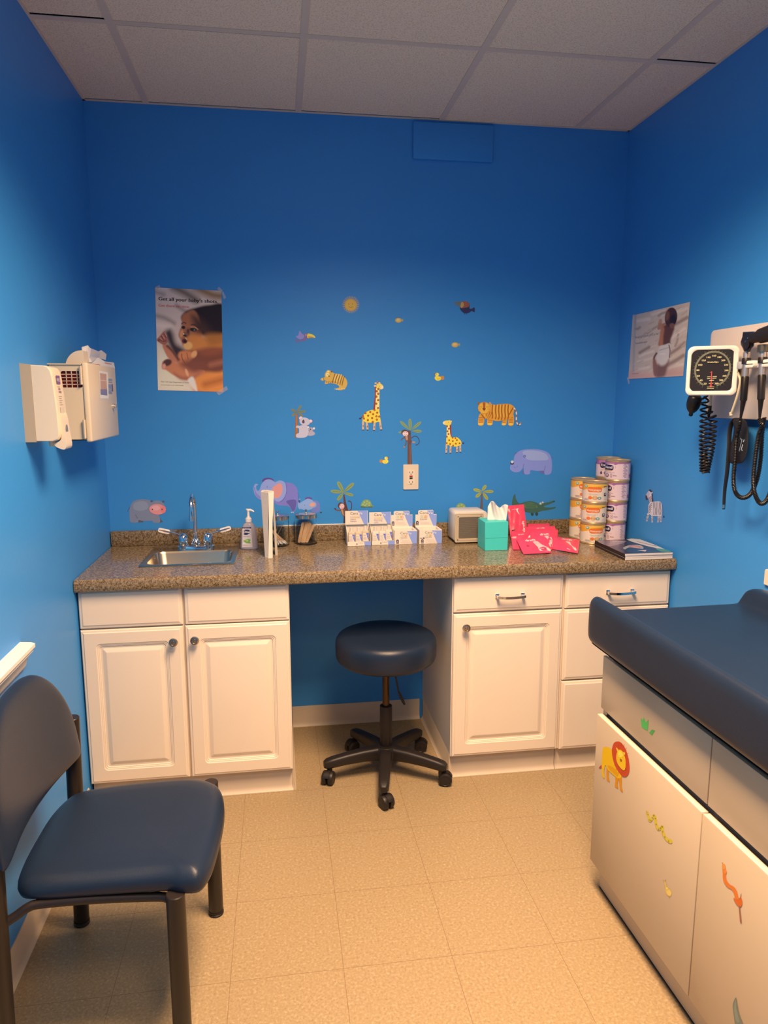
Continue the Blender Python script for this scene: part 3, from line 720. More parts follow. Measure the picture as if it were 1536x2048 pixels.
def d_monkey(P):
    tr, br = pc(100, 66, 58), pc(105, 72, 62)
    for q in ((1335, 620, 1330, 498, 36), (1325, 610, 1230, 525, 32), (1350, 610, 1445, 530, 32), (1355, 625, 1450, 628, 34), (1300, 630, 1212, 640, 22)): frond(P, *q, pc(128, 138, 92), pc(100, 118, 80))
    P.poly([(1308, 620), (1338, 620), (1345, 800), (1353, 970), (1305, 970), (1306, 800)], tr); P.poly([(1325, 760), (1338, 770), (1342, 968), (1328, 968)], pc(120, 80, 66))
    P.line([(1345, 700), (1370, 680), (1400, 680), (1422, 710), (1424, 745), (1400, 768), (1388, 764)], 6, pc(70, 45, 55), 5)
    P.poly([(1275, 670), (1310, 665), (1330, 660), (1345, 690), (1320, 725), (1290, 725), (1278, 700)], br, 4); P.poly([(1285, 680), (1305, 676), (1308, 715), (1292, 718)], pc(175, 130, 105), 3)
    P.line([(1282, 690), (1255, 700), (1240, 720)], 9, br, 4); P.line([(1295, 720), (1288, 760), (1270, 790)], 10, br, 4); P.ell(1272, 788, 12, 8, pc(160, 115, 100), -40)
    P.line([(1335, 700), (1345, 730), (1360, 745)], 10, br, 4); P.ell(1368, 740, 18, 10, pc(160, 125, 115))
    P.ell(1278, 640, 36, 30, pc(88, 60, 48)); P.ell(1284, 652, 30, 25, pc(225, 180, 170)); P.line([(1268, 658), (1284, 668), (1300, 660)], 3, pc(150, 90, 90), 4); P.ell(1270, 640, 3, 4, pc(50, 35, 40)); P.ell(1292, 640, 3, 4, pc(50, 35, 40)); P.ell(1330, 652, 10, 12, pc(88, 60, 48))
sticker('monkey_palm_sticker', 'brown monkey sticker clinging to a palm tree above the wall outlet', (560, 740, .19531), d_monkey)
def d_rhino(P):
    b, d, l = pc(128, 132, 180), pc(98, 95, 140), pc(148, 152, 196)
    P.ell(1218, 1645, 22, 20, d); P.ell(1380, 1640, 26, 18, d); P.line([(1455, 1512), (1475, 1520)], 5, d); P.ell(1140, 1478, 13, 12, d)
    P.poly([(1130, 1490), (1180, 1450), (1260, 1438), (1350, 1442), (1420, 1465), (1455, 1510), (1464, 1600), (1450, 1660), (1400, 1668), (1388, 1635), (1330, 1635), (1270, 1630), (1262, 1662), (1215, 1662), (1205, 1610), (1170, 1642), (1120, 1645), (1086, 1620), (1090, 1580), (1115, 1545)], b, 5)
    P.poly([(1200, 1460), (1300, 1450), (1400, 1475), (1430, 1530), (1340, 1540), (1240, 1530)], l, 4)
    P.ell(1216, 1502, 13, 12, d); P.ell(1216, 1502, 6, 6, b); P.ell(1103, 1563, 18, 17, pc(70, 66, 98)); P.ell(1104, 1553, 13, 12, pc(200, 190, 205)); P.line([(1120, 1600), (1135, 1605)], 4, d); P.ell(1150, 1595, 4, 4, d)
    P.line([(1200, 1615), (1210, 1570)], 4, d); P.line([(1390, 1640), (1405, 1590)], 4, d)
sticker('rhino_sticker', 'lavender blue rhino sticker facing left, above the formula cans', (780, 580, .22135), d_rhino)
def d_hippo(P):
    g, d, pk = pc(122, 120, 132), pc(82, 82, 92), pc(214, 130, 124)
    P.line([(140, 580), (118, 620), (104, 655)], 8, d, 4); P.poly([(240, 745), (330, 770), (322, 802), (240, 802)], d); P.poly([(530, 700), (570, 760), (598, 790), (570, 803), (540, 800)], d, 3)
    P.poly([(150, 560), (200, 500), (300, 478), (400, 488), (460, 520), (530, 680), (560, 760), (548, 805), (465, 805), (455, 780), (330, 782), (262, 770), (248, 802), (155, 802), (135, 740), (134, 640)], g, 5)
    P.poly([(190, 545), (280, 505), (370, 520), (390, 600), (300, 640), (200, 620)], pc(134, 132, 142), 4)
    P.ell(440, 506, 18, 14, d); P.ell(604, 512, 20, 15, d); P.poly([(455, 520), (490, 498), (550, 500), (600, 530), (610, 570), (440, 580)], g, 4)
    P.ell(522, 622, 116, 76, pc(150, 95, 100), 4, 32); P.ell(522, 618, 113, 73, pk, 4, 32); P.ell(605, 620, 36, 52, pc(222, 112, 108)); P.ell(500, 600, 60, 34, pc(220, 150, 142))
    for x in (453, 587): P.ell(x, 620, 8, 11, pc(60, 45, 50))
    P.line([(215, 690), (245, 750)], 5, d)
sticker('hippo_sticker', 'grey hippo sticker with a pink snout, above the sink at the left', (240, 930, .14323), d_hippo)
def d_eleph(P):
    b, d, l, pk = pc(118, 108, 165), pc(92, 80, 138), pc(135, 140, 188), pc(205, 130, 118)
    P.ell(345, 110, 115, 60, pc(88, 66, 120)); 
    P.poly([(470, 170), (700, 145), (820, 170), (900, 250), (918, 400), (910, 560), (860, 690), (810, 700), (760, 610), (640, 590), (500, 560), (430, 420)], b, 5)
    P.poly([(70, 230), (105, 170), (160, 185), (120, 215), (130, 290), (180, 290), (220, 180), (290, 100), (380, 85), (470, 130), (500, 200), (460, 420), (330, 480), (220, 480), (120, 420), (75, 330)], l, 5)
    P.poly([(75, 250), (100, 240), (115, 330), (200, 420), (190, 460), (110, 400)], pc(128, 116, 168), 4)
    P.poly([(460, 170), (560, 105), (650, 130), (695, 220), (690, 350), (640, 450), (560, 510), (470, 480), (430, 350)], l, 5)
    P.poly([(430, 250), (520, 175), (590, 165), (625, 230), (610, 360), (540, 440), (470, 440), (440, 350)], pk, 5)
    P.line([(690, 170), (700, 330), (640, 470), (570, 520)], 8, d, 5); P.ell(330, 230, 9, 11, d)
    P.line([(918, 340), (935, 420), (945, 480)], 7, d, 4); P.ell(945, 505, 18, 28, pc(70, 66, 110))
    for x in (800, 830): P.ell(x, 716, 12, 10, pc(180, 180, 210))
    P.poly([(700, 500), (880, 480), (870, 640), (820, 690), (770, 600)], d, 4)
sticker('elephant_sticker', 'big purple elephant sticker with an orange ear, behind the paper towels and jars', (500, 950, .104167), d_eleph)
def d_eleph2(P):
    b, l, pk = pc(108, 112, 165), pc(128, 145, 195), pc(205, 140, 115)
    P.ell(1125, 455, 70, 34, pc(92, 72, 130)); P.poly([(1200, 520), (1270, 490), (1330, 540), (1345, 620), (1330, 700), (1290, 720), (1180, 700)], b, 4)
    P.poly([(940, 560), (985, 520), (1040, 490), (1110, 455), (1190, 480), (1230, 540), (1200, 640), (1100, 680), (1000, 660), (940, 620)], l, 4)
    P.poly([(945, 600), (975, 640), (950, 660), (920, 600), (930, 480), (955, 450), (965, 470), (950, 520)], l, 3)
    P.ell(1215, 570, 62, 58, l); P.poly([(1140, 575), (1180, 535), (1235, 535), (1250, 580), (1215, 605), (1160, 600)], pk, 4)
    P.ell(1050, 580, 6, 7, pc(60, 60, 100)); P.ell(1362, 718, 20, 14, pc(50, 70, 80)); P.line([(1335, 640), (1350, 680), (1360, 712)], 5, b, 3)
sticker('elephant_sticker', 'baby blue elephant sticker behind the jar of tongue depressors', (500, 950, .104167), d_eleph2)
def d_monkey2(P):
    tr, br = pc(88, 52, 48), pc(110, 72, 62)
    P.poly([(170, 315), (185, 315), (205, 420), (235, 520), (235, 700), (172, 690), (178, 500)], tr)
    for q in ((172, 285, 100, 148, 52), (180, 280, 305, 168, 50), (170, 285, 8, 270, 46), (180, 295, 300, 325, 40), (168, 295, 95, 390, 44)): frond(P, *q, pc(132, 138, 84), pc(98, 108, 66))
    P.line([(240, 520), (270, 505), (278, 450), (268, 408), (240, 396), (234, 404)], 11, pc(88, 55, 62), 5)
    P.line([(150, 508), (110, 518), (75, 508), (58, 492)], 16, br, 4); P.ell(66, 496, 13, 9, pc(75, 48, 60))
    P.poly([(135, 500), (180, 490), (200, 540), (200, 620), (175, 600), (150, 560)], br, 4); P.poly([(142, 510), (165, 510), (175, 580), (160, 570)], pc(175, 125, 85), 3)
    P.line([(190, 590), (185, 640), (180, 675)], 18, pc(60, 40, 50), 3)
    P.ell(140, 455, 40, 42, pc(85, 55, 48)); P.ell(152, 465, 32, 36, pc(218, 165, 155), 10); P.ell(130, 450, 4, 5, pc(40, 28, 30)); P.line([(138, 485), (155, 492), (170, 480)], 3, pc(140, 85, 85), 4)
sticker('monkey_palm_sticker', 'brown monkey sticker hugging a palm tree, behind the white display boxes', (660, 940, .15625), d_monkey2)
def turtle(cx, cy, k):
    def f(P):
        q = lambda x, y: (cx + x * k, cy + y * k)
        P.poly([q(60, 18), q(92, 14), q(98, 24), q(70, 32)], pc(120, 128, 84), 3)
        for x in (-62, -30, 40, 66): P.ell(*q(x, 36), 15 * k, 9 * k, pc(92, 100, 70))
        P.poly([q(-80, 20), q(-70, -10), q(-45, -50), q(-5, -66), q(40, -52), q(62, -18), q(70, 26), q(0, 34), q(-60, 30)], pc(132, 142, 84), 4)
        for a, b in ((-30, -28), (8, -40), (36, -18), (2, -6), (-48, 0), (36, 10), (-20, 14)): P.ell(*q(a, b), 14 * k, 12 * k, pc(158, 165, 105), n=7)
        P.line([q(-78, 26), q(0, 36), q(72, 28)], 6 * k, pc(86, 92, 62))
    return f
sticker('turtle_sticker', 'green turtle sticker above the second lotion display box', (660, 940, .15625), turtle(468, 440, .95))
sticker('turtle_sticker', 'green turtle sticker mostly hidden behind the cream fan heater', (880, 940, .1953), turtle(215, 390, .78))
def d_palm(P):
    P.poly([(420, 240), (436, 240), (440, 400), (410, 400)], pc(100, 82, 78))
    for q in ((430, 215, 472, 155, 34), (425, 218, 342, 198, 34), (445, 222, 548, 220, 32), (425, 228, 366, 280, 34), (440, 230, 488, 305, 34)): frond(P, *q, pc(158, 150, 72), pc(118, 120, 66))
sticker('palm_sticker', 'small green palm tree sticker behind the fan heater', (880, 940, .1953), d_palm)
def d_croc(P):
    g, d = pc(62, 92, 76), pc(42, 66, 58)
    for x in (945, 990): P.ell(x, 450, 15, 20, d)
    P.poly([(738, 355), (745, 290), (766, 245), (780, 300), (810, 340), (860, 330), (920, 318), (980, 330), (1015, 345), (1060, 340), (1110, 330), (1165, 312), (1176, 325), (1120, 350), (1060, 375), (1120, 385), (1180, 378), (1178, 392), (1110, 410), (1050, 418), (1010, 430), (940, 440), (880, 430), (820, 400), (770, 380)], g, 4)
    P.poly([(860, 345), (920, 332), (980, 350), (1000, 385), (940, 400), (870, 385)], pc(82, 110, 78), 4)
    for k in range(5): P.line([(870 + k * 6, 342 + k * 14), (985, 352 + k * 10)], 3, d)
    P.ell(1030, 345, 14, 13, pc(120, 140, 110)); P.ell(1030, 343, 9, 8, pc(225, 220, 205)); P.ell(1052, 332, 9, 8, pc(225, 220, 205)); P.ell(1032, 344, 3.5, 3.5, (.01, .01, .01)); P.ell(1053, 333, 3.5, 3.5, (.01, .01, .01))
    P.ell(1166, 322, 7, 6, d)
sticker('crocodile_sticker', 'dark green crocodile sticker with open jaws, above the red packets', (880, 940, .1953), d_croc)
def d_zebra(P):
    w, d = pc(190, 172, 178, 1.15), pc(85, 68, 82)
    for (x0, y0, x1, y1) in ((345, 1360, 280, 1660), (495, 1400, 500, 1710), (780, 1420, 735, 1710), (850, 1400, 850, 1700)):
        P.line([(x0, y0), (x1, y1)], 80, w, w1=66); P.ell(x1, y1 + 10, 44, 28, pc(160, 150, 160))
        for k in range(4): t = .35 + k * .18; P.line([(x0 + (x1 - x0) * t - 34, y0 + (y1 - y0) * t), (x0 + (x1 - x0) * t + 32, y0 + (y1 - y0) * t - 10)], 22, d)
    P.line([(915, 1000), (940, 1250), (965, 1450)], 9, pc(90, 90, 120), 4); P.poly([(972, 1440), (1005, 1525), (940, 1535)], (.01, .02, .05))
    P.poly([(500, 900), (650, 880), (800, 880), (880, 960), (900, 1200), (890, 1380), (800, 1470), (560, 1475), (430, 1430), (345, 1340), (335, 1180), (350, 1020), (420, 930)], w, 4)
    for i, x in enumerate((560, 620, 680, 740, 800, 850)): P.line([(x - 8, 905 + 8 * (i > 3)), (x - 10, 1100), (x + 12, 1250), (x - 8, 1455 - 10 * abs(i - 2))], 20, d, 4)
    for k in range(5): P.line([(500 - k * 14, 930 + k * 90), (430 - k * 10, 1010 + k * 80), (352, 1120 + k * 60)], 18, d, 4)
    P.poly([(330, 700), (300, 560), (350, 460), (440, 480), (500, 640), (520, 900), (400, 960), (370, 860)], w, 4)
    P.poly([(470, 560), (510, 570), (520, 700), (540, 870), (490, 890), (485, 700)], pc(50, 42, 62), 3)
    for k in range(5): P.line([(350 + k * 4, 740 + k * 45), (480, 660 + k * 48)], 18, d)
    P.poly([(340, 470), (250, 600), (240, 690), (300, 760), (370, 700), (400, 560)], pc(170, 158, 170), 4)
    P.poly([(225, 640), (270, 630), (305, 720), (300, 800), (250, 800), (225, 740)], pc(70, 48, 62), 3)
    P.poly([(370, 430), (400, 385), (440, 400), (490, 470), (460, 500), (400, 470)], pc(60, 45, 62), 3); P.ell(495, 520, 26, 30, pc(190, 185, 185))
sticker('zebra_sticker', 'grey striped zebra sticker on the right wall beside the formula cans', (1280, 960, .048828), d_zebra, ('x', W))

# ================================================================ posters
M_paper = print_mat('poster_print', .28, .5)
M_tape = mat('clear_tape', (.75, .78, .82), .2, alpha=.35)
def quad_canvas(w, h, TL, TR, BR, BL, col):
    c = Canvas(w, h, 0, 0, 1, 1, col); u, v = c.x, c.y
    c.x = (1 - v) * ((1 - u) * TL[0] + u * TR[0]) + v * ((1 - u) * BL[0] + u * BR[0])
    c.y = (1 - v) * ((1 - u) * TL[1] + u * TR[1]) + v * ((1 - u) * BL[1] + u * BR[1]); return c
def canvas_print(c):
    P = Print(); h, w = c.x.shape
    pts = list(zip(c.x.ravel().tolist(), c.y.ravel().tolist()))
    F = [(j * w + i, j * w + i + 1, (j + 1) * w + i + 1, (j + 1) * w + i) for j in range(h - 1) for i in range(w - 1)]
    P.raw(pts, F, [tuple(k) for k in np.clip(c.img, 0, .95).reshape(-1, 3).tolist()]); return P
c = quad_canvas(200, 300, (232, 190), (1250, 242), (1278, 1796), (276, 1768), pc(190, 155, 135, 1.25))
B = lambda r, g, b: pc(r, g, b, 1.25)
c.poly([(230, 1100), (500, 1200), (700, 1600), (900, 1800), (240, 1800)], B(232, 190, 150), 200)
c.stroke([(520, 190), (700, 280), (860, 380)], 110, B(115, 88, 72), 90); c.stroke([(230, 620), (380, 660), (520, 740)], 50, B(140, 112, 98), 70)
c.stroke([(860, 190), (1100, 300), (1270, 330)], 120, B(135, 95, 65), 100); c.stroke([(240, 260), (360, 300)], 60, B(150, 125, 110), 60)
c.stroke([(560, 470), (700, 560)], 50, B(140, 112, 98), 60); c.stroke([(240, 760), (450, 800)], 90, B(205, 172, 150), 90)
c.poly([(380, 900), (460, 830), (510, 900), (560, 1050), (700, 1160), (650, 1330), (520, 1280), (470, 1150)], B(58, 38, 32), 60)          # cast shade printed in the picture
c.poly([(820, 1180), (1300, 1100), (1300, 1820), (870, 1800), (800, 1600), (700, 1500)], B(150, 78, 40), 20)                         # torso
c.poly([(840, 1560), (1000, 1480), (1300, 1420), (1300, 1820), (860, 1800), (815, 1650)], B(205, 118, 52), 60)
c.stroke([(880, 1530), (1060, 1470), (1290, 1440)], 60, B(195, 112, 58), 60); c.stroke([(1000, 1680), (1290, 1600)], 90, B(170, 90, 40), 90)
c.poly([(700, 1180), (820, 1120), (1300, 1040), (1300, 1450), (1000, 1480), (860, 1440), (720, 1380)], B(112, 58, 38), 40)
c.poly([(900, 1130), (1300, 1060), (1300, 1180), (1000, 1240)], B(135, 68, 42), 60); c.stroke([(1080, 1380), (1290, 1330)], 70, B(150, 85, 58), 70)
c.poly([(640, 690), (700, 560), (860, 500), (1060, 460), (1300, 480), (1300, 1000), (1100, 960), (900, 900)], B(36, 20, 17), 26)      # hair and dark side of the head
c.poly([(645, 700), (700, 590), (820, 540), (900, 640), (930, 800), (950, 920), (900, 1020), (800, 1140), (730, 1165), (665, 1100), (630, 1010), (592, 930), (610, 850), (636, 780)], B(150, 86, 52), 22)
c.poly([(800, 620), (960, 700), (1100, 900), (900, 900), (820, 760)], B(64, 36, 26), 90)
c.poly([(740, 940), (900, 920), (1050, 960), (1200, 960), (1270, 920), (1300, 1090), (1100, 1100), (900, 1140), (800, 1160), (735, 1110)], B(188, 108, 48), 50)
c.poly([(1000, 930), (1150, 900), (1270, 930), (1270, 1050), (1080, 1080)], B(160, 92, 36), 60)
c.ell(735, 1085, 70, 60, B(222, 146, 82), 0, .6); c.ell(640, 900, 26, 60, B(190, 118, 75), 10, .7); c.ell(700, 660, 60, 70, B(150, 82, 50), 0, .8)
c.stroke([(640, 750), (670, 728), (705, 742)], 14, B(60, 32, 24), 12); c.stroke([(790, 765), (840, 762), (895, 810)], 16, B(60, 32, 24), 14)
c.ell(666, 805, 30, 24, B(45, 26, 22), 10, .5); c.ell(815, 840, 52, 28, B(40, 24, 20), 12, .5); c.ell(826, 846, 20, 14, B(120, 90, 80), 0, .5); c.ell(815, 845, 12, 14, B(20, 14, 14), 0, .5); c.ell(668, 808, 10, 11, B(15, 10, 10), 0, .5)
c.stroke([(780, 800), (840, 800), (890, 835)], 8, B(205, 140, 90), 10); c.stroke([(740, 850), (735, 900)], 46, B(66, 38, 28), 40)
c.ell(700, 915, 46, 36, B(120, 68, 50), 20, .6); c.ell(690, 930, 30, 14, B(50, 26, 22), 20, .6); c.ell(668, 905, 12, 12, B(225, 165, 120), 0, .8)
c.ell(684, 1015, 42, 38, B(98, 38, 32), 30, .4); c.ell(690, 1018, 24, 17, B(38, 16, 16), 30, .5); c.stroke([(700, 968), (722, 990)], 10, B(225, 170, 120), 10)
c.poly([(600, 1190), (700, 1165), (800, 1180), (860, 1170), (800, 1290), (720, 1400), (600, 1400), (570, 1330)], B(190, 108, 62), 24)         # hand by the chin
c.stroke([(640, 1215), (650, 1290), (690, 1350)], 12, B(105, 56, 38), 10); c.stroke([(720, 1195), (740, 1290)], 10, B(120, 62, 40), 10); c.ell(830, 1220, 40, 60, B(215, 140, 85), 30, .7)
c.poly([(345, 1090), (380, 1060), (430, 1080), (500, 1150), (590, 1290), (620, 1370), (560, 1350), (450, 1290), (400, 1220)], B(180, 104, 70), 14)  # raised forearm
c.stroke([(420, 1090), (500, 1170), (590, 1300)], 40, B(100, 54, 40), 30)
c.poly([(255, 990), (300, 940), (365, 868), (400, 900), (420, 960), (430, 1020), (400, 1065), (350, 1070), (300, 1040), (270, 1020)], B(150, 82, 62), 12)
for q in (((290, 985), (330, 1010)), ((330, 940), (360, 990)), ((370, 900), (400, 960)), ((275, 1000), (300, 1020)), ((350, 1020), (400, 1010))): c.stroke(list(q), 10, B(70, 30, 28), 8, sm=0)
for q in (((345, 925), (375, 975)), ((380, 885), (408, 945)), ((305, 965), (340, 995))): c.stroke(list(q), 8, B(205, 135, 110), 8, sm=0)
c.poly([(332, 1400), (350, 1330), (420, 1290), (500, 1310), (600, 1370), (720, 1380), (900, 1440), (1000, 1480), (900, 1560), (760, 1610), (640, 1600), (500, 1530), (400, 1460), (345, 1445)], B(188, 108, 68), 16)  # upper arm across the front
c.ell(420, 1345, 70, 50, B(80, 44, 36), -20, .6); c.poly([(620, 1360), (800, 1290), (1000, 1340), (1000, 1440), (840, 1500), (700, 1440)], B(120, 62, 42), 70)
c.poly([(520, 1500), (640, 1560), (800, 1560), (900, 1520), (780, 1600), (620, 1600)], B(150, 84, 58), 40); c.ell(720, 1500, 22, 60, B(214, 140, 100), -20, .8); c.ell(370, 1400, 24, 40, B(205, 130, 110), 10, .8)
c.poly([(735, 1610), (820, 1570), (880, 1790), (780, 1700)], B(238, 198, 160), 20)
P = canvas_print(c)
P.text("Get all your baby's shots.", 284, 388, 54, B(38, 26, 26), width=915, ang=2.9, bold=3)
P.text("Get them on time.", 284, 484, 40, B(178, 62, 52), width=480, ang=2.9, bold=1)
P.text("New York State Department of Health", 322, 1648, 20, B(90, 66, 60), width=430, ang=2); P.text("immunization and child health", 322, 1694, 17, B(110, 84, 74), width=345, ang=2)
def poster_map(ox, oy, s, ax, v): return lambda x, y, l: at(ox + x * s, oy + y * s, ax, v - l - .0015)
po = P.build('poster', poster_map(280, 550, .13021, 'y', 0), None, M_paper, step=.00005); tag(po, 'baby photo poster reading "Get all your baby\'s shots" taped on the back wall', 'poster')
def tape(par, pts, K):
    P = Print(); P.poly(pts, (1, 1, 1)); ox, oy, s, ax, v = K; o = P.build('tape', poster_map(*K), par, M_tape, base=.0009)
    o['label'] = 'clear tape strip'
K = (280, 550, .13021, 'y', 0)
tape(po, [(1180, 215), (1215, 180), (1275, 240), (1240, 262)], K); tape(po, [(1250, 262), (1280, 250), (1325, 350), (1285, 372)], K); tape(po, [(1170, 1800), (1330, 1705), (1350, 1760), (1210, 1850)], K); tape(po, [(230, 190), (300, 150), (310, 190), (240, 230)], K)

c = quad_canvas(130, 170, (245, 392), (1345, 132), (1212, 1556), (160, 1612), pc(198, 165, 140))
rnd = random.Random(3)
for (a, b, w, k) in (((330, 500), (560, 460), 60, 0), ((620, 370), (860, 300), 50, 0), ((520, 740), (720, 600), 26, 1), ((380, 1110), (560, 1000), 50, 1), ((380, 1180), (640, 1080), 40, 0), ((340, 1280), (620, 1210), 34, 0), ((980, 600), (1290, 430), 60, 1), ((1000, 820), (1240, 640), 50, 0), ((960, 1130), (1240, 920), 60, 1), ((920, 1340), (1220, 1160), 70, 1), ((900, 1440), (1200, 1330), 40, 0), ((300, 1440), (560, 1380), 40, 0), ((740, 400), (880, 330), 30, 1), ((1100, 330), (1290, 250), 40, 0), ((1060, 980), (1120, 760), 30, 1), ((300, 650), (380, 620), 34, 1), ((700, 1500), (1180, 1480), 60, 0)):
    c.stroke([a, ((a[0] + b[0]) / 2 + rnd.uniform(-20, 20), (a[1] + b[1]) / 2 + rnd.uniform(-14, 14)), b], w, (pc(216, 182, 158), pc(150, 118, 98))[k], 40)
for k in range(70):
    x, y = rnd.uniform(220, 1280), rnd.uniform(260, 1540); L_ = rnd.uniform(40, 130); a_ = math.radians(rnd.uniform(-48, -22))
    c.stroke([(x, y), (x + L_ * .5 * math.cos(a_) + rnd.uniform(-8, 8), y + L_ * .5 * math.sin(a_)), (x + L_ * math.cos(a_), y + L_ * math.sin(a_))], rnd.uniform(6, 20), (pc(222, 190, 166), pc(158, 124, 104))[k % 2], 16, .55)
c.stroke([(300, 420), (270, 1000), (250, 1590)], 26, pc(160, 145, 140), 40); c.poly([(150, 1480), (700, 1520), (640, 1620), (150, 1620)], pc(205, 150, 130), 80); c.poly([(900, 1420), (1230, 1420), (1220, 1560), (800, 1580)], pc(190, 140, 122), 90)
sk, skd = pc(150, 92, 66), pc(96, 54, 42)
c.poly([(820, 560), (1030, 610), (1020, 720), (970, 860), (950, 960), (750, 970), (770, 820), (790, 680)], skd, 24); c.poly([(770, 760), (800, 620), (850, 640), (830, 800), (820, 960), (750, 968)], pc(178, 104, 68), 24)
c.stroke([(745, 640), (800, 600), (860, 560)], 54, pc(165, 100, 72), 20); c.poly([(730, 640), (735, 540), (760, 470), (800, 470), (810, 560), (800, 640), (760, 660)], pc(172, 112, 84), 14)
for x in (752, 775, 798): c.stroke([(x, 540), (x - 4, 470)], 12, pc(196, 135, 104), 8, sm=0)
c.ell(980, 430, 118, 190, pc(70, 38, 30), 8, .12); c.ell(1020, 480, 60, 110, pc(40, 22, 22), 8, .6); c.ell(910, 400, 40, 90, pc(120, 70, 50), 8, .8); c.ell(1000, 590, 50, 50, pc(120, 72, 54), 0, .6)
c.poly([(760, 985), (870, 950), (960, 930), (975, 1060), (940, 1230), (880, 1320), (790, 1350), (730, 1290), (695, 1180), (740, 1080)], pc(205, 180, 162), 14)
c.stroke([(765, 1060), (930, 1010)], 16, pc(170, 145, 132), 14); c.stroke([(775, 1135), (860, 1128)], 12, pc(240, 225, 205), 12)
c.stroke([(700, 1120), (660, 1190), (650, 1230)], 34, skd, 20); c.poly([(630, 1260), (670, 1230), (700, 1300), (720, 1400), (690, 1560), (640, 1500)], pc(142, 90, 72), 18)
c.poly([(720, 1330), (800, 1360), (890, 1320), (940, 1240), (910, 1400), (850, 1560), (700, 1580), (690, 1450)], pc(122, 80, 68), 40); c.stroke([(940, 960), (960, 1060), (950, 1200)], 20, pc(110, 66, 52), 16)
P = canvas_print(c)
P.text('Breastfed children could be the', 300, 838, 46, pc(95, 82, 98), width=440, ang=-10); P.text('healthiest', 300, 948, 40, pc(95, 82, 98), width=230, ang=-9)
P.text('New York State Department of Health', 235, 1520, 18, pc(130, 100, 95), width=120, ang=-3)
K = (1240, 590, .104167, 'x', W)
po = P.build('poster', poster_map(*K), None, M_paper, step=.0001); tag(po, 'poster of a baby seen from behind in a diaper on crumpled white sheets, right wall', 'poster')
tape(po, [(130, 1590), (170, 1570), (190, 1700), (165, 1720)], K); tape(po, [(230, 400), (260, 370), (300, 395), (262, 420)], K)

# ================================================================ outlets
M_plate = mat('almond_plastic', (.80, .70, .55), .35, noise=.02); M_blk = mat('black_plastic', (.02, .02, .022), .35, noise=.05); M_red = mat('red_button', (.45, .02, .02), .4)
def outlet(mp, label):
    """mp(u right, v up, h out)"""
    t = empty('wall_outlet', label, 'outlet', mp(0, -.058, 0))
    bm = NB(); loft(bm, [[mp(x * k, y * k2, h) for x, y in rrect(-.036, -.058, .036, .058, .004, 3)] for k, k2, h in ((1, 1, 0), (1, 1, .004), (.96, .975, .0062))]); obj('face_plate', bm, M_plate, t)
    bm = NB(); loft(bm, [[mp(x, y, h) for x, y in rrect(-.0165, -.033, .0165, .033, .002, 2)] for h in (.005, .0075)])
    for s in (1, -1):
        for q in ((-.0065, .0012, .0035), (.0065, .0012, .0045)): loft(bm, [[mp(q[0] + a, s * .0225 + b, h) for a, b in ((-q[1], -q[2]), (q[1], -q[2]), (q[1], q[2]), (-q[1], q[2]))] for h in (.0070, .0078)], mi=1)
        loft(bm, [[mp(.0024 * math.cos(a), s * .0225 - .0085 + .0024 * math.sin(a), h) for a in [2 * PI * k / 10 for k in range(10)]] for h in (.0070, .0078)], mi=1)
    r = obj('receptacle', bm, [mat('ivory_plastic', (.84, .76, .62), .3), M_blk], t)
    for y0, mm, nm in ((.0045, M_red, 'reset_button'), (-.0045, M_blk, 'test_button')):
        bm = NB(); loft(bm, [[mp(x, y + y0, h) for x, y in rrect(-.007, -.003, .007, .003, .001, 2)] for h in (.0072, .0095)]); obj(nm, bm, mm, r)
oc = at(821.5, 954, 'y', 0)
outlet(lambda u, v, h: Vector((oc.x + u, -h, oc.z + v)), 'almond wall outlet with a red reset button under the monkey palm')
wc = at(1541, 1156, 'x', W)
t = empty('wall_outlet', 'almond wall plate low on the right wall above the exam table', 'outlet', (W, wc.y - .02, wc.z - .027))
bm = NB(); loft(bm, [[(W - h, wc.y - .02 + y * k, wc.z + z * k) for y, z in rrect(-.040, -.026, .040, .026, .004, 3)] for k, h in ((1, 0), (1, .006), (.95, .009))]); obj('face_plate', bm, M_plate, t)

# ================================================================ things on the counter
def front_map(K, yv): return lambda x, y, l: at(K[0] + x * K[2], K[1] + y * K[2], 'y', yv - l)
# ---- soap dispenser
yb = -.155; bc = at(497.5, 1060, 'y', yb).x
M_soap = mat('clear_lavender_soap', (.84, .80, .92), .08, spec=.6, trans=.55, ior=1.30, alpha=.78)
t = empty('soap_bottle', 'clear pump bottle of hand soap with a navy and green label, right of the sink', 'soap bottle', (bc, yb, CZ))
def ov(rx, ry, z, n=28, p=2.6):
    out = []
    for k in range(n):
        a = 2 * PI * k / n; c_, s_ = math.cos(a), math.sin(a)
        out.append((bc + rx * abs(c_) ** (2 / p) * (1 if c_ > 0 else -1), yb + ry * abs(s_) ** (2 / p) * (1 if s_ > 0 else -1), CZ + z))
    return out
bm = NB(); loft(bm, [ov(*q) for q in ((.030, .017, .0004), (.036, .021, .004), (.0372, .0225, .014), (.035, .022, .045), (.030, .020, .085), (.0265, .0185, .100), (.021, .0155, .110), (.0125, .0115, .1165), (.011, .011, .120))]); obj('bottle', bm, M_soap, t)
M_pump = mat('white_pump_plastic', (.80, .79, .80), .3, noise=.02)
bm = NB(); lathe(bm, [(.0135, .1195), (.0135, .133), (.010, .1345), (.010, .139), (.0055, .140), (.0048, .163), (.0065, .164), (.0065, .172), (.004, .174), (0, .174)], (bc, yb, CZ), seg=24)
tube(bm, [(bc, yb, CZ + .169), (bc + .012, yb - .004, CZ + .1695), (bc + .021, yb - .007, CZ + .166), (bc + .024, yb - .008, CZ + .162)], [.0052, .0045, .0036, .003], 10)
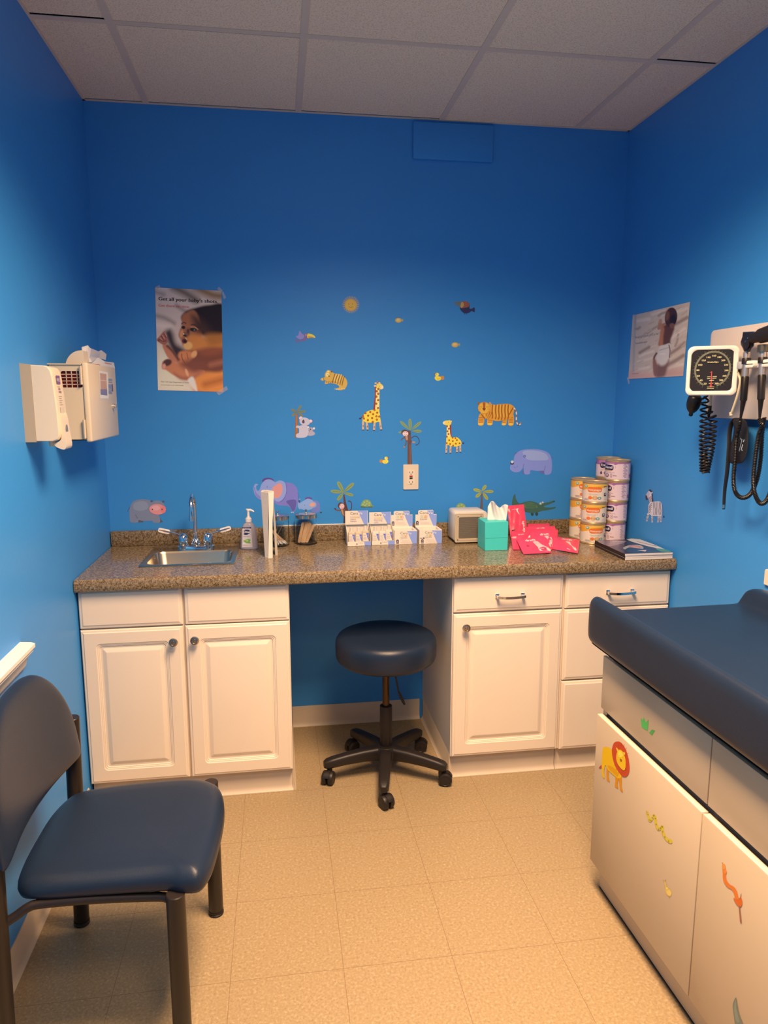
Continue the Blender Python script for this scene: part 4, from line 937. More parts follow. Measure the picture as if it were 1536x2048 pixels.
tube(bm, [(bc - .008, yb + .002, CZ + .1725), (bc + .012, yb - .004, CZ + .1725)], .003, 8); obj('pump', bm, M_pump, t)
P = Print(); nv = (.02, .03, .16)
P.poly([(265, 735), (365, 735), (385, 975), (262, 975)], (.62, .62, .70)); P.rect(262, 733, 366, 752, nv); P.text('ANTIBACTERIAL', 270, 748, 9, (.8, .8, .85), width=88)
P.ell(316, 790, 44, 28, nv); P.text('Dial', 278, 802, 24, (.9, .9, .92), width=76, bold=1.2); P.ell(305, 818, 26, 8, nv)
for q in ((320, 890, 30, 12, -20), (300, 905, 26, 10, 30), (345, 900, 26, 9, -60), (330, 915, 34, 9, 10)): P.ell(q[0], q[1], q[2], q[3], (.16, .42, .08), q[4])
P.ell(318, 893, 16, 6, (.45, .7, .25), -20); P.ell(285, 925, 18, 8, (.7, .8, .75)); P.rect(275, 842, 350, 848, (.4, .4, .5)); P.rect(270, 950, 330, 954, (.4, .4, .5))
P.build('label', front_map((440, 930, .16927), yb - .0225), t, print_mat('label_print', .35))

# ---- paper towels stood on end
M_towel = mat('white_paper_towel', (.80, .75, .68), .85, spec=.1, noise=.05, nscale=60, bump=.9, bscale=420)
M_towel2 = mat('white_paper_edge', (.84, .79, .71), .85, spec=.1)
t = empty('paper_towel_stack', 'upright bundle of folded white paper towels standing on the counter', 'paper towels', (.70, -.33, CZ))
def prism2(name, bot, top, z0, z1, m, mid=None):
    bm = NB(); r = [[(x, y, z0) for x, y in bot]]
    if mid: r.append([(x, y, z0 + (z1 - z0) * .55) for x, y in mid])
    r.append([(x, y, z1) for x, y in top]); loft(bm, r); return obj(name, bm, m, t, sharp=25)
def px(p, y): return at(p, 1050, 'y', y).x
prism2('folded_bundle', [(px(528, -.33), -.33), (px(534.5, -.355), -.352), (px(536, -.34), -.338), (px(536, -.27), -.27), (px(529, -.27), -.27)],
       [(px(523.5, -.33), -.325), (px(538, -.355), -.35), (px(539, -.34), -.335), (px(539, -.27), -.27), (px(526, -.27), -.27)], CZ + .0005, 1.172, M_towel)
prism2('outer_fold', [(px(534.6, -.355), -.355), (px(543.6, -.35), -.35), (px(543.6, -.30), -.30), (px(536.3, -.30), -.30)],
       [(px(538.2, -.355), -.352), (px(549.5, -.345), -.345), (px(549, -.29), -.29), (px(539.3, -.29), -.29)], CZ + .0005, 1.170, M_towel2, [(px(538.2, -.355), -.355), (px(545, -.35), -.35), (px(545, -.30), -.30), (px(539.6, -.30), -.30)])
prism2('loose_towel', [(px(549, -.30), -.30), (px(554, -.31), -.31), (px(554, -.25), -.25), (px(549, -.25), -.25)],
       [(px(546.7, -.30), -.30), (px(547.8, -.31), -.31), (px(547.8, -.25), -.25), (px(546.7, -.25), -.25)], CZ + .0005, 1.135, M_towel2, [(px(547.5, -.30), -.30), (px(551.5, -.31), -.31), (px(551.5, -.25), -.25), (px(547.5, -.25), -.25)])
bm = NB(); A = [(px(530, -.3), -.30), (px(546, -.33), -.33), (px(546, -.335), -.335), (px(529, -.31), -.31)]
loft(bm, [[(x, y, z) for x, y in A] for z in (1.1735, 1.1765)]); obj('top_flap', bm, M_towel2, t)

# ---- glass jars
M_glass = mat('clear_glass', (.96, .98, .98), .03, spec=.5, trans=1.0, ior=1.18)
M_lid = mat('polished_steel_lid', (.66, .62, .58), .16, 1.0)
def jar(cx, cy, label):
    t = empty('glass_jar', label, 'jar', (cx, cy, CZ), 'glass supply jars'); r = .0485
    bm = NB(); lathe(bm, [(0, .0005), (r - .004, .0005), (r, .005), (r, .118), (r - .0025, .118), (r - .0025, .009), (r - .006, .0065), (0, .0065)], (cx, cy, CZ), seg=48); obj('glass', bm, M_glass, t)
    bm = NB(); lathe(bm, [(r + .0015, .1185), (r + .0015, .133), (r - .002, .1365), (.012, .1385), (.006, .1395), (.0042, .142), (.0042, .150), (.0055, .1515), (.0055, .1545), (0, .1555)], (cx, cy, CZ), seg=48); obj('lid', bm, M_lid, t)
    return t
j1 = (at(612.5, 1055, 'y', -.078).x, -.078); j2 = (at(556, 1055, 'y', -.100).x, -.100)
jar(*j1, 'glass jar with a steel lid holding flat wooden tongue depressors')
jar(*j2, 'glass jar with a steel lid holding cotton swabs, half behind the paper towels')
M_wood = mat('birch_wood', (.74, .48, .27), .6, noise=.12, nscale=60); M_wood2 = mat('birch_stick', (.78, .55, .33), .6, noise=.1, nscale=80); M_cot = mat('cotton', (.85, .82, .76), .95, spec=.05)
rnd = random.Random(11)
def stick(bm, a, b, w, th, nrm):
    a, b = Vector(a), Vector(b); d = (b - a).normalized(); n = Vector(nrm); n = (n - d * n.dot(d)).normalized(); s = d.cross(n); L = (b - a).length
    out = []
    for k in range(9): g = PI * k / 8 - PI / 2; out.append((L - w / 2 + w / 2 * math.cos(g), w / 2 * math.sin(g)))
    for k in range(9): g = PI * k / 8 + PI / 2; out.append((w / 2 + w / 2 * math.cos(g), w / 2 * math.sin(g)))
    loft(bm, [[a + d * u + s * v + n * h for u, v in out] for h in (-th / 2, th / 2)])
lab = 'flat wooden tongue depressor leaning inside the right glass jar'
for k in range(13):
    q = k / 12; ang = -.3 + q * .5
    x0 = j1[0] - .034 + .030 * q + rnd.uniform(-.003, .003); x1 = j1[0] - .014 + .044 * q + rnd.uniform(-.003, .003)
    y0 = j1[1] - .018 + (k % 4) * .007; y1 = j1[1] - .016 + (k % 4) * .009 + rnd.uniform(-.002, .002)
    a = Vector((x0, y0, CZ + .0085)); b = Vector((x1, y1, CZ + .100 - .012 * (q > .7) + rnd.uniform(-.003, .002)))
    bm = NB(); stick(bm, a, b, .0125, .0016, (ang, -1, .1)); tag(obj('tongue_depressor', bm, M_wood, None), lab, 'tongue depressor', 'tongue depressors in the jar')
lab = 'cotton swab with a thin wooden stick lying fanned in the left glass jar'
for k in range(15):
    q = k / 14
    a = Vector((j2[0] + .000 + .036 * q, j2[1] - .026 + (k % 3) * .007 + .010 * q, CZ + .011 + .004 * (k % 2)))
    b = Vector((j2[0] - .034 + .010 * q, j2[1] - .004 + (k % 3) * .005, CZ + .070 + .014 * (1 - q)))
    d = (b - a).normalized(); bm = NB(); tube(bm, [a, b], .0011, 6)
    o = obj('cotton_swab', bm, M_wood2, None); tag(o, lab, 'cotton swab', 'cotton swabs in the jar')
    bm = NB(); tube(bm, [a - d * .003, a - d * .001, a + d * .005, a + d * .010, a + d * .013], [.0012, .0026, .003, .0024, .0012], 8); obj('cotton_tip', bm, M_cot, o)
for k, (xa, xb) in enumerate(((-.012, .004), (-.004, .026))):
    a = Vector((j2[0] + xa - .012, j2[1] + .022, CZ + .02)); b = Vector((j2[0] + xb, j2[1] + .020, CZ + .098 - .004 * (1 - k)))
    bm = NB(); tube(bm, [a, b], .0012, 6); o = obj('cotton_swab', bm, M_wood2, None); tag(o, 'cotton swab standing taller and steeper than the fan in the left jar', 'cotton swab', 'cotton swabs in the jar')

# ---- lotion display boxes
M_card = mat('white_cardboard', (.84, .78, .69), .55, noise=.02)
M_cardprint = print_mat('carton_print', .4)
PUR = pc(135, 140, 205); CW = (.86, .80, .71); GR = (.18, .16, .16)
def wall4(bm, a, b, zb, za0, za1, th=.0012):
    """upright card from plan point a to b, top height za0 -> za1"""
    a, b = Vector((*a, 0)), Vector((*b, 0)); d = (b - a).normalized(); n = Vector((-d.y, d.x, 0)) * th
    loft(bm, [[a + Vector((0, 0, zb)), b + Vector((0, 0, zb)), b + Vector((0, 0, za1)), a + Vector((0, 0, za0))], [a + n + Vector((0, 0, zb)), b + n + Vector((0, 0, zb)), b + n + Vector((0, 0, za1)), a + n + Vector((0, 0, za0))]])
def logo(P, x, y, w, h, bx):
    """brand word: dark up to the slanted panel, white inside it"""
    P.text('Cera', x, y, h, GR, width=w * .64); P.text('Ve', x + w * .66, y, h, (.86, .84, .86), width=w * .34, bold=h * .02)
def badge(P, x, y, w):
    P.rect(x - w / 2, y - w * .7, x + w / 2, y + w * .55, (.10, .08, .12)); P.ell(x, y - w * .6, w / 2, w * .42, (.10, .08, .12), n=16); P.ell(x, y - w * .35, w * .2, w * .22, (.6, .55, .6)); P.rect(x - w * .35, y + w * .12, x + w * .35, y + w * .34, (.6, .55, .6))
def swatches(P, x, y, w, h, cols):
    n = len(cols)
    for i, c_ in enumerate(cols): P.rect(x + w * i / n, y, x + w * (i + 1) / n - w * .02, y + h, tuple(k * .75 for k in c_)); P.rect(x + w * i / n + h * .07, y + h * .07, x + w * (i + 1) / n - w * .02 - h * .07, y + h * .93, c_)
SW1 = [(.8, .7, .75), (.84, .76, .5), (.84, .72, .42), (.84, .74, .5), (.7, .68, .8)]; SW2 = [(.8, .74, .7), (.55, .75, .62), (.84, .78, .45), (.85, .5, .2), (.75, .6, .62)]
M_bot = mat('milky_bottle', (.80, .75, .66), .3, noise=.02); M_botc = mat('tinted_wash_bottle', (.66, .58, .43), .2, noise=.02)
def small_bottle(par_label, cx, cy, z0, K, ypl, lx, ly, clear, grp):
    t = empty('lotion_bottle', par_label, 'bottle', (cx, cy, z0), grp); w, d = .0155, .0105
    def o_(k, z): return [(cx + x * k, cy + y * k, z0 + z) for x, y in rrect(-w, -d, w, d, .006, 4)]
    bm = NB(); loft(bm, [o_(.9, .0), o_(1, .002), o_(1, .050), o_(.93, .054), o_(.6, .057)]); obj('body', bm, M_botc if clear else M_bot, t)
    bm = NB(); lathe(bm, [(.0085, .0565), (.0085, .0600), (.0078, .0602), (.0074, .0765), (0, .077)], (cx, cy, z0), seg=20); obj('cap', bm, M_bot, t)
    P = Print(); P.rect(-.012, -.046, .013, -.010, (.80, .76, .70) if clear else CW); P.poly([(.002, -.046), (.013, -.046), (.013, -.012), (.009, -.022)], pc(95, 100, 170)); P.text('Cera', -.0105, -.034, .005, (.12, .12, .25), width=.013); P.text('Ve', .003, -.034, .005, (.8, .8, .85), width=.008)
    for k in range(3): P.rect(-.0105, -.028 + k * .005, .004, -.0267 + k * .005, (.35, .33, .45))
    P.build('label', lambda x, y, l: Vector((cx + x, cy - d - l, z0 - y)), t, M_cardprint)
def display(n, xl, xr, yf, ybk, ztop, title, label, bottles_at):
    t = empty('display_box', label, 'display box', ((xl + xr) / 2, (yf + ybk) / 2, CZ), 'lotion sample display boxes')
    bm = NB(); z0 = CZ + .0005
    box(bm, xl, yf, z0, xr, ybk, z0 + .0012); wall4(bm, (xl, yf), (xr, yf), z0, .019 + z0, .019 + z0); wall4(bm, (xr, ybk), (xl, ybk), z0, z0 + .085, z0 + .085)
    wall4(bm, (xl, ybk), (xl, yf), z0, z0 + .085, z0 + .045); wall4(bm, (xr, yf), (xr, ybk), z0, z0 + .045, z0 + .085); obj('tray', bm, M_card, t)
    bm = NB(); box(bm, xl - .002, ybk - .012, z0 + .082, xr - .004, ybk - .0105, ztop); hd = obj('header_card', bm, M_card, t)
    wd = (xr - xl); P = Print(); H = (ztop - z0 - .082)
    P.poly([(.54 * wd, 0), (wd - .004, 0), (wd - .004, H), (.82 * wd, H)], PUR); logo(P, .22 * wd, .017, .52 * wd, .0115, 0)
    swatches(P, .22 * wd, .023, .42 * wd, .009, SW1)
    for k, s in enumerate(title): P.text(s, .22 * wd, .0405 + k * .0085, .0052, (.28, .22, .42))
    P.build('header_print', lambda x, y, l: Vector((xl - .002 + x, ybk - .0124 - l, ztop - y)), hd, M_cardprint)
    P = Print(); P.rect(0, 0, wd, .0185, CW); P.poly([(.68 * wd, 0), (wd, 0), (wd, .0185), (.74 * wd, .0185)], PUR); logo(P, .46 * wd, .0085, .3 * wd, .0055, 0); badge(P, .4 * wd, .012, .005)
    P.build('lip_print', lambda x, y, l: Vector((xl + x, yf - .0002 - l, z0 + .0188 - y)), t, M_cardprint)
    for i, (bx, by, bz, clear) in enumerate(bottles_at):
        small_bottle('%s sample bottle, %s of the three in the %s tray' % (('clear wash' if clear else 'white lotion'), ('leftmost', 'middle', 'rightmost')[i], n), bx, by, z0 + .0015 + bz, None, None, 0, 0, clear, 'sample bottles in the display trays')
display('first', 1.0265, 1.130, -.165, -.078, 1.0475, ('Wash &', 'Shampoo'), 'open white and lilac display tray of wash and shampoo bottles, far left of four', [(1.047, -.138, 0, True), (1.0785, -.138, 0, True), (1.110, -.128, .004, True)])
display('second', 1.1345, 1.235, -.160, -.078, 1.0385, ('Moisturizing', 'Lotion'), 'open white and lilac display tray of moisturizing lotion bottles', [(1.154, -.135, 0, False), (1.1855, -.135, 0, False), (1.216, -.122, .004, False)])
def carton(K, front, back, yf, ybk, label, sw, txt, night):
    """front=(x0,x1,y0,y1), back=(x0,x1,ysh,ytop,tab x0,tab x1,ybot) in crop pixels"""
    yf = at(K[0] + front[0] * K[2], K[1] + front[3] * K[2], 'z', CZ + .0008).y
    f = front_map(K, yf); g_ = front_map(K, ybk); z0 = CZ + .0005
    x0, x1 = f(front[0], front[3], 0).x, f(front[1], front[3], 0).x; zt = f(front[0], front[2], 0).z
    t = empty('display_box', label, 'display box', ((x0 + x1) / 2, (yf + ybk) / 2, CZ), 'lotion sample display boxes')
    bm = NB(); yb2 = ybk + .001; rim = .012
    o_ = [(x0, yf), (x1, yf), (x1 - .002, yb2), (x0 - .001, yb2)]; i_ = [(x0 + rim + .006, yf + .006), (x1 - rim, yf + .006), (x1 - rim, yb2 - .012), (x0 + rim, yb2 - .012)]
    loft(bm, [[(x, y, z0) for x, y in o_], [(x, y, zt) for x, y in o_], [(x, y, zt) for x, y in i_], [(x, y, zt - .03) for x, y in i_]]); obj('tray', bm, M_card, t, sharp=20)
    a = g_(back[0], back[2], 0); b = g_(back[1], back[2], 0); c_ = g_(back[4], back[3], 0); d_ = g_(back[5], back[3], 0); r = .004
    pl = [(a.x, zt - .01), (b.x, zt - .01), (b.x, a.z), (d_.x, a.z), (d_.x, c_.z - r), (d_.x - r, c_.z), (c_.x + r, c_.z), (c_.x, c_.z - r), (c_.x, a.z), (a.x, a.z)]
    bm = NB(); loft(bm, [[(x, y, z) for x, z in pl] for y in (ybk, ybk - .0012)]); hd = obj('header_card', bm, M_card, t, sharp=20)
    P = Print(); X0, X1, YS, YT, T0, T1, YB = back; wd = X1 - X0
    P.poly([(X0 + wd * .56, YT + 4), (T1 - 8, YT + 4), (T1 - 2, YT + 20), (T1 - 2, YS + 2), (X1 - 2, YS + 2), (X1 - 2, YB), (X1 - wd * .16, YB)], PUR)
    logo(P, X0 + wd * .2, YT + 95, wd * .62, 62, 0); swatches(P, X0 + wd * .22, YS + 20, wd * .36, 62, sw); P.text(txt[0], X0 + wd * .22, YS + 125, 22, (.2, .15, .25) if night else (.4, .36, .45), width=wd * .34, bold=1); P.text(txt[1], X0 + wd * .22, YS + 155, 16, (.4, .36, .45))
    for k in range(3): P.rect(X0 + wd * .22, YS + 190 + k * 30, X0 + wd * (.66 + .05 * k), YS + 194 + k * 30, (.55, .48, .45))
    badge(P, X0 + 50, YB - 55, 68)
    P.build('header_print', lambda x, y, l: g_(x, y, .0012 + l), hd, M_cardprint)
    P = Print(); X0, X1, Y0, Y1 = front; wd = X1 - X0
    P.poly([(X0 + wd * .56, Y0 + 4), (X1, Y0 + 4), (X1, Y1), (X0 + wd * .80, Y1)], PUR); logo(P, X0 + wd * .26, Y0 + 85, wd * .50, 58, 0); swatches(P, X0 + wd * .27, Y0 + 105, wd * .3, 55, sw)
    P.text(txt[0], X0 + wd * .27, Y0 + 188, 18, (.2, .15, .25) if night else (.4, .36, .45), width=wd * .28, bold=.5); P.text(txt[1], X0 + wd * .27, Y0 + 216, 13, (.4, .36, .45))
    for k in range(4): P.rect(X0 + wd * .3, Y0 + 240 + k * 24, X0 + wd * (.66 + .04 * k), Y0 + 243 + k * 24, (.6, .53, .48))
    if night: P.ell(X0 + wd * .2, Y0 + 200, 22, 18, (.08, .06, .1)); P.rect(X0 + 20, Y0 + 196, X0 + 80, Y0 + 206, (.12, .1, .14))
    badge(P, X0 + 75 if not night else X0 + 78, Y1 - 55, 66)
    def fp(x, y, l): v = f(x, y, l); v.z = max(v.z, z0 + .0003); return v
    P.build('front_print', fp, t, M_cardprint)
K780 = (780, 1000, .078125)
carton(K780, (118, 690, 792, 1135), (28, 575, 385, 285, 95, 505, 670), -.168, -.082, 'white and lilac carton, third display box with a round-cornered top tab', SW2, ('Moisturizing', 'Cream'), False)
carton(K780, (750, 1325, 775, 1125), (650, 1190, 372, 262, 722, 1115, 660), -.168, -.080, 'white and lilac carton nearest the fan heater, with a bold eczema relief line', SW2, ('Eczema Relief', 'Creamy oil'), True)

# ---- fan heater / radio shaped cabinet
M_cream = mat('cream_plastic', (.76, .72, .65), .35, noise=.02); M_tan = mat('tan_plastic', (.56, .47, .34), .4, noise=.03); M_grill = mat('dark_grille', (.16, .13, .105), .5, noise=.05)
hx0_, hx1_, hy0, hy1, hz0, hz1 = 1.503, 1.652, -.185, -.05, CZ + .004, 1.047
t = empty('fan_heater', 'boxy cream fan heater with a square tan grille beside the tissue box', 'fan heater', ((hx0_ + hx1_) / 2, (hy0 + hy1) / 2, CZ))
bm = NB(); loft(bm, [[(x + (hx1_ + hx0_) / 2, y, z + (hz1 + hz0) / 2) for x, z in rrect(-.0745 * k, -.0695 * k, .0745 * k, .0695 * k, .016, 6)] for y, k in ((hy1, .95), (hy1 - .008, 1), (hy0 + .004, 1), (hy0, .97))]); obj('housing', bm, M_cream, t)
for sx_ in (hx0_ + .02, hx1_ - .02):
    pass
bm = NB()
lathe(bm, [(.008, 0), (.008, .0045)], (hx0_ + .02, hy0 + .02, CZ + .0003), seg=12); obj('foot', bm, M_blk, t)
bm = NB(); lathe(bm, [(.008, 0), (.008, .0045)], (hx1_ - .02, hy0 + .02, CZ + .0003), seg=12); obj('foot', bm, M_blk, t)
KH = (880, 940, .1953); hf = front_map(KH, hy0 - .001)
fx0, fz0, fx1, fz1 = hf(150, 745, 0).x, hf(150, 742, 0).z, hf(445, 440, 0).x, hf(445, 440, 0).z
cx_, cz_ = (fx0 + fx1) / 2, (fz0 + fz1) / 2; hw, hh = (fx1 - fx0) / 2, (fz1 - fz0) / 2
bm = NB(); fr = lambda k, ins, y: [(cx_ + x, y, cz_ + z) for x, z in rrect(-hw + ins, -hh + ins, hw - ins, hh - ins, .006, 4)]
loft(bm, [fr(0, 0, hy0), fr(0, 0, hy0 - .004), fr(0, .004, hy0 - .005), fr(0, .005, hy0 - .0035), fr(0, .008, hy0 - .0035), fr(0, .009, hy0 - .005), fr(0, .0165, hy0 - .005), fr(0, .0175, hy0 - .002)]); b_ = obj('front_bezel', bm, M_tan, t, sharp=25)
for a_, b2_ in ((-1, -1), (1, -1), (1, 1), (-1, 1)):
    bm = NB(); lathe(bm, [(.0026, 0), (.0026, .0012), (0, .0016)], (cx_ + a_ * (hw - .0125), hy0 - .005, cz_ + b2_ * (hh - .0125)), (0, -1, 0), 10); obj('screw', bm, M_lid, b_)
bm = NB(); nsl = 22; gw, gh = hw - .0175, hh - .0175
box(bm, cx_ - gw, hy0 - .0019, cz_ - gh, cx_ + gw, hy0 - .0005, cz_ + gh)
for k in range(nsl): z = cz_ - gh + 2 * gh * (k + .5) / nsl; box(bm, cx_ - gw, hy0 - .0036, z - .0012, cx_ + gw, hy0 - .0018, z + .0012)
obj('grille', bm, M_grill, t)

# ---- tissue box
M_teal = mat('teal_carton', pc(72, 188, 165, .84), .5, noise=.03); M_tis = mat('soft_tissue', (.85, .83, .80), .9, spec=.05)
tx0, tx1, ty0, ty1, tz1 = 1.5935, 1.6945, -.348, -.238, 1.0265
t = empty('tissue_box', 'cube shaped teal tissue box with a white tissue pulled up', 'tissue box', ((tx0 + tx1) / 2, (ty0 + ty1) / 2, CZ))
bm = NB(); box(bm, tx0, ty0, CZ + .0005, tx1, ty1, tz1, .0012, 1); bx_ = obj('carton', bm, M_teal, t)
bm = NB(); box(bm, tx0 + .001, ty0 - .0006, .9575, tx1 - .001, ty0, .9583); obj('flap_seam', bm, mat('teal_edge', pc(45, 140, 120), .5), bx_)
tcx, tcy = (tx0 + tx1) / 2 - .003, (ty0 + ty1) / 2 - .01
bm = NB(); nu, nv_ = 48, 12; rows = []
KT = (880, 940, .1953)
edge_top = [(490, 375), (520, 325), (540, 318), (560, 335), (590, 372), (615, 385), (640, 362), (670, 352), (698, 362)]; edge_bot = [(484, 512), (505, 515), (530, 516), (560, 516), (590, 518), (620, 520), (645, 522), (662, 522), (678, 522)]
et = cr([(a, b, 0) for a, b in edge_top], 6, closed=False); eb = cr([(a, b, 0) for a, b in edge_bot], 6, closed=False); nn = len(et)
R_ = []
for j in range(nv_ + 1):
    v = j / nv_; row = []
    for i in range(nn):
        p = eb[i].lerp(et[i], v); u = i / (nn - 1); yy = tcy + .016 * math.sin(u * 9 + v * 2.0) * (.25 + .75 * v) + .008 * math.sin(u * 23 + v * 5) * v + .012 * v
        row.append(bm.verts.new(at(KT[0] + p.x * KT[2], KT[1] + p.y * KT[2], 'y', yy)))
    R_.append(row)
for A, B in zip(R_, R_[1:]):
    for i in range(nn - 1): bm.faces.new((A[i], A[i + 1], B[i + 1], B[i]))
o = obj('tissue', bm, M_tis, t); md = o.modifiers.new('s', 'SOLIDIFY'); md.thickness = .0006

# ---- red sachets
M_sach = print_mat('glossy_sachet', .22, .6)
RED = pc(228, 62, 82, .9); RED2 = pc(200, 42, 62, .9); KS = (990, 1000, .1237)
rnd = random.Random(5)
def corner(c_):
    p = at(KS[0] + c_[0] * KS[2], KS[1] + c_[1] * KS[2], c_[2], c_[3])
    return p if p.z > CZ + .006 else at(KS[0] + c_[0] * KS[2], KS[1] + c_[1] * KS[2], 'z', CZ + .006)
def sachet(cs, label, art):
    TL, TR, BR, BL = [corner(c_) for c_ in cs]
    n = ((TR - TL).cross(BL - TL)).normalized()
    if n.dot(CAM - TL) < 0: n = -n
    ph = rnd.uniform(0, 6)
    def S(u, v):
        p = TL.lerp(TR, u).lerp(BL.lerp(BR, u), v)
        e = (max(0, 1 - (2 * u - 1) ** 4) * max(0, 1 - (2 * v - 1) ** 4)); return p, e
    N = 18; me_v = []; bm = NB(); cl = None
    def side(sg):
        rows = []
        for j in range(N + 1):
            row = []
            for i in range(N + 1):
                u, v = i / N, j / N; p, e = S(u, v); w = .0009 * math.sin(u * 17 + v * 6 + ph) * e + .0008 * math.sin(v * 21 - u * 8 + ph) * e
                row.append(bm.verts.new(p + n * (sg * (.0006 + .0042 * e) + w)))
            rows.append(row)
        for A, B in zip(rows, rows[1:]):
            for i in range(N): bm.faces.new((A[i], A[i + 1], B[i + 1], B[i]))
        return rows
    a = side(1); b = side(-1)
    for q in range(N):
        for e1, e2 in ((a[0], b[0]), (a[-1], b[-1])): bm.faces.new((e1[q], e1[q + 1], e2[q + 1], e2[q]))
        bm.faces.new((a[q][0], a[q + 1][0], b[q + 1][0], b[q][0])); bm.faces.new((a[q][-1], a[q + 1][-1], b[q + 1][-1], b[q][-1]))
    o = obj('detergent_sachet', bm, mat('red_foil', RED, .24, spec=.6, noise=.06, nscale=25), None); tag(o, label, 'sachet', 'red detergent sachets')
    P = Print(); P.rect(2, 3, 98, 97, RED); art(P)
    def mp(x, y, l):
        u, v = x / 100, y / 100; p, e = S(u, v); w = .0009 * math.sin(u * 17 + v * 6 + ph) * e + .0008 * math.sin(v * 21 - u * 8 + ph) * e
        return p + n * (.0009 + .0046 * e + w + l)
    P.build('printing', mp, o, print_mat('sachet_print', .3), step=.00005, base=.0001)
WH = (.85, .78, .76)
def art_std(tx, ty, tw, th, x, y, k=1):
    def f(P):
        P.text('dreft', tx, ty, th, WH, width=tw, bold=.6)
        P.rect(2, 5, 98, 7, RED2)
        if x is not None:
            P.poly([(x, y), (x + 20 * k, y - 3), (x + 28 * k, y + 22 * k), (x + 48 * k, y + 38 * k), (x + 50 * k, y + 58 * k), (x + 12 * k, y + 56 * k), (x + 10 * k, y + 34 * k)], (.70, .55, .55), 2)
            P.ell(x + 14 * k, y + 10 * k, 8 * k, 7 * k, (.62, .60, .55)); P.poly([(x + 14 * k, y + 46 * k), (x + 44 * k, y + 42 * k), (x + 48 * k, y + 54 * k), (x + 16 * k, y + 56 * k)], WH, 2); P.ell(x + 34 * k, y + 44 * k, 5 * k, 4 * k, (.45, .12, .16))
            P.ell(x - 22 * k, y + 20 * k, 5, 6, RED2)
    return f
def art_none(P): P.rect(4, 6, 96, 9, RED2); P.text('dreft', 40, 40, 12, WH, width=26)
def art_tall(P):
    P.text('dreft', 88, 96, 15, WH, width=38, ang=-90, bold=.6); P.rect(4, 14, 60, 15.5, (.8, .45, .5)); P.poly([(48, 14), (64, 12), (58, 20), (66, 34), (60, 30), (52, 22)], WH); P.rect(10, 80, 30, 83, (.01, .01, .01)); P.ell(22, 93, 14, 3, WH)
z_ = CZ + .006
sachet([(530, 385, 'y', -.035), (880, 380, 'y', -.035), (905, 600, 'y', -.085), (520, 600, 'y', -.085)], 'red sachet at the very back of the pile, only its crimped top edge showing', art_none)
sachet([(195, 95, 'y', -.100), (465, 70, 'y', -.100), (520, 520, 'y', -.15), (250, 600, 'y', -.15)], 'red sachet standing tallest, upright behind the tissue', art_tall)
sachet([(500, 435, 'y', -.125), (962, 422, 'y', -.125), (1025, 600, 'y', -.175), (520, 660, 'y', -.175)], 'red sachet propped at the back of the pile, its right edge beside the cans', art_std(35, 22, 28, 8, None, 0))
sachet([(560, 520, 'y', -.200), (1020, 480, 'y', -.200), (1000, 700, 'y', -.258), (600, 760, 'y', -.258)], 'red sachet in the middle of the pile with tilted white lettering at its top', art_std(35, 38, 32, 14, None, 0))
sachet([(262, 520, 'y', -.185), (700, 520, 'y', -.185), (730, 690, 'y', -.245), (300, 690, 'y', -.245)], 'red sachet lying behind the foremost one, white blot at its lower middle', lambda P: (P.text('dreft', 22, 35, 12, WH, width=22), P.poly([(58, 52), (66, 35), (72, 48), (86, 50), (84, 60), (58, 60)], WH, 2)))
sachet([(258, 600, 'y', -.265), (420, 580, 'y', -.265), (480, 800, 'z', z_), (292, 800, 'z', z_)], 'red sachet standing crumpled at the left end of the pile by the teal box', lambda P: P.poly([(2, 3), (50, 2), (45, 22), (20, 20)], (.7, .5, .48), 2))
sachet([(690, 590, 'y', -.285), (935, 570, 'y', -.285), (925, 800, 'z', z_), (830, 830, 'z', z_)], 'red sachet with a white baby picture, wedged between the two front sachets', lambda P: (P.poly([(40, 8), (75, 4), (98, 35), (96, 60), (98, 82), (60, 78), (72, 50)], (.72, .58, .58), 2), P.ell(85, 46, 14, 8, (.6, .5, .62)), P.poly([(58, 60), (96, 66), (98, 84), (70, 82)], WH, 2)))
sachet([(345, 635, 'y', -.310), (790, 600, 'y', -.310), (912, 852, 'z', z_), (460, 874, 'z', z_)], 'foremost red sachet leaning at the front left of the pile', art_std(27, 26, 36, 13, 50, 34))
sachet([(925, 590, 'y', -.285), (1370, 640, 'y', -.285), (1340, 862, 'z', z_), (918, 790, 'z', z_)], 'red sachet lying flattest at the right end, in front of the orange cans', art_std(34, 24, 38, 13, 46, 38, .9))

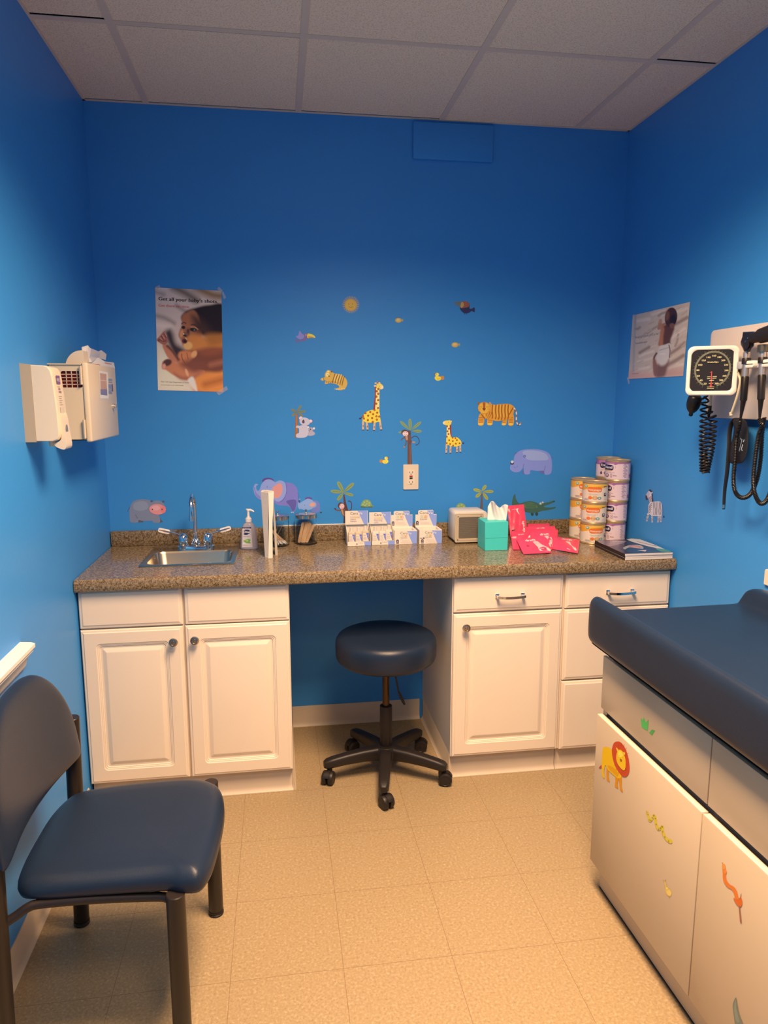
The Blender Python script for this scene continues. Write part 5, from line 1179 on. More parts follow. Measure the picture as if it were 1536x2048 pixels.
# ---- formula cans
M_gold = mat('gold_tinplate', (.66, .50, .27), .36, .55, noise=.04); M_tin = mat('silver_tinplate', (.60, .57, .53), .25, 1.0, noise=.04); M_can = print_mat('can_print', .3)
RC, HC = .0545, .0915
def can_mesh(lab, rimm, body):
    P = Print(); X = lambda a: a
    lab(P)
    return P
def lab_orange(P):
    P.rect(-175, 0, 175, 100, (.82, .74, .62)); P.poly([(-175, 0), (175, 0), (175, 12), (60, 16), (20, 26), (-40, 30), (-80, 42), (-120, 34), (-175, 30)], (.80, .42, .05)); P.poly([(-60, 0), (60, 0), (60, 10), (0, 12), (-60, 22)], (.84, .56, .10))
    P.ell(-48, 13, 9, 9, (.10, .35, .32)); P.ell(-48, 12, 6, 6, (.6, .7, .62))
    P.poly(rrect(-38, 17, 28, 46, 12), (.72, .10, .02)); P.poly(rrect(-36, 19, 26, 44, 11), (.80, .20, .03)); P.text('Nutramigen', -33, 37, 10, (.86, .78, .7), width=56, bold=.4); P.text('Enflora LGG', -12, 44, 4, (.85, .7, .5), width=32)
    P.text('Hypoallergenic', -34, 58, 5, (.30, .32, .36), width=52); P.text('Infant formula', -30, 64, 3.4, (.4, .4, .42), width=40)
    P.ell(-24, 78, 10, 9, (.80, .22, .05)); P.ell(-2, 78, 12, 11, (.62, .36, .16)); P.ell(-2, 78, 8, 8, (.78, .56, .30)); P.ell(18, 79, 9, 8, (.06, .30, .34)); P.ell(18, 79, 5, 5, (.55, .68, .66)); P.rect(-12, 76, 8, 79, (.5, .28, .12))
    P.rect(38, 12, 56, 15, (.05, .05, .08)); P.rect(60, 11, 68, 15, (.5, .3, .3)); P.poly(rrect(40, 50, 55, 68, 2), (.06, .06, .1)); P.ell(48, 57, 4, 5, (.75, .7, .65)); P.text('12.6 oz', 40, 88, 3.6, (.6, .3, .25), width=16)
    for k in range(4): P.rect(-56, 84 + k * 3, -34 + (k % 2) * 6, 85 + k * 3, (.42, .38, .42))
    for s in (-1, 1):
        for k in range(12): P.rect(s * 120 - 26, 20 + k * 6, s * 120 + 26 - (k % 3) * 6, 21.5 + k * 6, (.5, .45, .42))
def lab_purple(P):
    P.rect(-175, 0, 175, 100, (.80, .66, .74)); P.poly([(-175, 0), (175, 0), (175, 6), (60, 8), (38, 10), (26, 16), (10, 8), (-20, 12), (-40, 30), (-175, 26)], (.36, .16, .40)); P.poly([(-60, 4), (24, 2), (20, 8), (-20, 14), (-60, 20)], (.48, .24, .50))
    P.poly(rrect(-50, 16, 18, 50, 14), (.02, .02, .10)); P.text('Enfamil', -44, 38, 15, (.86, .80, .84), width=56, bold=.6); P.poly([(-34, 46), (8, 46), (2, 53), (-28, 53)], (.55, .34, .12)); P.text('NeuroPro', -28, 51, 4, (.9, .8, .7), width=28)
    P.text('Gentle infant formula', -46, 62, 4, (.15, .12, .2), width=70)
    P.poly([(-46, 74), (-42, 66), (-38, 74), (-36, 82), (-42, 88), (-48, 82)], (.10, .05, .12), 2)
    P.ell(-16, 78, 12, 11, (.14, .06, .14)); P.ell(-16, 78, 8, 8, (.78, .66, .72)); P.ell(-15, 80, 4, 6, (.14, .06, .14)); P.ell(8, 72, 5, 5, (.3, .2, .3)); P.ell(8, 72, 3, 3, (.8, .68, .74)); P.ell(8, 84, 5, 5, (.3, .2, .3)); P.ell(8, 84, 3, 3, (.8, .68, .74)); P.rect(16, 77, 34, 80, (.25, .12, .22))
    P.text('1', 26, 34, 12, (.45, .30, .42))
    for k in range(11): P.rect(66 - (k % 2) * 4, 10 + k * 7.4, 76 + (k % 3) * 4, 11.8 + k * 7.4, (.34, .22, .36)); P.rect(92, 12 + k * 7.4, 128 - (k % 3) * 7, 13.2 + k * 7.4, (.42, .32, .44))
    P.rect(60, 7, 130, 8.2, (.3, .15, .3)); P.rect(-150, 20, -100, 70, (.7, .58, .64)); P.poly([(96, 74), (108, 66), (110, 88), (98, 92)], (.3, .1, .35))
def make_can(lab, rim, label, group, cx, cy, cz, rot):
    t = empty('formula_can', label, 'can', (0, 0, 0), group)
    bm = NB(); lathe(bm, [(0, .0006), (RC - .004, .0006), (RC, 0), (RC + .0008, .0018), (RC, .0040), (RC - .0008, .006), (RC - .0008, HC - .008), (RC, HC - .006), (RC + .0010, HC - .0035), (RC + .0008, HC - .0006), (RC - .001, HC), (RC - .003, HC - .002), (RC - .004, HC - .004), (0, HC - .004)], (0, 0, 0), seg=56); obj('tin', bm, rim, t)
    P = Print(); lab(P)
    H0, H1 = HC - .0085, .0065
    P.build('label', lambda a, y, l: Vector(((RC + l) * math.sin(math.radians(a)), -(RC + l) * math.cos(math.radians(a)), H0 + (H1 - H0) * y / 100)), t, M_can, step=.00005, base=.0001, slices=[-170 + 8 * k for k in range(43)])
    t.location = (cx, cy, cz); t.rotation_euler = (0, 0, rot); return t
def cxy(px_, y): return at(px_, 1085, 'y', y).x
OF = (cxy(1184.5, -.235), -.235); OB = (cxy(1163, -.130), -.118); PF = (cxy(1226, -.205), -.205); PB = (cxy(1209, -.085), -.084)
protoO = protoP = None
def put(kind, label, grp, x, y, k, rot):
    global protoO, protoP
    pr = protoO if kind == 'o' else protoP; z = CZ + .0006 + k * (HC + .0004)
    if pr is None:
        c_ = make_can(lab_orange if kind == 'o' else lab_purple, M_gold, label, grp, x, y, z, rot)
        if kind == 'o': protoO = c_
        else: protoP = c_
        return
    c_ = copy_tree(pr); c_.location = (x, y, z); c_.rotation_euler = (0, 0, rot); c_['label'] = label
gO, gP = 'orange label formula cans', 'lilac label formula cans'
lv = ('bottom', 'middle', 'top'); lv4 = ('bottom', 'second from bottom', 'third from bottom', 'top')
for k, r in enumerate((.10, -.30, -.26)): put('o', 'orange and white formula can, %s of the front stack of three' % lv[k], gO, OF[0] + .0015 * (k - 1), OF[1], k, r - .12)
for k, r in enumerate((.02, .06, -.06)): put('o', 'orange and white formula can, %s of the rear stack of three' % lv[k], gO, OB[0], OB[1], k, r)
for k, r in enumerate((-.95, -.80, -1.12, -1.12)): put('p', 'lilac formula can, %s of the front stack of four in the corner' % lv4[k], gP, PF[0] + .003 * (k - 1.5), PF[1], k, r)
for k, r in enumerate((-.3, -.2, -.4, -.30)): put('p', 'lilac formula can, %s of the rear stack of four' % lv4[k] + (' behind the others' if k < 3 else ' beside the wall corner'), gP, PB[0], PB[1], k, r)

# ---- magazines
M_pages = mat('page_edges', (.76, .70, .66), .7, noise=.12, nscale=500); M_mag = print_mat('magazine_cover', .18, .6); M_spine = mat('black_spine', (.02, .017, .018), .3, noise=.05)
mx0, mx1, my0, my1 = 2.094, 2.302, -.603, -.330
def magazine(z0, th, dx, dy, rot, label, cover, spine=M_spine):
    cx, cy = (mx0 + mx1) / 2 + dx, (my0 + my1) / 2 + dy; t = empty('magazine', label, 'magazine', (cx, cy, z0), 'stack of magazines')
    X = Matrix.Translation((cx, cy, 0)) @ Matrix.Rotation(rot, 4, 'Z'); w, h = (mx1 - mx0) / 2 - .001, (my1 - my0) / 2
    bm = NB(); box(bm, -w + .002, -h, z0 + .0004, w, h, z0 + th - .0003); obj('pages', bm, M_pages, t, xf=X)
    bm = NB(); box(bm, -w, -h - .0004, z0, -w + .0019, h + .0004, z0 + th); obj('spine', bm, spine, t, xf=X)
    P = Print(); P.rect(-100, -100, 100, 100, (.05, .05, .09)); cover(P)
    P.build('cover', lambda x, y, l: X @ Vector((x / 100 * w, -y / 100 * h, z0 + th + l)), t, M_mag, base=.0002)
def cov1(P):
    P.poly([(-95, -90), (-20, -95), (10, -60), (-60, -20), (-98, -10)], (.22, .18, .24), 3); P.poly([(-60, 30), (-10, -10), (40, -10), (20, 40), (-40, 70)], (.40, .42, .42), 3); P.text('Smile', -40, -66, 11, (.7, .7, .7), width=60); P.text('MAGAZINE', -70, -48, 6, (.6, .6, .6), width=60)
    P.ell(5, 10, 24, 20, (.55, .25, .20)); P.ell(2, 16, 14, 12, (.62, .34, .28)); P.poly([(-30, 20), (-5, 30), (30, 60), (70, 95), (-60, 95), (-70, 60)], (.04, .07, .14), 3)
    P.poly([(40, -95), (98, -95), (98, 60), (70, 30), (50, -20)], (.72, .68, .62), 2); P.poly([(60, -60), (66, -60), (98, 10), (92, 20)], (.3, .25, .22)); P.poly([(70, 40), (98, 60), (98, 96), (60, 90)], (.08, .30, .20), 2); P.poly([(-20, 60), (20, 60), (0, 80)], (.7, .55, .5))
def cov2(P): P.rect(-100, -100, 100, 100, (.55, .52, .50))
magazine(CZ + .0006, .0092, 0, 0, 0, 'lowest magazine of the stack at the right end of the counter', cov2)
magazine(CZ + .0100, .0085, .001, .002, .004, 'middle magazine of the stack at the right end of the counter', cov2)
magazine(CZ + .0187, .0085, -.0005, -.001, -.006, 'topmost magazine with a dark blue portrait cover at the counter end', cov1)

# ================================================================ swivel stool
M_navy = mat('navy_vinyl', (.013, .023, .047), .33, spec=.42, noise=.08, nscale=14, bump=.35, bscale=700)
M_black = mat('black_nylon', (.017, .013, .012), .45, noise=.12, nscale=30, bump=.2, bscale=500)
M_rod = mat('bronzed_gas_rod', (.08, .052, .035), .25, 1.0)
sx0, sy0 = 1.148, -.486
t = empty('swivel_stool', 'round navy vinyl swivel stool on a five-arm black caster base', 'stool', (sx0, sy0, 0))
bm = NB(); lathe(bm, [(0, .497), (.172, .497), (.188, .500), (.198, .508), (.203, .521), (.2045, .565), (.2015, .586), (.193, .599), (.178, .606), (.150, .6080), (.08, .6085), (0, .6085)], (sx0, sy0, 0), seg=96); obj('seat', bm, M_navy, t, sharp=60)
bm = NB(); box(bm, sx0 - .06, sy0 - .06, .482, sx0 + .06, sy0 + .06, .4965, .004); obj('seat_plate', bm, M_black, t)
bm = NB(); cyl(bm, (sx0, sy0, .29), (sx0, sy0, .483), .0145, seg=28); obj('gas_rod', bm, M_rod, t)
bm = NB(); lathe(bm, [(.019, .302), (.0245, .300), (.0255, .296), (.0255, .13), (.024, .126), (.024, .10)], (sx0, sy0, 0), seg=32); obj('column', bm, M_black, t)
bm = NB(); a = at(787, 1352, 'y', -.52); a.z = .488; b = at(797, 1383, 'y', -.52); c_ = at(809, 1409, 'y', -.525)
tube(bm, [a, b], .0035, 8); tube(bm, [b, b.lerp(c_, .3), b.lerp(c_, .7), c_], [.006, .011, .0105, .007], 10, flat=(1, .6)); obj('height_lever', bm, M_black, t)
bm = NB(); lathe(bm, [(.026, .075), (.046, .078), (.050, .095), (.047, .118), (.040, .128), (.0262, .130)], (sx0, sy0, 0), seg=36); obj('hub', bm, M_black, t)
ctr = Vector((sx0 + .009, sy0, 0))
for (wx, wy), sw in zip(((1.108, -.748), (.884, -.521), (1.408, -.628), (1.340, -.297), (1.036, -.241)), (35, 60, 15, -60, 100)):
    d = Vector((wx - ctr.x, wy - ctr.y, 0)).normalized(); s = Vector((-d.y, d.x, 0)); A = Vector((sx0, sy0, 0))
    rings = []
    for dist, zc_, hw, hh in ((.035, .098, .026, .029), (.10, .097, .0235, .0255), (.17, .091, .0215, .0225), (.225, .084, .021, .0205), (.250, .080, .019, .018), (.262, .078, .012, .012)):
        rings.append([A + d * dist + s * x + Vector((0, 0, zc_ + y)) for x, y in rrect(-hw, -hh, hw, hh, min(hw, hh) * .6, 5)])
    bm = NB(); loft(bm, rings); arm = obj('base_arm', bm, M_black, t, sharp=50)
    tipp = A + d * .238; ang = math.atan2(d.y, d.x) + math.radians(sw); f = Vector((math.cos(ang), math.sin(ang), 0)); ax = Vector((-f.y, f.x, 0)); c0 = Vector((wx, wy, .0255))
    c0 = tipp + f * .018 + Vector((0, 0, .0274 - tipp.z))
    bm = NB(); cyl(bm, tipp + Vector((0, 0, .045)), tipp + Vector((0, 0, .068)), .011, seg=16)
    pr = [(f * (.0300 * math.cos(g)) + Vector((0, 0, .0300 * math.sin(g)))) for g in [math.radians(a) for a in range(20, 175, 12)]] + [Vector((0, 0, .012)) - f * .010, Vector((0, 0, .010)) + f * .012]
    loft(bm, [[c0 + p + ax * w for p in pr] for w in (-.009, .009)])
    box(bm, -.012, -.006, .030, .012, .006, .050, .003, xf=Matrix.Translation(tipp.lerp(c0, .4) * 1.0 - Vector((0, 0, tipp.lerp(c0, .4).z))) @ Matrix.Rotation(ang, 4, 'Z')); cs = obj('caster', bm, M_black, arm)
    for sg in (-1, 1):
        bm = NB(); lathe(bm, [(.004, 0), (.022, .0), (.0268, .002), (.0272, .006), (.0272, .015), (.025, .019), (.020, .0205), (.019, .0195), (.006, .0195), (0, .021)], c0 + ax * sg * .003, ax * sg, 32); obj('wheel', bm, M_black, cs)

# ================================================================ side chair
M_frame = mat('black_powder_coat', (.020, .014, .012), .38, noise=.1, nscale=40, bump=.15, bscale=900)
t = empty('side_chair', 'navy vinyl waiting chair with round black steel legs against the left wall', 'chair', (.32, -1.46, 0))
FF, FN, RF, RN = (.516, -1.212), (.480, -1.686), (.123, -1.195), (.086, -1.680)
def leg(p, z1, dx=0):
    bm = NB(); x, y = p; r = .0215
    lathe(bm, [(r - .001, .014), (r, .016), (r, z1 - .002), (r - .002, z1), (0, z1)], (0, 0, 0), seg=28)
    for v in bm.verts: v.co.x += x + dx * v.co.z; v.co.y += y
    o = obj('leg', bm, M_frame, t)
    bm = NB(); lathe(bm, [(0, 0), (r - .001, 0), (r + .0012, .002), (r + .0012, .006), (r - .001, .008), (r + .0008, .010), (r + .0008, .0138), (0, .0138)], (x, y, 0), seg=28); obj('foot_glide', bm, M_black, o)
leg(FF, .432); leg(FN, .432); leg(RF, .652, .022); leg(RN, .652, .022)
def rail(f, r_, side):
    s = 1 if side == 'far' else -1
    p = [(f[0], f[1], .408), (f[0] - .02, f[1] - s * .016, .409), (f[0] - .05, f[1] - s * .024, .410), (.30, (f[1] + r_[1]) / 2 - s * .024, .417), (.185, r_[1] - s * .022, .418), (.155, r_[1] - s * .018, .415), (.128, r_[1] - s * .012, .400), (r_[0] + .006, r_[1], .384)]
    bm = NB(); tube(bm, cr(p, 5, closed=False), .0105, 14); obj('seat_rail', bm, M_frame, t)
rail(FF, RF, 'far'); rail(FN, RN, 'near')
bm = NB(); tube(bm, [(.43, -1.25, .409), (.43, -1.655, .409)], .009, 12); obj('cross_rail', bm, M_frame, t)
out = cr([(.135, -1.30, 0), (.165, -1.266, 0), (.24, -1.250, 0), (.36, -1.246, 0), (.475, -1.254, 0), (.540, -1.290, 0), (.566, -1.36, 0), (.572, -1.46, 0), (.566, -1.57, 0), (.556, -1.645, 0), (.535, -1.690, 0), (.495, -1.690, 0), (.45, -1.676, 0), (.30, -1.668, 0), (.18, -1.662, 0), (.130, -1.642, 0), (.113, -1.575, 0), (.112, -1.46, 0), (.117, -1.37, 0)], 4)
cen = sum(out, Vector()) / len(out); n = len(out)
def seat_ring(ins, z):
    r = []
    for i, p in enumerate(out):
        tn = (out[(i + 1) % n] - out[i - 1]).normalized(); nr = Vector((tn.y, -tn.x, 0))
        if nr.dot(cen - p) < 0: nr = -nr
        q = p + nr * ins if ins < .016 else (p + nr * .016).lerp(cen, (ins - .016) / .27)
        sag = -.010 * max(0, 1 - ((q.x - cen.x) / .22) ** 2) * max(0, 1 - ((q.y - cen.y) / .22) ** 2) * (1 if z > .47 else 0)
        r.append((q.x, q.y, z + sag + (.006 * (q.x - .3) / .27 if z > .44 else 0)))
    return r
bm = NB(); loft(bm, [seat_ring(*q) for q in ((.030, .4225), (.012, .4235), (.003, .430), (0, .440), (.001, .452), (.006, .463), (.014, .471), (.026, .477), (.042, .481), (.08, .4835), (.14, .485), (.22, .4855), (.28, .4855))]); obj('seat', bm, M_navy, t, sharp=80)
# back cushion: dished board padded on the front
def back_pt(s, w, th):
    """s across -1..1, w 0..1 up"""
    zb, zc, zt = .545 + .017 * (1 - s), .595 + .010 * (1 - s), .866
    top = zc + (zt - zc) * max(0, 1 - abs(s) ** 3.0) ** (1 / 1.7); z = zb + (top - zb) * w
    x = .160 + (.118 - .160) * (z - .55) / .33 - .030 * (1 - s * s)
    return Vector((x + th, -1.497 + .281 * s, z))
NSX, NW = 36, 22; bm = NB(); grids = []
for side in (0, 1):
    rows = []
    for j in range(NW + 1):
        row = []
        for i in range(NSX + 1):
            s = math.sin((i / NSX - .5) * PI) ; w = .5 - .5 * math.cos(PI * j / NW)
            s *= 1 - .0
            e = max(0, 1 - abs(s) ** 7) * max(0, 1 - (2 * w - 1) ** 8); e = e ** .5
            cc = 1 - .07 * (1 - e)
            p = back_pt(s * (.93 + .07 * math.sqrt(max(0, 1 - (2 * w - 1) ** 6))), w, 0)
            p.x += (.020 * e if side == 0 else -.016 * e)
            row.append(bm.verts.new(p))
        rows.append(row)
    for A, B in zip(rows, rows[1:]):
        for i in range(NSX): bm.faces.new((A[i], A[i + 1], B[i + 1], B[i]))
    grids.append(rows)
bmesh.ops.remove_doubles(bm, verts=bm.verts, dist=.0008)
obj('backrest', bm, M_navy, t, sharp=80)
bm = NB(); tube(bm, [(RF[0] + .012, RF[1], .60), (.112, -1.28, .60), (.100, -1.45, .60), (.098, -1.60, .60), (RN[0] + .012, RN[1], .60)], .009, 12); obj('back_rail', bm, M_frame, t)

# ================================================================ exam table
M_tab = mat('almond_laminate', (.61, .49, .34), .30, spec=.45, noise=.02, nscale=5); M_tabw = mat('white_edge_band', (.74, .64, .49), .35); M_taps = mat('exam_table_carcass', (.50, .40, .30), .5, noise=.04)
TX, TYF = 1.685, -1.27; XF = Matrix.Translation((TX, TYF, 0)) @ Matrix.Rotation(math.radians(1.146), 4, 'Z') @ Matrix.Translation((-TX, -TYF, 0))
t = empty('exam_table', 'almond exam table cabinet with a raised-edge navy vinyl top and animal stickers', 'exam table', (2.0, -2.05, 0))
Y0, Y1, XB = -2.87, TYF, 2.245
bm = NB(); p_ = .016; x0 = TX + .020
box(bm, x0, Y1 - p_, .100, XB, Y1, .772); box(bm, x0, Y0, .100, XB, Y0 + p_, .772); box(bm, XB - p_, Y0 + p_, .100, XB, Y1 - p_, .772); box(bm, x0, Y0 + p_, .100, XB - p_, Y1 - p_, .116); box(bm, x0 + .006, Y0 + p_, .755, XB - p_, Y1 - p_, .772)
box(bm, x0 + .016, Y0 + p_, .116, x0 + .026, Y1 - p_, .755); obj('body', bm, M_taps, t, xf=XF)
bm = NB(); box(bm, TX + .034, Y0 + .02, .006, XB - .01, Y1 - .006, .0995); obj('plinth', bm, M_tab, t, xf=XF)
bm = NB(); box(bm, TX + .0335, Y0 + .02, 0, XB - .01, Y1 - .006, .0058); obj('plinth_shadow_line', bm, M_blk, t, xf=XF)  # thin black strip standing in for the shadow line where plinth meets floor
Wd = .5335
STK = (1150, 1450, .29198)
def dmap(front): 
    p0 = XF @ Vector((front, TYF, 0)); nr = (XF.to_3x3() @ Vector((-1, 0, 0)))
    return lambda x, y, l: atp(STK[0] + x * STK[2], STK[1] + y * STK[2], p0 + nr * l, nr)
doors = []; drws = []
for k in range(3):
    ya, yb_ = Y1 - Wd * k - (.0 if k == 0 else .002), Y1 - Wd * (k + 1) + .002
    bm = NB(); box(bm, TX + .0105, yb_, .610, TX + .021, ya, .7765, .0012); drws.append(obj('drawer', bm, M_tab, t, xf=XF))
    bm = NB(); box(bm, TX, yb_, .1005, TX + .0185, ya, .588, .0012); d_ = obj('door', bm, M_tab, t, xf=XF); doors.append(d_)
    bm = NB(); box(bm, TX + .0005, yb_ + .001, .5882, TX + .018, ya - .001, .5895); obj('edge_band', bm, M_tabw, d_, xf=XF)
bm = NB(); box(bm, TX + .021, Y1 - .020, .589, TX + .032, Y1 - .006, .602); obj('hinge_block', bm, M_lid, t, xf=XF)
def tsticker(name, label, draw, par, front):
    P = Print(); draw(P); o = P.build(name, dmap(front), par, M_ink, base=.0006); o['label'] = label
def d_lion(P):
    K = lambda pts: [((a * .078125 + 10) / .29198, (b * .078125 + 30) / .29198) for a, b in pts]
    y, o, r_ = pc(222, 160, 10), pc(205, 120, 10), pc(190, 62, 28)
    P.poly(K([(545, 640), (550, 720), (515, 732), (485, 712)]), pc(170, 60, 40), 3)
    P.poly(K([(680, 700), (735, 740), (728, 950), (765, 1080), (710, 1045), (680, 1000)]), o, 2); P.poly(K([(905, 900), (985, 980), (960, 1130), (980, 1245), (925, 1215), (890, 1180), (905, 1050)]), o, 2)
    P.poly(K([(960, 880), (1065, 910), (1062, 1180), (1100, 1335), (1050, 1300), (1020, 1250), (1000, 1050)]), o, 2)
    P.poly(K([(590, 210), (640, 175), (720, 190), (810, 250), (900, 600), (1060, 900), (1000, 980), (900, 930), (740, 790), (690, 720), (655, 640), (625, 720), (610, 850), (635, 975), (565, 920), (555, 700), (565, 400)]), y, 3)
    P.poly(K([(700, 650), (850, 700), (980, 860), (960, 940), (880, 880), (760, 770)]), pc(210, 135, 10), 3)
    m = K([(940, 38), (1040, 60), (1140, 180), (1210, 350), (1255, 550), (1268, 750), (1230, 890), (1150, 945), (1060, 910), (960, 780), (880, 620), (830, 430), (815, 250), (860, 90)]); P.poly(m, r_, 5)
    for k in range(16):
        a = 2 * PI * k / 16; q = K([(1042 + 150 * math.cos(a), 490 + 330 * math.sin(a)), (1042 + 195 * math.cos(a) + 20, 490 + 415 * math.sin(a))]); P.line(q, 1.6, pc(160, 44, 20))
    P.poly(K([(920, 190), (965, 220), (990, 290), (950, 290)]), pc(225, 165, 50), 2); P.poly(K([(1095, 310), (1150, 320), (1150, 375), (1110, 380)]), pc(225, 165, 50), 2)
    P.poly(K([(960, 280), (1040, 250), (1110, 330), (1160, 480), (1168, 640), (1150, 750), (1110, 775), (1040, 720), (960, 600), (925, 450)]), pc(226, 165, 25), 4)
    P.poly(K([(980, 300), (1040, 280), (1100, 380), (1060, 440), (980, 420)]), pc(228, 190, 60), 3)
    P.poly(K([(1025, 475), (1075, 510), (1055, 570), (1030, 530)]), pc(140, 70, 20), 2); P.ell(*K([(1003, 402)])[0], 1.2, 1.8, pc(120, 80, 10)); P.ell(*K([(1085, 450)])[0], 1.2, 1.8, pc(120, 80, 10))
tsticker('lion_sticker', 'yellow lion sticker with a round red mane', d_lion, doors[0], TX)
def d_grass(P):
    K = lambda pts: [((a * .25130), (b * .25130 - 280)) for a, b in pts]; K = lambda pts: [((a * .25130) / .29198, (b * .25130 + 1170 - 1450) / .29198) for a, b in pts]
    g_ = pc(85, 165, 75); P.poly(K([(522, 1055), (538, 1080), (546, 1050), (562, 1095), (585, 1070), (582, 1110), (578, 1160), (560, 1150), (530, 1130)]), g_); P.poly(K([(590, 1175), (612, 1150), (637, 1160), (625, 1172), (615, 1195)]), pc(75, 150, 65))
tsticker('grass_sticker', 'small green grass tuft sticker', d_grass, drws[0], TX + .0105)
def d_snake(P):
    pts = [(492, 592), (500, 615), (508, 650), (520, 655), (530, 635), (540, 618), (550, 640), (556, 680), (572, 715), (585, 705), (598, 695), (600, 730), (615, 765), (640, 795), (655, 800)]
    P.line(pts, 16, pc(205, 165, 45), 4, w1=19); P.ell(652, 795, 13, 18, pc(205, 165, 45), -30); P.line([(488, 588), (496, 604)], 5, pc(190, 130, 60))
    for a, b in pts[1:-1]: P.ell(a, b, 5, 3.5, pc(140, 120, 60), 30, 10)
tsticker('snake_sticker', 'wavy yellow snake sticker', d_snake, doors[0], TX)
def d_snail(P):
    P.poly([(610, 1068), (620, 1072), (628, 1110), (650, 1125), (662, 1150), (655, 1172), (640, 1172), (622, 1150), (618, 1110)], pc(210, 165, 75), 3); P.ell(643, 1150, 14, 19, pc(222, 175, 90), -20); P.line([(612, 1075), (606, 1062)], 3, pc(150, 110, 60)); P.line([(618, 1072), (620, 1060)], 3, pc(150, 110, 60)); P.line([(645, 1172), (648, 1190)], 3, pc(190, 140, 80)); P.ell(630, 1118, 5, 7, pc(235, 205, 60))
tsticker('bug_sticker', 'tiny yellow bug sticker', d_snail, doors[0], TX)
def d_snake2(P):
    o = pc(215, 105, 35); P.line([(1008, 940), (1014, 960)], 4, pc(190, 100, 60)); P.line([(1018, 958), (1022, 1000), (1026, 1060), (1050, 1100), (1080, 1118), (1100, 1150), (1110, 1200), (1130, 1225)], 22, o, 4, w1=26); P.ell(1018, 970, 12, 20, pc(220, 130, 50)); P.ell(1030, 1005, 9, 14, pc(225, 120, 45))
    P.poly([(1085, 1185), (1110, 1195), (1135, 1180), (1146, 1210), (1138, 1245), (1112, 1235), (1095, 1210)], pc(205, 90, 30), 3); P.line([(1130, 1195), (1138, 1155)], 4, pc(170, 80, 40)); P.poly([(1120, 1240), (1130, 1240), (1142, 1358), (1130, 1350)], pc(150, 85, 60))
tsticker('bird_sticker', 'orange curved snake-like sticker with a thin brown beak', d_snake2, doors[1], TX)
def d_tail(P): P.poly([(1103, 1868), (1112, 1920), (1125, 1985), (1150, 2050), (1160, 2120), (1110, 2120), (1088, 2000), (1080, 1920), (1092, 1880)], pc(112, 108, 88), 3); P.poly([(1100, 1880), (1104, 1940), (1125, 2030), (1105, 2030), (1090, 1950)], pc(128, 122, 100), 3)
tsticker('tail_sticker', 'dark green crocodile tail sticker', d_tail, doors[1], TX)
# padded top: hollowed section with rolled rims, run along the table
prof = cr([(1.712, .8075, 0), (1.690, .807, 0), (1.674, .809, 0), (1.663, .815, 0), (1.657, .826, 0), (1.655, .842, 0), (1.6545, .870, 0), (1.655, .905, 0), (1.656, .928, 0), (1.660, .944, 0), (1.668, .954, 0), (1.679, .9560, 0), (1.690, .950, 0), (1.698, .935, 0), (1.707, .919, 0), (1.728, .910, 0), (1.82, .909, 0), (1.95, .908, 0), (2.08, .909, 0), (2.140, .909, 0), (2.160, .914, 0), (2.170, .930, 0), (2.180, .946, 0), (2.194, .954, 0), (2.212, .955, 0), (2.236, .951, 0), (2.250, .935, 0), (2.254, .90, 0), (2.253, .85, 0), (2.248, .815, 0), (2.23, .806, 0)], 3)
pc_ = Vector((1.96, .865, 0)); rings = []
for y, k in ((-1.2365, .84), (-1.2375, .88), (-1.240, .95), (-1.246, .983), (-1.256, .997), (-1.275, 1), (-1.9, 1), (-2.5, 1), (-2.88, 1), (-2.9, .97)):
    if k == 0: continue
    sh = 1 - k
    rings.append([(pc_.x + (p.x - pc_.x) * (1 - sh * (.13 if abs(p.x - pc_.x) < 9 else 1)) if k > .8 else pc_.x + (p.x - pc_.x) * k, y, (p.y - sh * .10 * ((p.y - .865) / .09)) if k > .8 else pc_.y + (p.y - pc_.y) * k) for p in prof])
bm = NB(); loft(bm, rings); obj('mattress', bm, M_navy, t, sharp=70, xf=XF)
bm = NB(); box(bm, TX + .030, Y0 + .03, .7725, XB - .03, Y1 - .03, .812); obj('top_board', bm, mat('tan_board', (.45, .34, .24), .6, noise=.05), t, xf=XF)

# ================================================================ diagnostic set on the right wall
M_board = mat('grey_white_board', (.66, .60, .56), .4, noise=.03); M_wht = mat('glossy_white_plastic', (.86, .82, .76), .25, noise=.015); M_rub = mat('black_rubber', (.014, .012, .012), .35, spec=.45, noise=.1); M_shiny = mat('shiny_black', (.015, .013, .014), .36, spec=.45); M_tubec = mat('cream_tubing', (.62, .57, .42), .35)
KR = (1350, 630, .20507)
def rp(x, y, X): return at(KR[0] + x * KR[2], KR[1] + y * KR[2], 'x', X)
def rbox(bm, x0, y0, z0, x1, y1, z1, r, bev=.004):
    """plate standing on an x plane, rounded in y-z, x1 is the outer face"""
    loft(bm, [[(X, (y0 + y1) / 2 + a, (z0 + z1) / 2 + b) for a, b in rrect(-(y1 - y0) / 2 + i, -(z1 - z0) / 2 + i, (y1 - y0) / 2 - i, (z1 - z0) / 2 - i, r, 6)] for X, i in ((x0, 0), (x1 + bev, 0), (x1 + bev * .3, bev * .3), (x1, bev))])
t = empty('wall_instrument_panel', 'pale grey wall panel with a white cradle bar holding two instruments, right wall', 'instrument panel', (W - .015, -1.15, 1.475))
bm = NB(); rbox(bm, W, -1.62, 1.474, W - .030, -.772, 1.784, .018); obj('backboard', bm, M_board, t)
bm = NB(); rbox(bm, W - .0302, -1.46, 1.530, W - .062, -1.150, 1.640, .022); obj('power_housing', bm, M_board, t)
XC = 2.235; yA, yB = rp(600, 490, XC).y, rp(907, 470, XC).y - .16; zA = rp(640, 490, XC).z
bm = NB(); box(bm, XC, yB, zA - .012, XC + .010, yA, zA + .012, .003); 
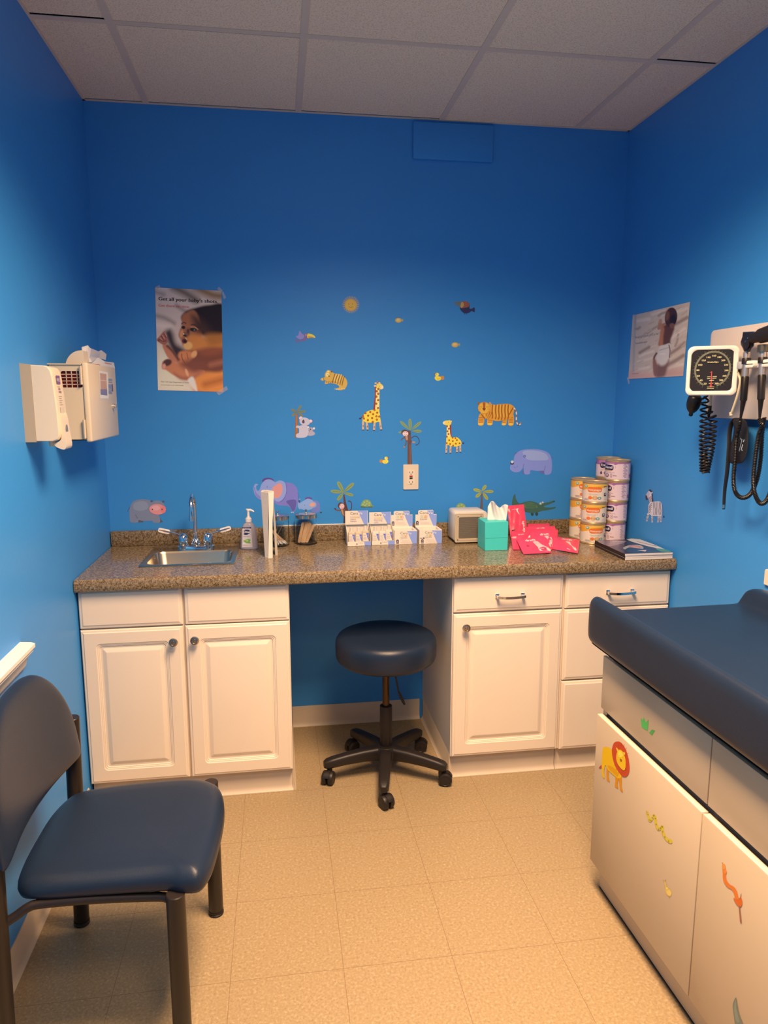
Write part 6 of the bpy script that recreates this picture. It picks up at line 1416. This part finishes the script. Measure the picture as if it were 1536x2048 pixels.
box(bm, XC + .0095, yB + .02, zA - .010, W - .0303, yB + .05, zA + .010); box(bm, XC + .0095, yA - .03, zA - .010, W - .0303, yA - .012, zA + .010); obj('cradle_bar', bm, M_wht, t)
hp = [rp(688, 480, XC - .014), rp(850, 470, XC - .014)]
M_clip = mat('blue_grey_clip', (.42, .46, .55), .4)
for q in (640, 800):
    p = rp(q, 484, XC); bm = NB(); box(bm, XC - .006, p.y - .012, zA - .0115, XC - .0003, p.y + .012, zA + .0115, .002); obj('clip', bm, M_clip, t)
for q in (742, 902):
    p = rp(q, 476, XC - .01); bm = NB(); rbox(bm, XC - .0003, p.y - .026, zA - .0115, XC - .020, p.y + .026, zA + .0115, .009); obj('cradle_hook', bm, M_wht, t)
def lerp_axis(a, b, f): return a.lerp(b, f)
M_sat = mat('satin_chrome', (.70, .62, .54), .30, .85, noise=.04)
def instrument(name, label, xs, ys, X, head):
    """handle axis through crop points; ys = rows: neck top, collar, bar, silver, grip, taper, cord"""
    t = empty(name, label, 'medical instrument', rp(xs[-1], ys[-1], X))
    P_ = [rp(x, y, X) for x, y in zip(xs, ys)]
    bm = NB(); tube(bm, [P_[0], P_[1]], .0105, 20); obj('neck', bm, M_sat, t)
    bm = NB(); tube(bm, [P_[1], P_[1].lerp(P_[2], .1), P_[2]], [.0125, .0135, .0135], 20); obj('collar', bm, M_shiny, t)
    bm = NB(); tube(bm, [P_[2], P_[4]], .0098, 20); obj('handle', bm, M_sat, t)
    bm = NB(); tube(bm, [P_[4], P_[4].lerp(P_[5], .05), P_[5], P_[5] + (P_[6] - P_[5]) * .04, P_[6]], [.0100, .0118, .0108, .0085, .0035], 20); obj('grip', bm, M_rub, t)
    head(t, P_[0]); return t
def cord(par, pts, X0, X1, r=.0056, pitch=.0052, wire=.0021):
    n = len(pts); path = cr([rp(x, y, X0 + (X1 - X0) * i / (n - 1)) for i, (x, y) in enumerate(pts)], 8, closed=False)
    bm = NB(); tube(bm, helix(path, r, pitch, 9), wire, 5); tube(bm, path, r - .0014, 8); obj('coiled_cord', bm, M_rub, par)
def head_oph(par, p0):
    bm = NB(); q = lambda pts, X: [rp(a, b, X) for a, b in pts]
    o = [(662, 165), (775, 160), (782, 180), (772, 300), (745, 330), (735, 358), (672, 358), (660, 325), (640, 290), (640, 260), (656, 215)]
    loft(bm, [q(o, 2.246), q(o, 2.216), q([(715 + (a - 715) * .9, 260 + (b - 260) * .95) for a, b in o], 2.209)]); h = obj('head', bm, M_shiny, par, sharp=30)
    bm = NB(); lathe(bm, [(.012, 0), (.0125, .002), (.0125, .005), (0, .005)], rp(712, 290, 2.2085), (-1, 0, 0), 20); obj('lens_dial', bm, M_rub, h)
    bm = NB(); c_ = rp(700, 255, 2.2085); box(bm, c_.x - .003, c_.y - .008, c_.z - .004, c_.x, c_.y + .006, c_.z + .003, .001); obj('window', bm, M_lid, h)
    bm = NB(); c_ = rp(714, 222, 2.208); lathe(bm, [(.003, 0), (.003, .002), (0, .003)], c_, (-1, 0, 0), 12); obj('screw', bm, M_lid, h)
XI = 2.222
ta = instrument('ophthalmoscope', 'black-headed ophthalmoscope in the left slot of the cradle bar, next to the gauge', (700, 698, 694, 690, 684, 668, 640), (362, 420, 478, 520, 598, 832, 1005), XI, head_oph)
def head_oto(par, p0):
    a, b = rp(752, 228, 2.205), rp(905, 185, 2.215); d = (b - a)
    bm = NB(); tube(bm, [a, a + d * .02, a + d * .5, a + d * .55, a + d * 1.1, a + d * 1.6, a + d * 1.7], [.012, .0155, .019, .0225, .025, .025, .016], 24); h = obj('speculum_head', bm, M_shiny, par)
    bm = NB(); tube(bm, [a - d * .12, a + d * .01], [.0070, .011], 20); obj('speculum_tip', bm, mat('green_black_plastic', (.03, .05, .02), .25), h)
    bm = NB(); tube(bm, [rp(862, 290, XI), rp(858, 362, XI)], .0165, 20); obj('lamp_housing', bm, mat('dark_pewter', (.16, .15, .12), .35, .8), par)
tb = instrument('otoscope', 'otoscope with a dark cone pointing left, in the cradle slot at the picture edge', (858, 856, 853, 851, 848, 838, 825), (362, 412, 470, 515, 582, 822, 1010), XI, head_oto)
cord(ta, [(640, 1005), (622, 1100), (600, 1190), (585, 1400), (570, 1600), (590, 1730), (655, 1782), (735, 1745), (800, 1600), (835, 1400), (850, 1150), (870, 1000)], 2.222, 2.265)
cord(tb, [(825, 1010), (842, 1060), (850, 1085), (812, 1190), (782, 1400), (764, 1600), (780, 1745), (835, 1838), (905, 1790), (960, 1600), (990, 1300), (1000, 1000)], 2.222, 2.25)

# ---- aneroid gauge
t = empty('blood_pressure_gauge', 'square white framed blood pressure gauge with a black dial and red needle', 'blood pressure gauge', (2.19, -.97, 1.55))
gc = at(1424.0, 741.5, 'x', 2.18); gu = Vector((.84, -.543, 0)).normalized(); gv = Vector((0, 0, 1)); gn = gu.cross(gv); gn = gn if gn.dot(CAM - gc) > 0 else -gn
G = lambda x, y, h: gc + gu * x + gv * y + gn * h
gw, gh = .0785, .0815
def grr(k, h, r=.020): return [G(x, y, h) for x, y in rrect(-gw + k, -gh + k, gw - k, gh - k, r, 7)]
bm = NB(); loft(bm, [grr(.010, -.052), grr(.002, -.045), grr(.0, -.012), grr(0, -.003), grr(.003, 0), grr(.0105, 0), grr(.0125, -.002), grr(.0125, -.004, .012)]); obj('bezel', bm, M_wht, t, sharp=40)
M_dial = print_mat('dial_print', .35)
KG = (1370, 680, .078125)
def gmap(x, y, l): return atp(KG[0] + x * KG[2], KG[1] + y * KG[2], gc + gn * (-.0035 + l), gn)
P = Print(); dk = (.022, .021, .024); cream = pc(205, 175, 120); dim = pc(125, 112, 82); cxg, cyg = 705, 745
P.poly([(x, y) for x, y in [(185, 290), (250, 268), (700, 240), (1190, 212), (1240, 230), (1250, 300), (1225, 760), (1190, 1200), (1150, 1270), (1080, 1292), (650, 1300), (190, 1305), (130, 1290), (118, 1230), (145, 800), (175, 350)]], dk)
def gp(a, r):   # a degrees clockwise from top in the dial's own skewed frame
    s, c_ = math.sin(math.radians(a)), math.cos(math.radians(a)); return (cxg + r * s * 1.00 - 30 * -c_ * r / 440 * .9, cyg - r * c_ - s * r * .055)
arc = [gp(a, 445) for a in range(-152, 166, 5)]; P.line(arc, 42, dim); P.line([gp(a, 445) for a in range(-152, 166, 5)], 12, pc(95, 88, 70))
for k in range(31): a = -152 + k * 10.5; P.line([gp(a, 470), gp(a, 505 if k % 2 else 522)], 5, dim)
for nnum, x, y in (('20', 480, 1140), ('40', 375, 1055), ('60', 308, 940), ('80', 297, 795), ('100', 345, 660), ('120', 435, 545), ('140', 555, 465), ('160', 702, 425), ('180', 835, 460), ('200', 932, 545), ('220', 1002, 658), ('240', 1010, 800), ('260', 962, 940), ('280', 875, 1050), ('300', 760, 1135)):
    P.text(nnum, x, y, 42, cream, width=72 if len(nnum) == 2 else 98, bold=2, ang=-2)
P.text('WelchAllyn', 572, 588, 36, cream, width=285, ang=-2, bold=2)
for y, x0, x1 in ((945, 565, 655), (938, 705, 815), (990, 565, 650), (980, 700, 805), (1035, 620, 740), (1115, 610, 650), (1110, 690, 725), (1205, 565, 750), (1245, 560, 740)): P.line([(x0, y), (x1, y - 6)], 13, cream)
for k in range(4): P.rect(625 + 20 * k, 1150, 633 + 20 * k, 1180, pc(190, 60, 50))
P.build('dial', gmap, t, M_dial)
P = Print(); P.poly([(676, 800), (694, 800), (676, 1215), (640, 1215), (658, 1080)], pc(215, 70, 60)); P.ell(650, 832, 14, 14, pc(150, 50, 42)); P.build('needle', lambda x, y, l: gmap(x, y, l + .003), t, print_mat('needle_ink', .4))
bm = NB(); tube(bm, [G(0, 0, -.045), Vector((W - .030, gc.y + .02, gc.z))], .016, 16); obj('swivel_arm', bm, M_rub, t)
bm = NB(); A = [rp(352, 770, 2.23), rp(350, 830, 2.23), rp(344, 885, 2.232)]; tube(bm, cr(A, 5, closed=False), .0042, 10); obj('short_tube', bm, M_tubec, t)
bm = NB(); A = [rp(612, 560, 2.25), rp(636, 640, 2.25), rp(615, 760, 2.25), rp(585, 860, 2.25), rp(548, 965, 2.25)]; tube(bm, cr(A, 6, closed=False), .0042, 10); lathe(bm, [(.0055, 0), (.0055, .012), (0, .012)], A[-1] - Vector((0, 0, .006)), (0, .2, 1), 12); obj('connector_tube', bm, M_tubec, t)
def coil(pts, X0, X1, r0, pitch0, pitch1, wire, name):
    n = len(pts); path = cr([rp(x, y, X0 + (X1 - X0) * i / (n - 1)) for i, (x, y) in enumerate(pts)], 8, closed=False)
    L = [0]
    for a, b in zip(path, path[1:]): L.append(L[-1] + (b - a).length)
    s = 0; ang = 0; out = []; x = None; j = 0
    while s < L[-1]:
        while j < len(L) - 2 and L[j + 1] < s: j += 1
        tt = path[j + 1] - path[j]; p = path[j] + tt * ((s - L[j]) / max(1e-9, L[j + 1] - L[j])); tt.normalize()
        if x is None: x, y = frame_of(tt)
        else: x = (x - tt * x.dot(tt)).normalized(); y = tt.cross(x)
        f = s / L[-1]; rr = r0 * min(1, f * 8 + .1)
        out.append(p + (x * math.cos(ang) + y * math.sin(ang)) * rr); pitch = pitch0 + (pitch1 - pitch0) * f; ang += 2 * PI / 14; s += pitch / 14
    bm = NB(); tube(bm, out, wire, 8); return obj(name, bm, M_shiny, t)
coil([(318, 770), (292, 850), (285, 1000), (278, 1200), (280, 1400), (284, 1540)], 2.225, 2.225, .0128, .024, .0088, .0034, 'coiled_hose')
coil([(335, 930), (366, 1010), (362, 1150), (345, 1300), (318, 1420), (295, 1530)], 2.240, 2.232, .0125, .020, .0088, .0034, 'coiled_hose')
bm = NB(); tube(bm, [rp(344, 882, 2.232), rp(340, 935, 2.236), rp(330, 985, 2.24)], [.0052, .0056, .004], 10); obj('hose_joint', bm, M_shiny, t)
b0, b1 = rp(205, 775, 2.215), rp(150, 985, 2.215); d = b1 - b0
bm = NB(); tube(bm, [b0 + d * f for f in (0, .03, .12, .28, .42, .56, .70, .80, .84, .98, 1)], [.006, .016, .0225, .0245, .0245, .0225, .018, .012, .0075, .0070, .005], 28); obj('squeeze_bulb', bm, M_rub, t, sharp=70)
bm = NB(); tube(bm, [rp(215, 800, 2.218), rp(262, 822, 2.222), rp(300, 800, 2.225)], .004, 10); obj('bulb_tube', bm, M_shiny, t)
# cuff hanging under the panel
t = empty('blood_pressure_cuff', 'black fabric blood pressure cuff with a dangling strap, hanging below the panel', 'cuff', rp(640, 1440, 2.27))
M_fab = mat('black_nylon_fabric', (.012, .013, .018), .6, noise=.2, nscale=90, bump=.4, bscale=800)
o = [(560, 1015), (620, 1003), (680, 1025), (712, 1080), (718, 1200), (705, 1340), (670, 1430), (610, 1452), (560, 1450), (535, 1430), (535, 1330), (560, 1200), (575, 1100)]
o = [(p.x, p.y) for p in cr([(a, b, 0) for a, b in o], 4)]
sc = lambda k: [(640 + (a - 640) * k, 1230 + (b - 1230) * k) for a, b in o]
bm = NB(); loft(bm, [[rp(a, b, X) for a, b in sc(k)] for k, X in ((.94, 2.292), (1, 2.288), (1, 2.262), (.95, 2.256), (.80, 2.254))]); c_ = obj('cuff_body', bm, M_fab, t, sharp=60)
P = Print(); g_ = pc(190, 185, 180)
for q in ([(655, 1210), (640, 1270), (625, 1330)], [(675, 1215), (665, 1240)], [(660, 1262), (645, 1318), (660, 1318)], [(640, 1200), (648, 1225)]): P.line(q, 6, g_)
P.build('printing', lambda x, y, l: rp(x, y, 2.2535 - l), c_, print_mat('cuff_print', .5))
st = cr([rp(x, y, 2.262) for x, y in ((585, 1012), (550, 1060), (532, 1150), (528, 1280), (518, 1420), (505, 1560), (488, 1680), (480, 1780), (474, 1895))], 5, closed=False)
bm = NB(); tube(bm, st, [.0085 if i < len(st) * .5 else .0085 - .003 * (i / len(st) - .5) * 2 for i in range(len(st))], 10, flat=(1, .35)); s_ = obj('strap', bm, M_fab, t)
bm = NB(); tube(bm, [rp(475, 1850, 2.2605), rp(473, 1885, 2.2605)], .004, 10); obj('strap_tip', bm, M_lid, s_)

# ================================================================ dispensers on the left wall
M_bge = mat('beige_plastic', (.72, .62, .46), .38, noise=.02); M_bge2 = mat('beige_plastic_shell', (.78, .68, .52), .3, noise=.02)
KL = (0, 660, .16927)
t = empty('sanitizer_dispenser', 'beige wall-mounted hand sanitizer dispenser with a push lever, left wall', 'dispenser', (.05, -.915, 1.41))
ya, yb_ = -.968, -.868
def xsec(y, ins=0):   # side profile in x-z
    return [(0, y, 1.418 + ins), (.030, y, 1.418 + ins), (.030, y, 1.643 - ins), (0, y, 1.647 - ins)]
bm = NB(); loft(bm, [xsec(ya), xsec(yb_)]); obj('back_plate', bm, mat('tan_base_plastic', (.50, .41, .29), .45, noise=.02), t)
pr_ = [(.0305, 1.419), (.078, 1.419), (.092, 1.424), (.0965, 1.436), (.0955, 1.50), (.0905, 1.58), (.0865, 1.618), (.080, 1.633), (.066, 1.641), (.0305, 1.6425)]
pr_ = [(.0305, 1.420), (.078, 1.4195), (.090, 1.424), (.0955, 1.432), (.0968, 1.445), (.0955, 1.50), (.0935, 1.54), (.0905, 1.58), (.088, 1.61), (.0845, 1.627), (.078, 1.636), (.066, 1.641), (.0305, 1.6425)]
def sh(k, y): return [(.0305 + (a - .0305) * k, y, 1.53 + (b - 1.53) * (1 - (1 - k) * .35)) for a, b in pr_]
bm = NB(); loft(bm, [sh(.95, ya + .001), sh(.985, ya + .005), sh(1, ya + .011), sh(1, yb_ - .011), sh(.985, yb_ - .005), sh(.95, yb_ - .001)]); cv = obj('cover', bm, M_bge2, t, sharp=30)
lv = [(.0935, 1.50), (.100, 1.492), (.104, 1.45), (.108, 1.412), (.106, 1.398), (.098, 1.394), (.080, 1.402), (.074, 1.412), (.088, 1.418), (.0968, 1.435)]
lv = [(p.x, p.y) for p in cr([(a, b, 0) for a, b in lv], 3)]
bm = NB(); loft(bm, [[(x, y, z) for x, z in lv] for y in (ya + .018, yb_ - .018)]); lvo = obj('push_lever', bm, M_bge2, t, sharp=40)
bm = NB(); lathe(bm, [(.013, 0), (.013, .001), (0, .001)], (.1035, (ya + yb_) / 2, 1.447), (1, 0, -.05), 20)
for v in bm.verts: v.co.z = 1.447 + (v.co.z - 1.447) * 1.6
obj('lever_window', bm, mat('grey_window', (.25, .24, .25), .15), lvo)
bm = NB(); lathe(bm, [(.008, 0), (.010, .006), (.010, .018), (0, .018)], (.060, (ya + yb_) / 2, 1.402), (0, 0, 1), 16); obj('nozzle', bm, M_bge, t)
P = Print(); mp_ = lambda x, y, l: (lambda z: Vector((.0905 + (1.58 - z) * .055 + l if z < 1.62 else .087 + l, (ya + yb_) / 2 + x, z)))(1.53 - y)
P.rect(-.020, -.083, .016, -.058, (.18, .10, .30)); P.text('PURELL', -.018, -.066, .009, (.8, .8, .85), width=.032); P.text('advanced', -.019, -.049, .005, (.3, .25, .3), width=.022); P.text('HAND', -.012, -.041, .006, (.3, .2, .35), width=.02, bold=.0003); P.text('SANITIZER', -.012, -.032, .006, (.3, .2, .35), width=.026, bold=.0003)
for k in range(5): P.rect(-.018, -.022 + k * .006, .012 - (k % 2) * .006, -.0205 + k * .006, (.45, .42, .38))
P.rect(-.020, -.012 + .022, .018, .038, (.66, .60, .50))
P.build('printing', mp_, cv, print_mat('dispenser_print', .4), base=.0012)

t = empty('sharps_cabinet', 'beige locked sharps disposal cabinet with a red grid window, left wall', 'sharps cabinet', (.06, -.50, 1.40))
y0_, y1_, zb_, zt_ = -.705, -.300, 1.407, 1.657
g0, g1 = at(KL[0] + 728 * KL[2], KL[1] + 680 * KL[2], 'y', y0_), at(KL[0] + 968 * KL[2], KL[1] + 485 * KL[2], 'y', y0_)
bm = NB(); box(bm, 0, y0_, zb_, .003, y1_, zt_); box(bm, 0, y1_ - .003, zb_, .104, y1_, zt_); box(bm, 0, y0_, zb_, .104, y1_, zb_ + .003); box(bm, 0, y0_ - .004, zt_ - .003, .104, y0_ + .002, zt_ + .001)
# near side as a frame around its barred window
box(bm, .0, y0_, zb_, g0.x, y0_ + .003, zt_); box(bm, g1.x, y0_, zb_, .104, y0_ + .003, zt_); box(bm, g0.x, y0_, zb_, g1.x, y0_ + .003, g0.z); box(bm, g0.x, y0_, g1.z, g1.x, y0_ + .003, zt_)
for k in range(1, 4): x = g0.x + (g1.x - g0.x) * k / 4; box(bm, x - .0010, y0_, g0.z, x + .0010, y0_ + .003, g1.z)
for k in range(1, 5): z = g0.z + (g1.z - g0.z) * k / 5; box(bm, g0.x, y0_, z - .0010, g1.x, y0_ + .003, z + .0010)
for a_, b_2 in ((g0.x, g0.z), (g1.x, g0.z), (g0.x, g1.z), (g1.x, g1.z)):
    s1 = 1 if a_ == g0.x else -1; s2 = 1 if b_2 == g0.z else -1
    loft(bm, [[(a_, y, b_2), (a_ + s1 * .006, y, b_2), (a_ + s1 * .002, y, b_2 + s2 * .002), (a_, y, b_2 + s2 * .006)] for y in (y0_ + .0002, y0_ + .0028)])
obj('cabinet_body', bm, M_bge, t, smooth=False)
bm = NB(); box(bm, .1045, y0_ - .004, zb_ - .006, .124, y1_ + .004, zt_ + .004, .006, 3); dr = obj('door', bm, M_bge2, t)
for z in (1.625, 1.45):
    bm = NB(); box(bm, .098, y0_ - .010, z - .035, .1044, y0_ - .0045, z + .025, .0015); tube(bm, [(.1035, y0_ - .0085, z - .035), (.1035, y0_ - .0085, z + .025)], .004, 10); obj('hinge', bm, M_bge, dr)
P = Print(); dm = lambda x, y, l: at(KL[0] + x * KL[2], KL[1] + y * KL[2], 'x', .1242 + l)
P.poly([(1170, 480), (1275, 500), (1285, 812), (1185, 808)], pc(222, 205, 180)); P.poly([(1182, 508), (1256, 520), (1268, 775), (1190, 765)], pc(190, 135, 110)); P.poly([(1186, 700), (1266, 700), (1268, 775), (1190, 765)], pc(120, 105, 125)); P.poly([(1186, 590), (1260, 596), (1260, 604), (1187, 598)], pc(215, 180, 160))
for k, (a, b) in enumerate(((575, 600), (610, 622), (640, 690), (700, 712), (720, 750))): P.poly([(1283, a), (1322, a + 4), (1326, b + 4), (1286, b)], pc(120, 125, 150))
P.poly([(1322, 640), (1334, 640), (1338, 725), (1326, 725)], pc(120, 60, 80))
P.build('label', dm, dr, print_mat('door_label', .35), base=.0003)
bm = NB(); c_ = at(226.5, 812, 'x', .127); lathe(bm, [(.009, -.003), (.009, .004), (.005, .005), (.005, .012), (0, .012)], c_, (1, 0, 0), 18); box(bm, c_.x + .006, c_.y - .002, c_.z - .016, c_.x + .010, c_.y + .002, c_.z + .004, .001); obj('lock', bm, M_chrome, dr)
# the bin inside it
t = empty('sharps_container', 'used sharps bin inside the cabinet, red body with cream and clear lid parts above', 'sharps bin', (.055, -.50, zb_ + .004))
bm = NB(); box(bm, .008, y0_ + .008, zb_ + .0035, .100, y1_ - .008, zt_ - .012, .006); obj('bin', bm, mat('translucent_red_bin', (.20, .008, .012), .35, noise=.05), t)
hc = at(166, 728, 'y', -.66); r_ = hc.x - at(132, 728, 'y', -.66).x
bm = NB(); pts = [(hc.x - .002 + r_ * math.cos(a), zt_ - .014 + (r_ + .006) * math.sin(a)) for a in [PI * k / 18 for k in range(19)]]
loft(bm, [[(min(.1025, max(.006, x)), y, z) for x, z in pts] for y in (-.664, -.60)]); obj('rotor_guard', bm, M_bge2, t, sharp=40)
M_cl = mat('frosted_clear_plastic', (.80, .80, .82), .25, spec=.5, alpha=.75)
bm = NB(); KT2 = lambda x, y, Y: at(KL[0] + x * KL[2], KL[1] + y * KL[2], 'y', Y)
def sheet(bm, pts, th=.0015):
    n = (Vector(pts[1]) - Vector(pts[0])).cross(Vector(pts[2]) - Vector(pts[0])).normalized() * th; loft(bm, [[Vector(p) for p in pts], [Vector(p) + n for p in pts]])
sheet(bm, [KT2(968, 205, -.62), KT2(1040, 183, -.60), KT2(1075, 225, -.58), KT2(1048, 385, -.60), KT2(985, 395, -.63)])
sheet(bm, [KT2(1070, 215, -.58), KT2(1190, 262, -.42), KT2(1175, 330, -.42), KT2(1055, 310, -.58)])
sheet(bm, [KT2(1170, 255, -.42), KT2(1200, 240, -.40), KT2(1258, 285, -.34), KT2(1250, 355, -.34), KT2(1160, 330, -.42)])
sheet(bm, [KT2(1060, 310, -.58), KT2(1160, 325, -.44), KT2(1090, 375, -.60), KT2(1046, 385, -.62)]); obj('clear_lid', bm, M_cl, t, smooth=False)
P = Print(); P.poly([(1040, 400), (1160, 325), (1240, 372), (1345, 385), (1360, 455), (1300, 452), (1225, 440), (1130, 430)], pc(228, 205, 180)); P.poly([(1090, 398), (1150, 402), (1185, 412), (1160, 432), (1120, 420)], pc(170, 60, 45)); P.poly([(1240, 380), (1320, 398), (1315, 412), (1235, 395)], pc(200, 130, 110)); P.poly([(1240, 445), (1290, 440), (1320, 455), (1280, 462)], pc(70, 80, 120))
P.build('warning_card', lambda x, y, l: at(KL[0] + x * KL[2], KL[1] + y * KL[2], 'x', .100 + l), t, print_mat('card_print', .4), base=.002)
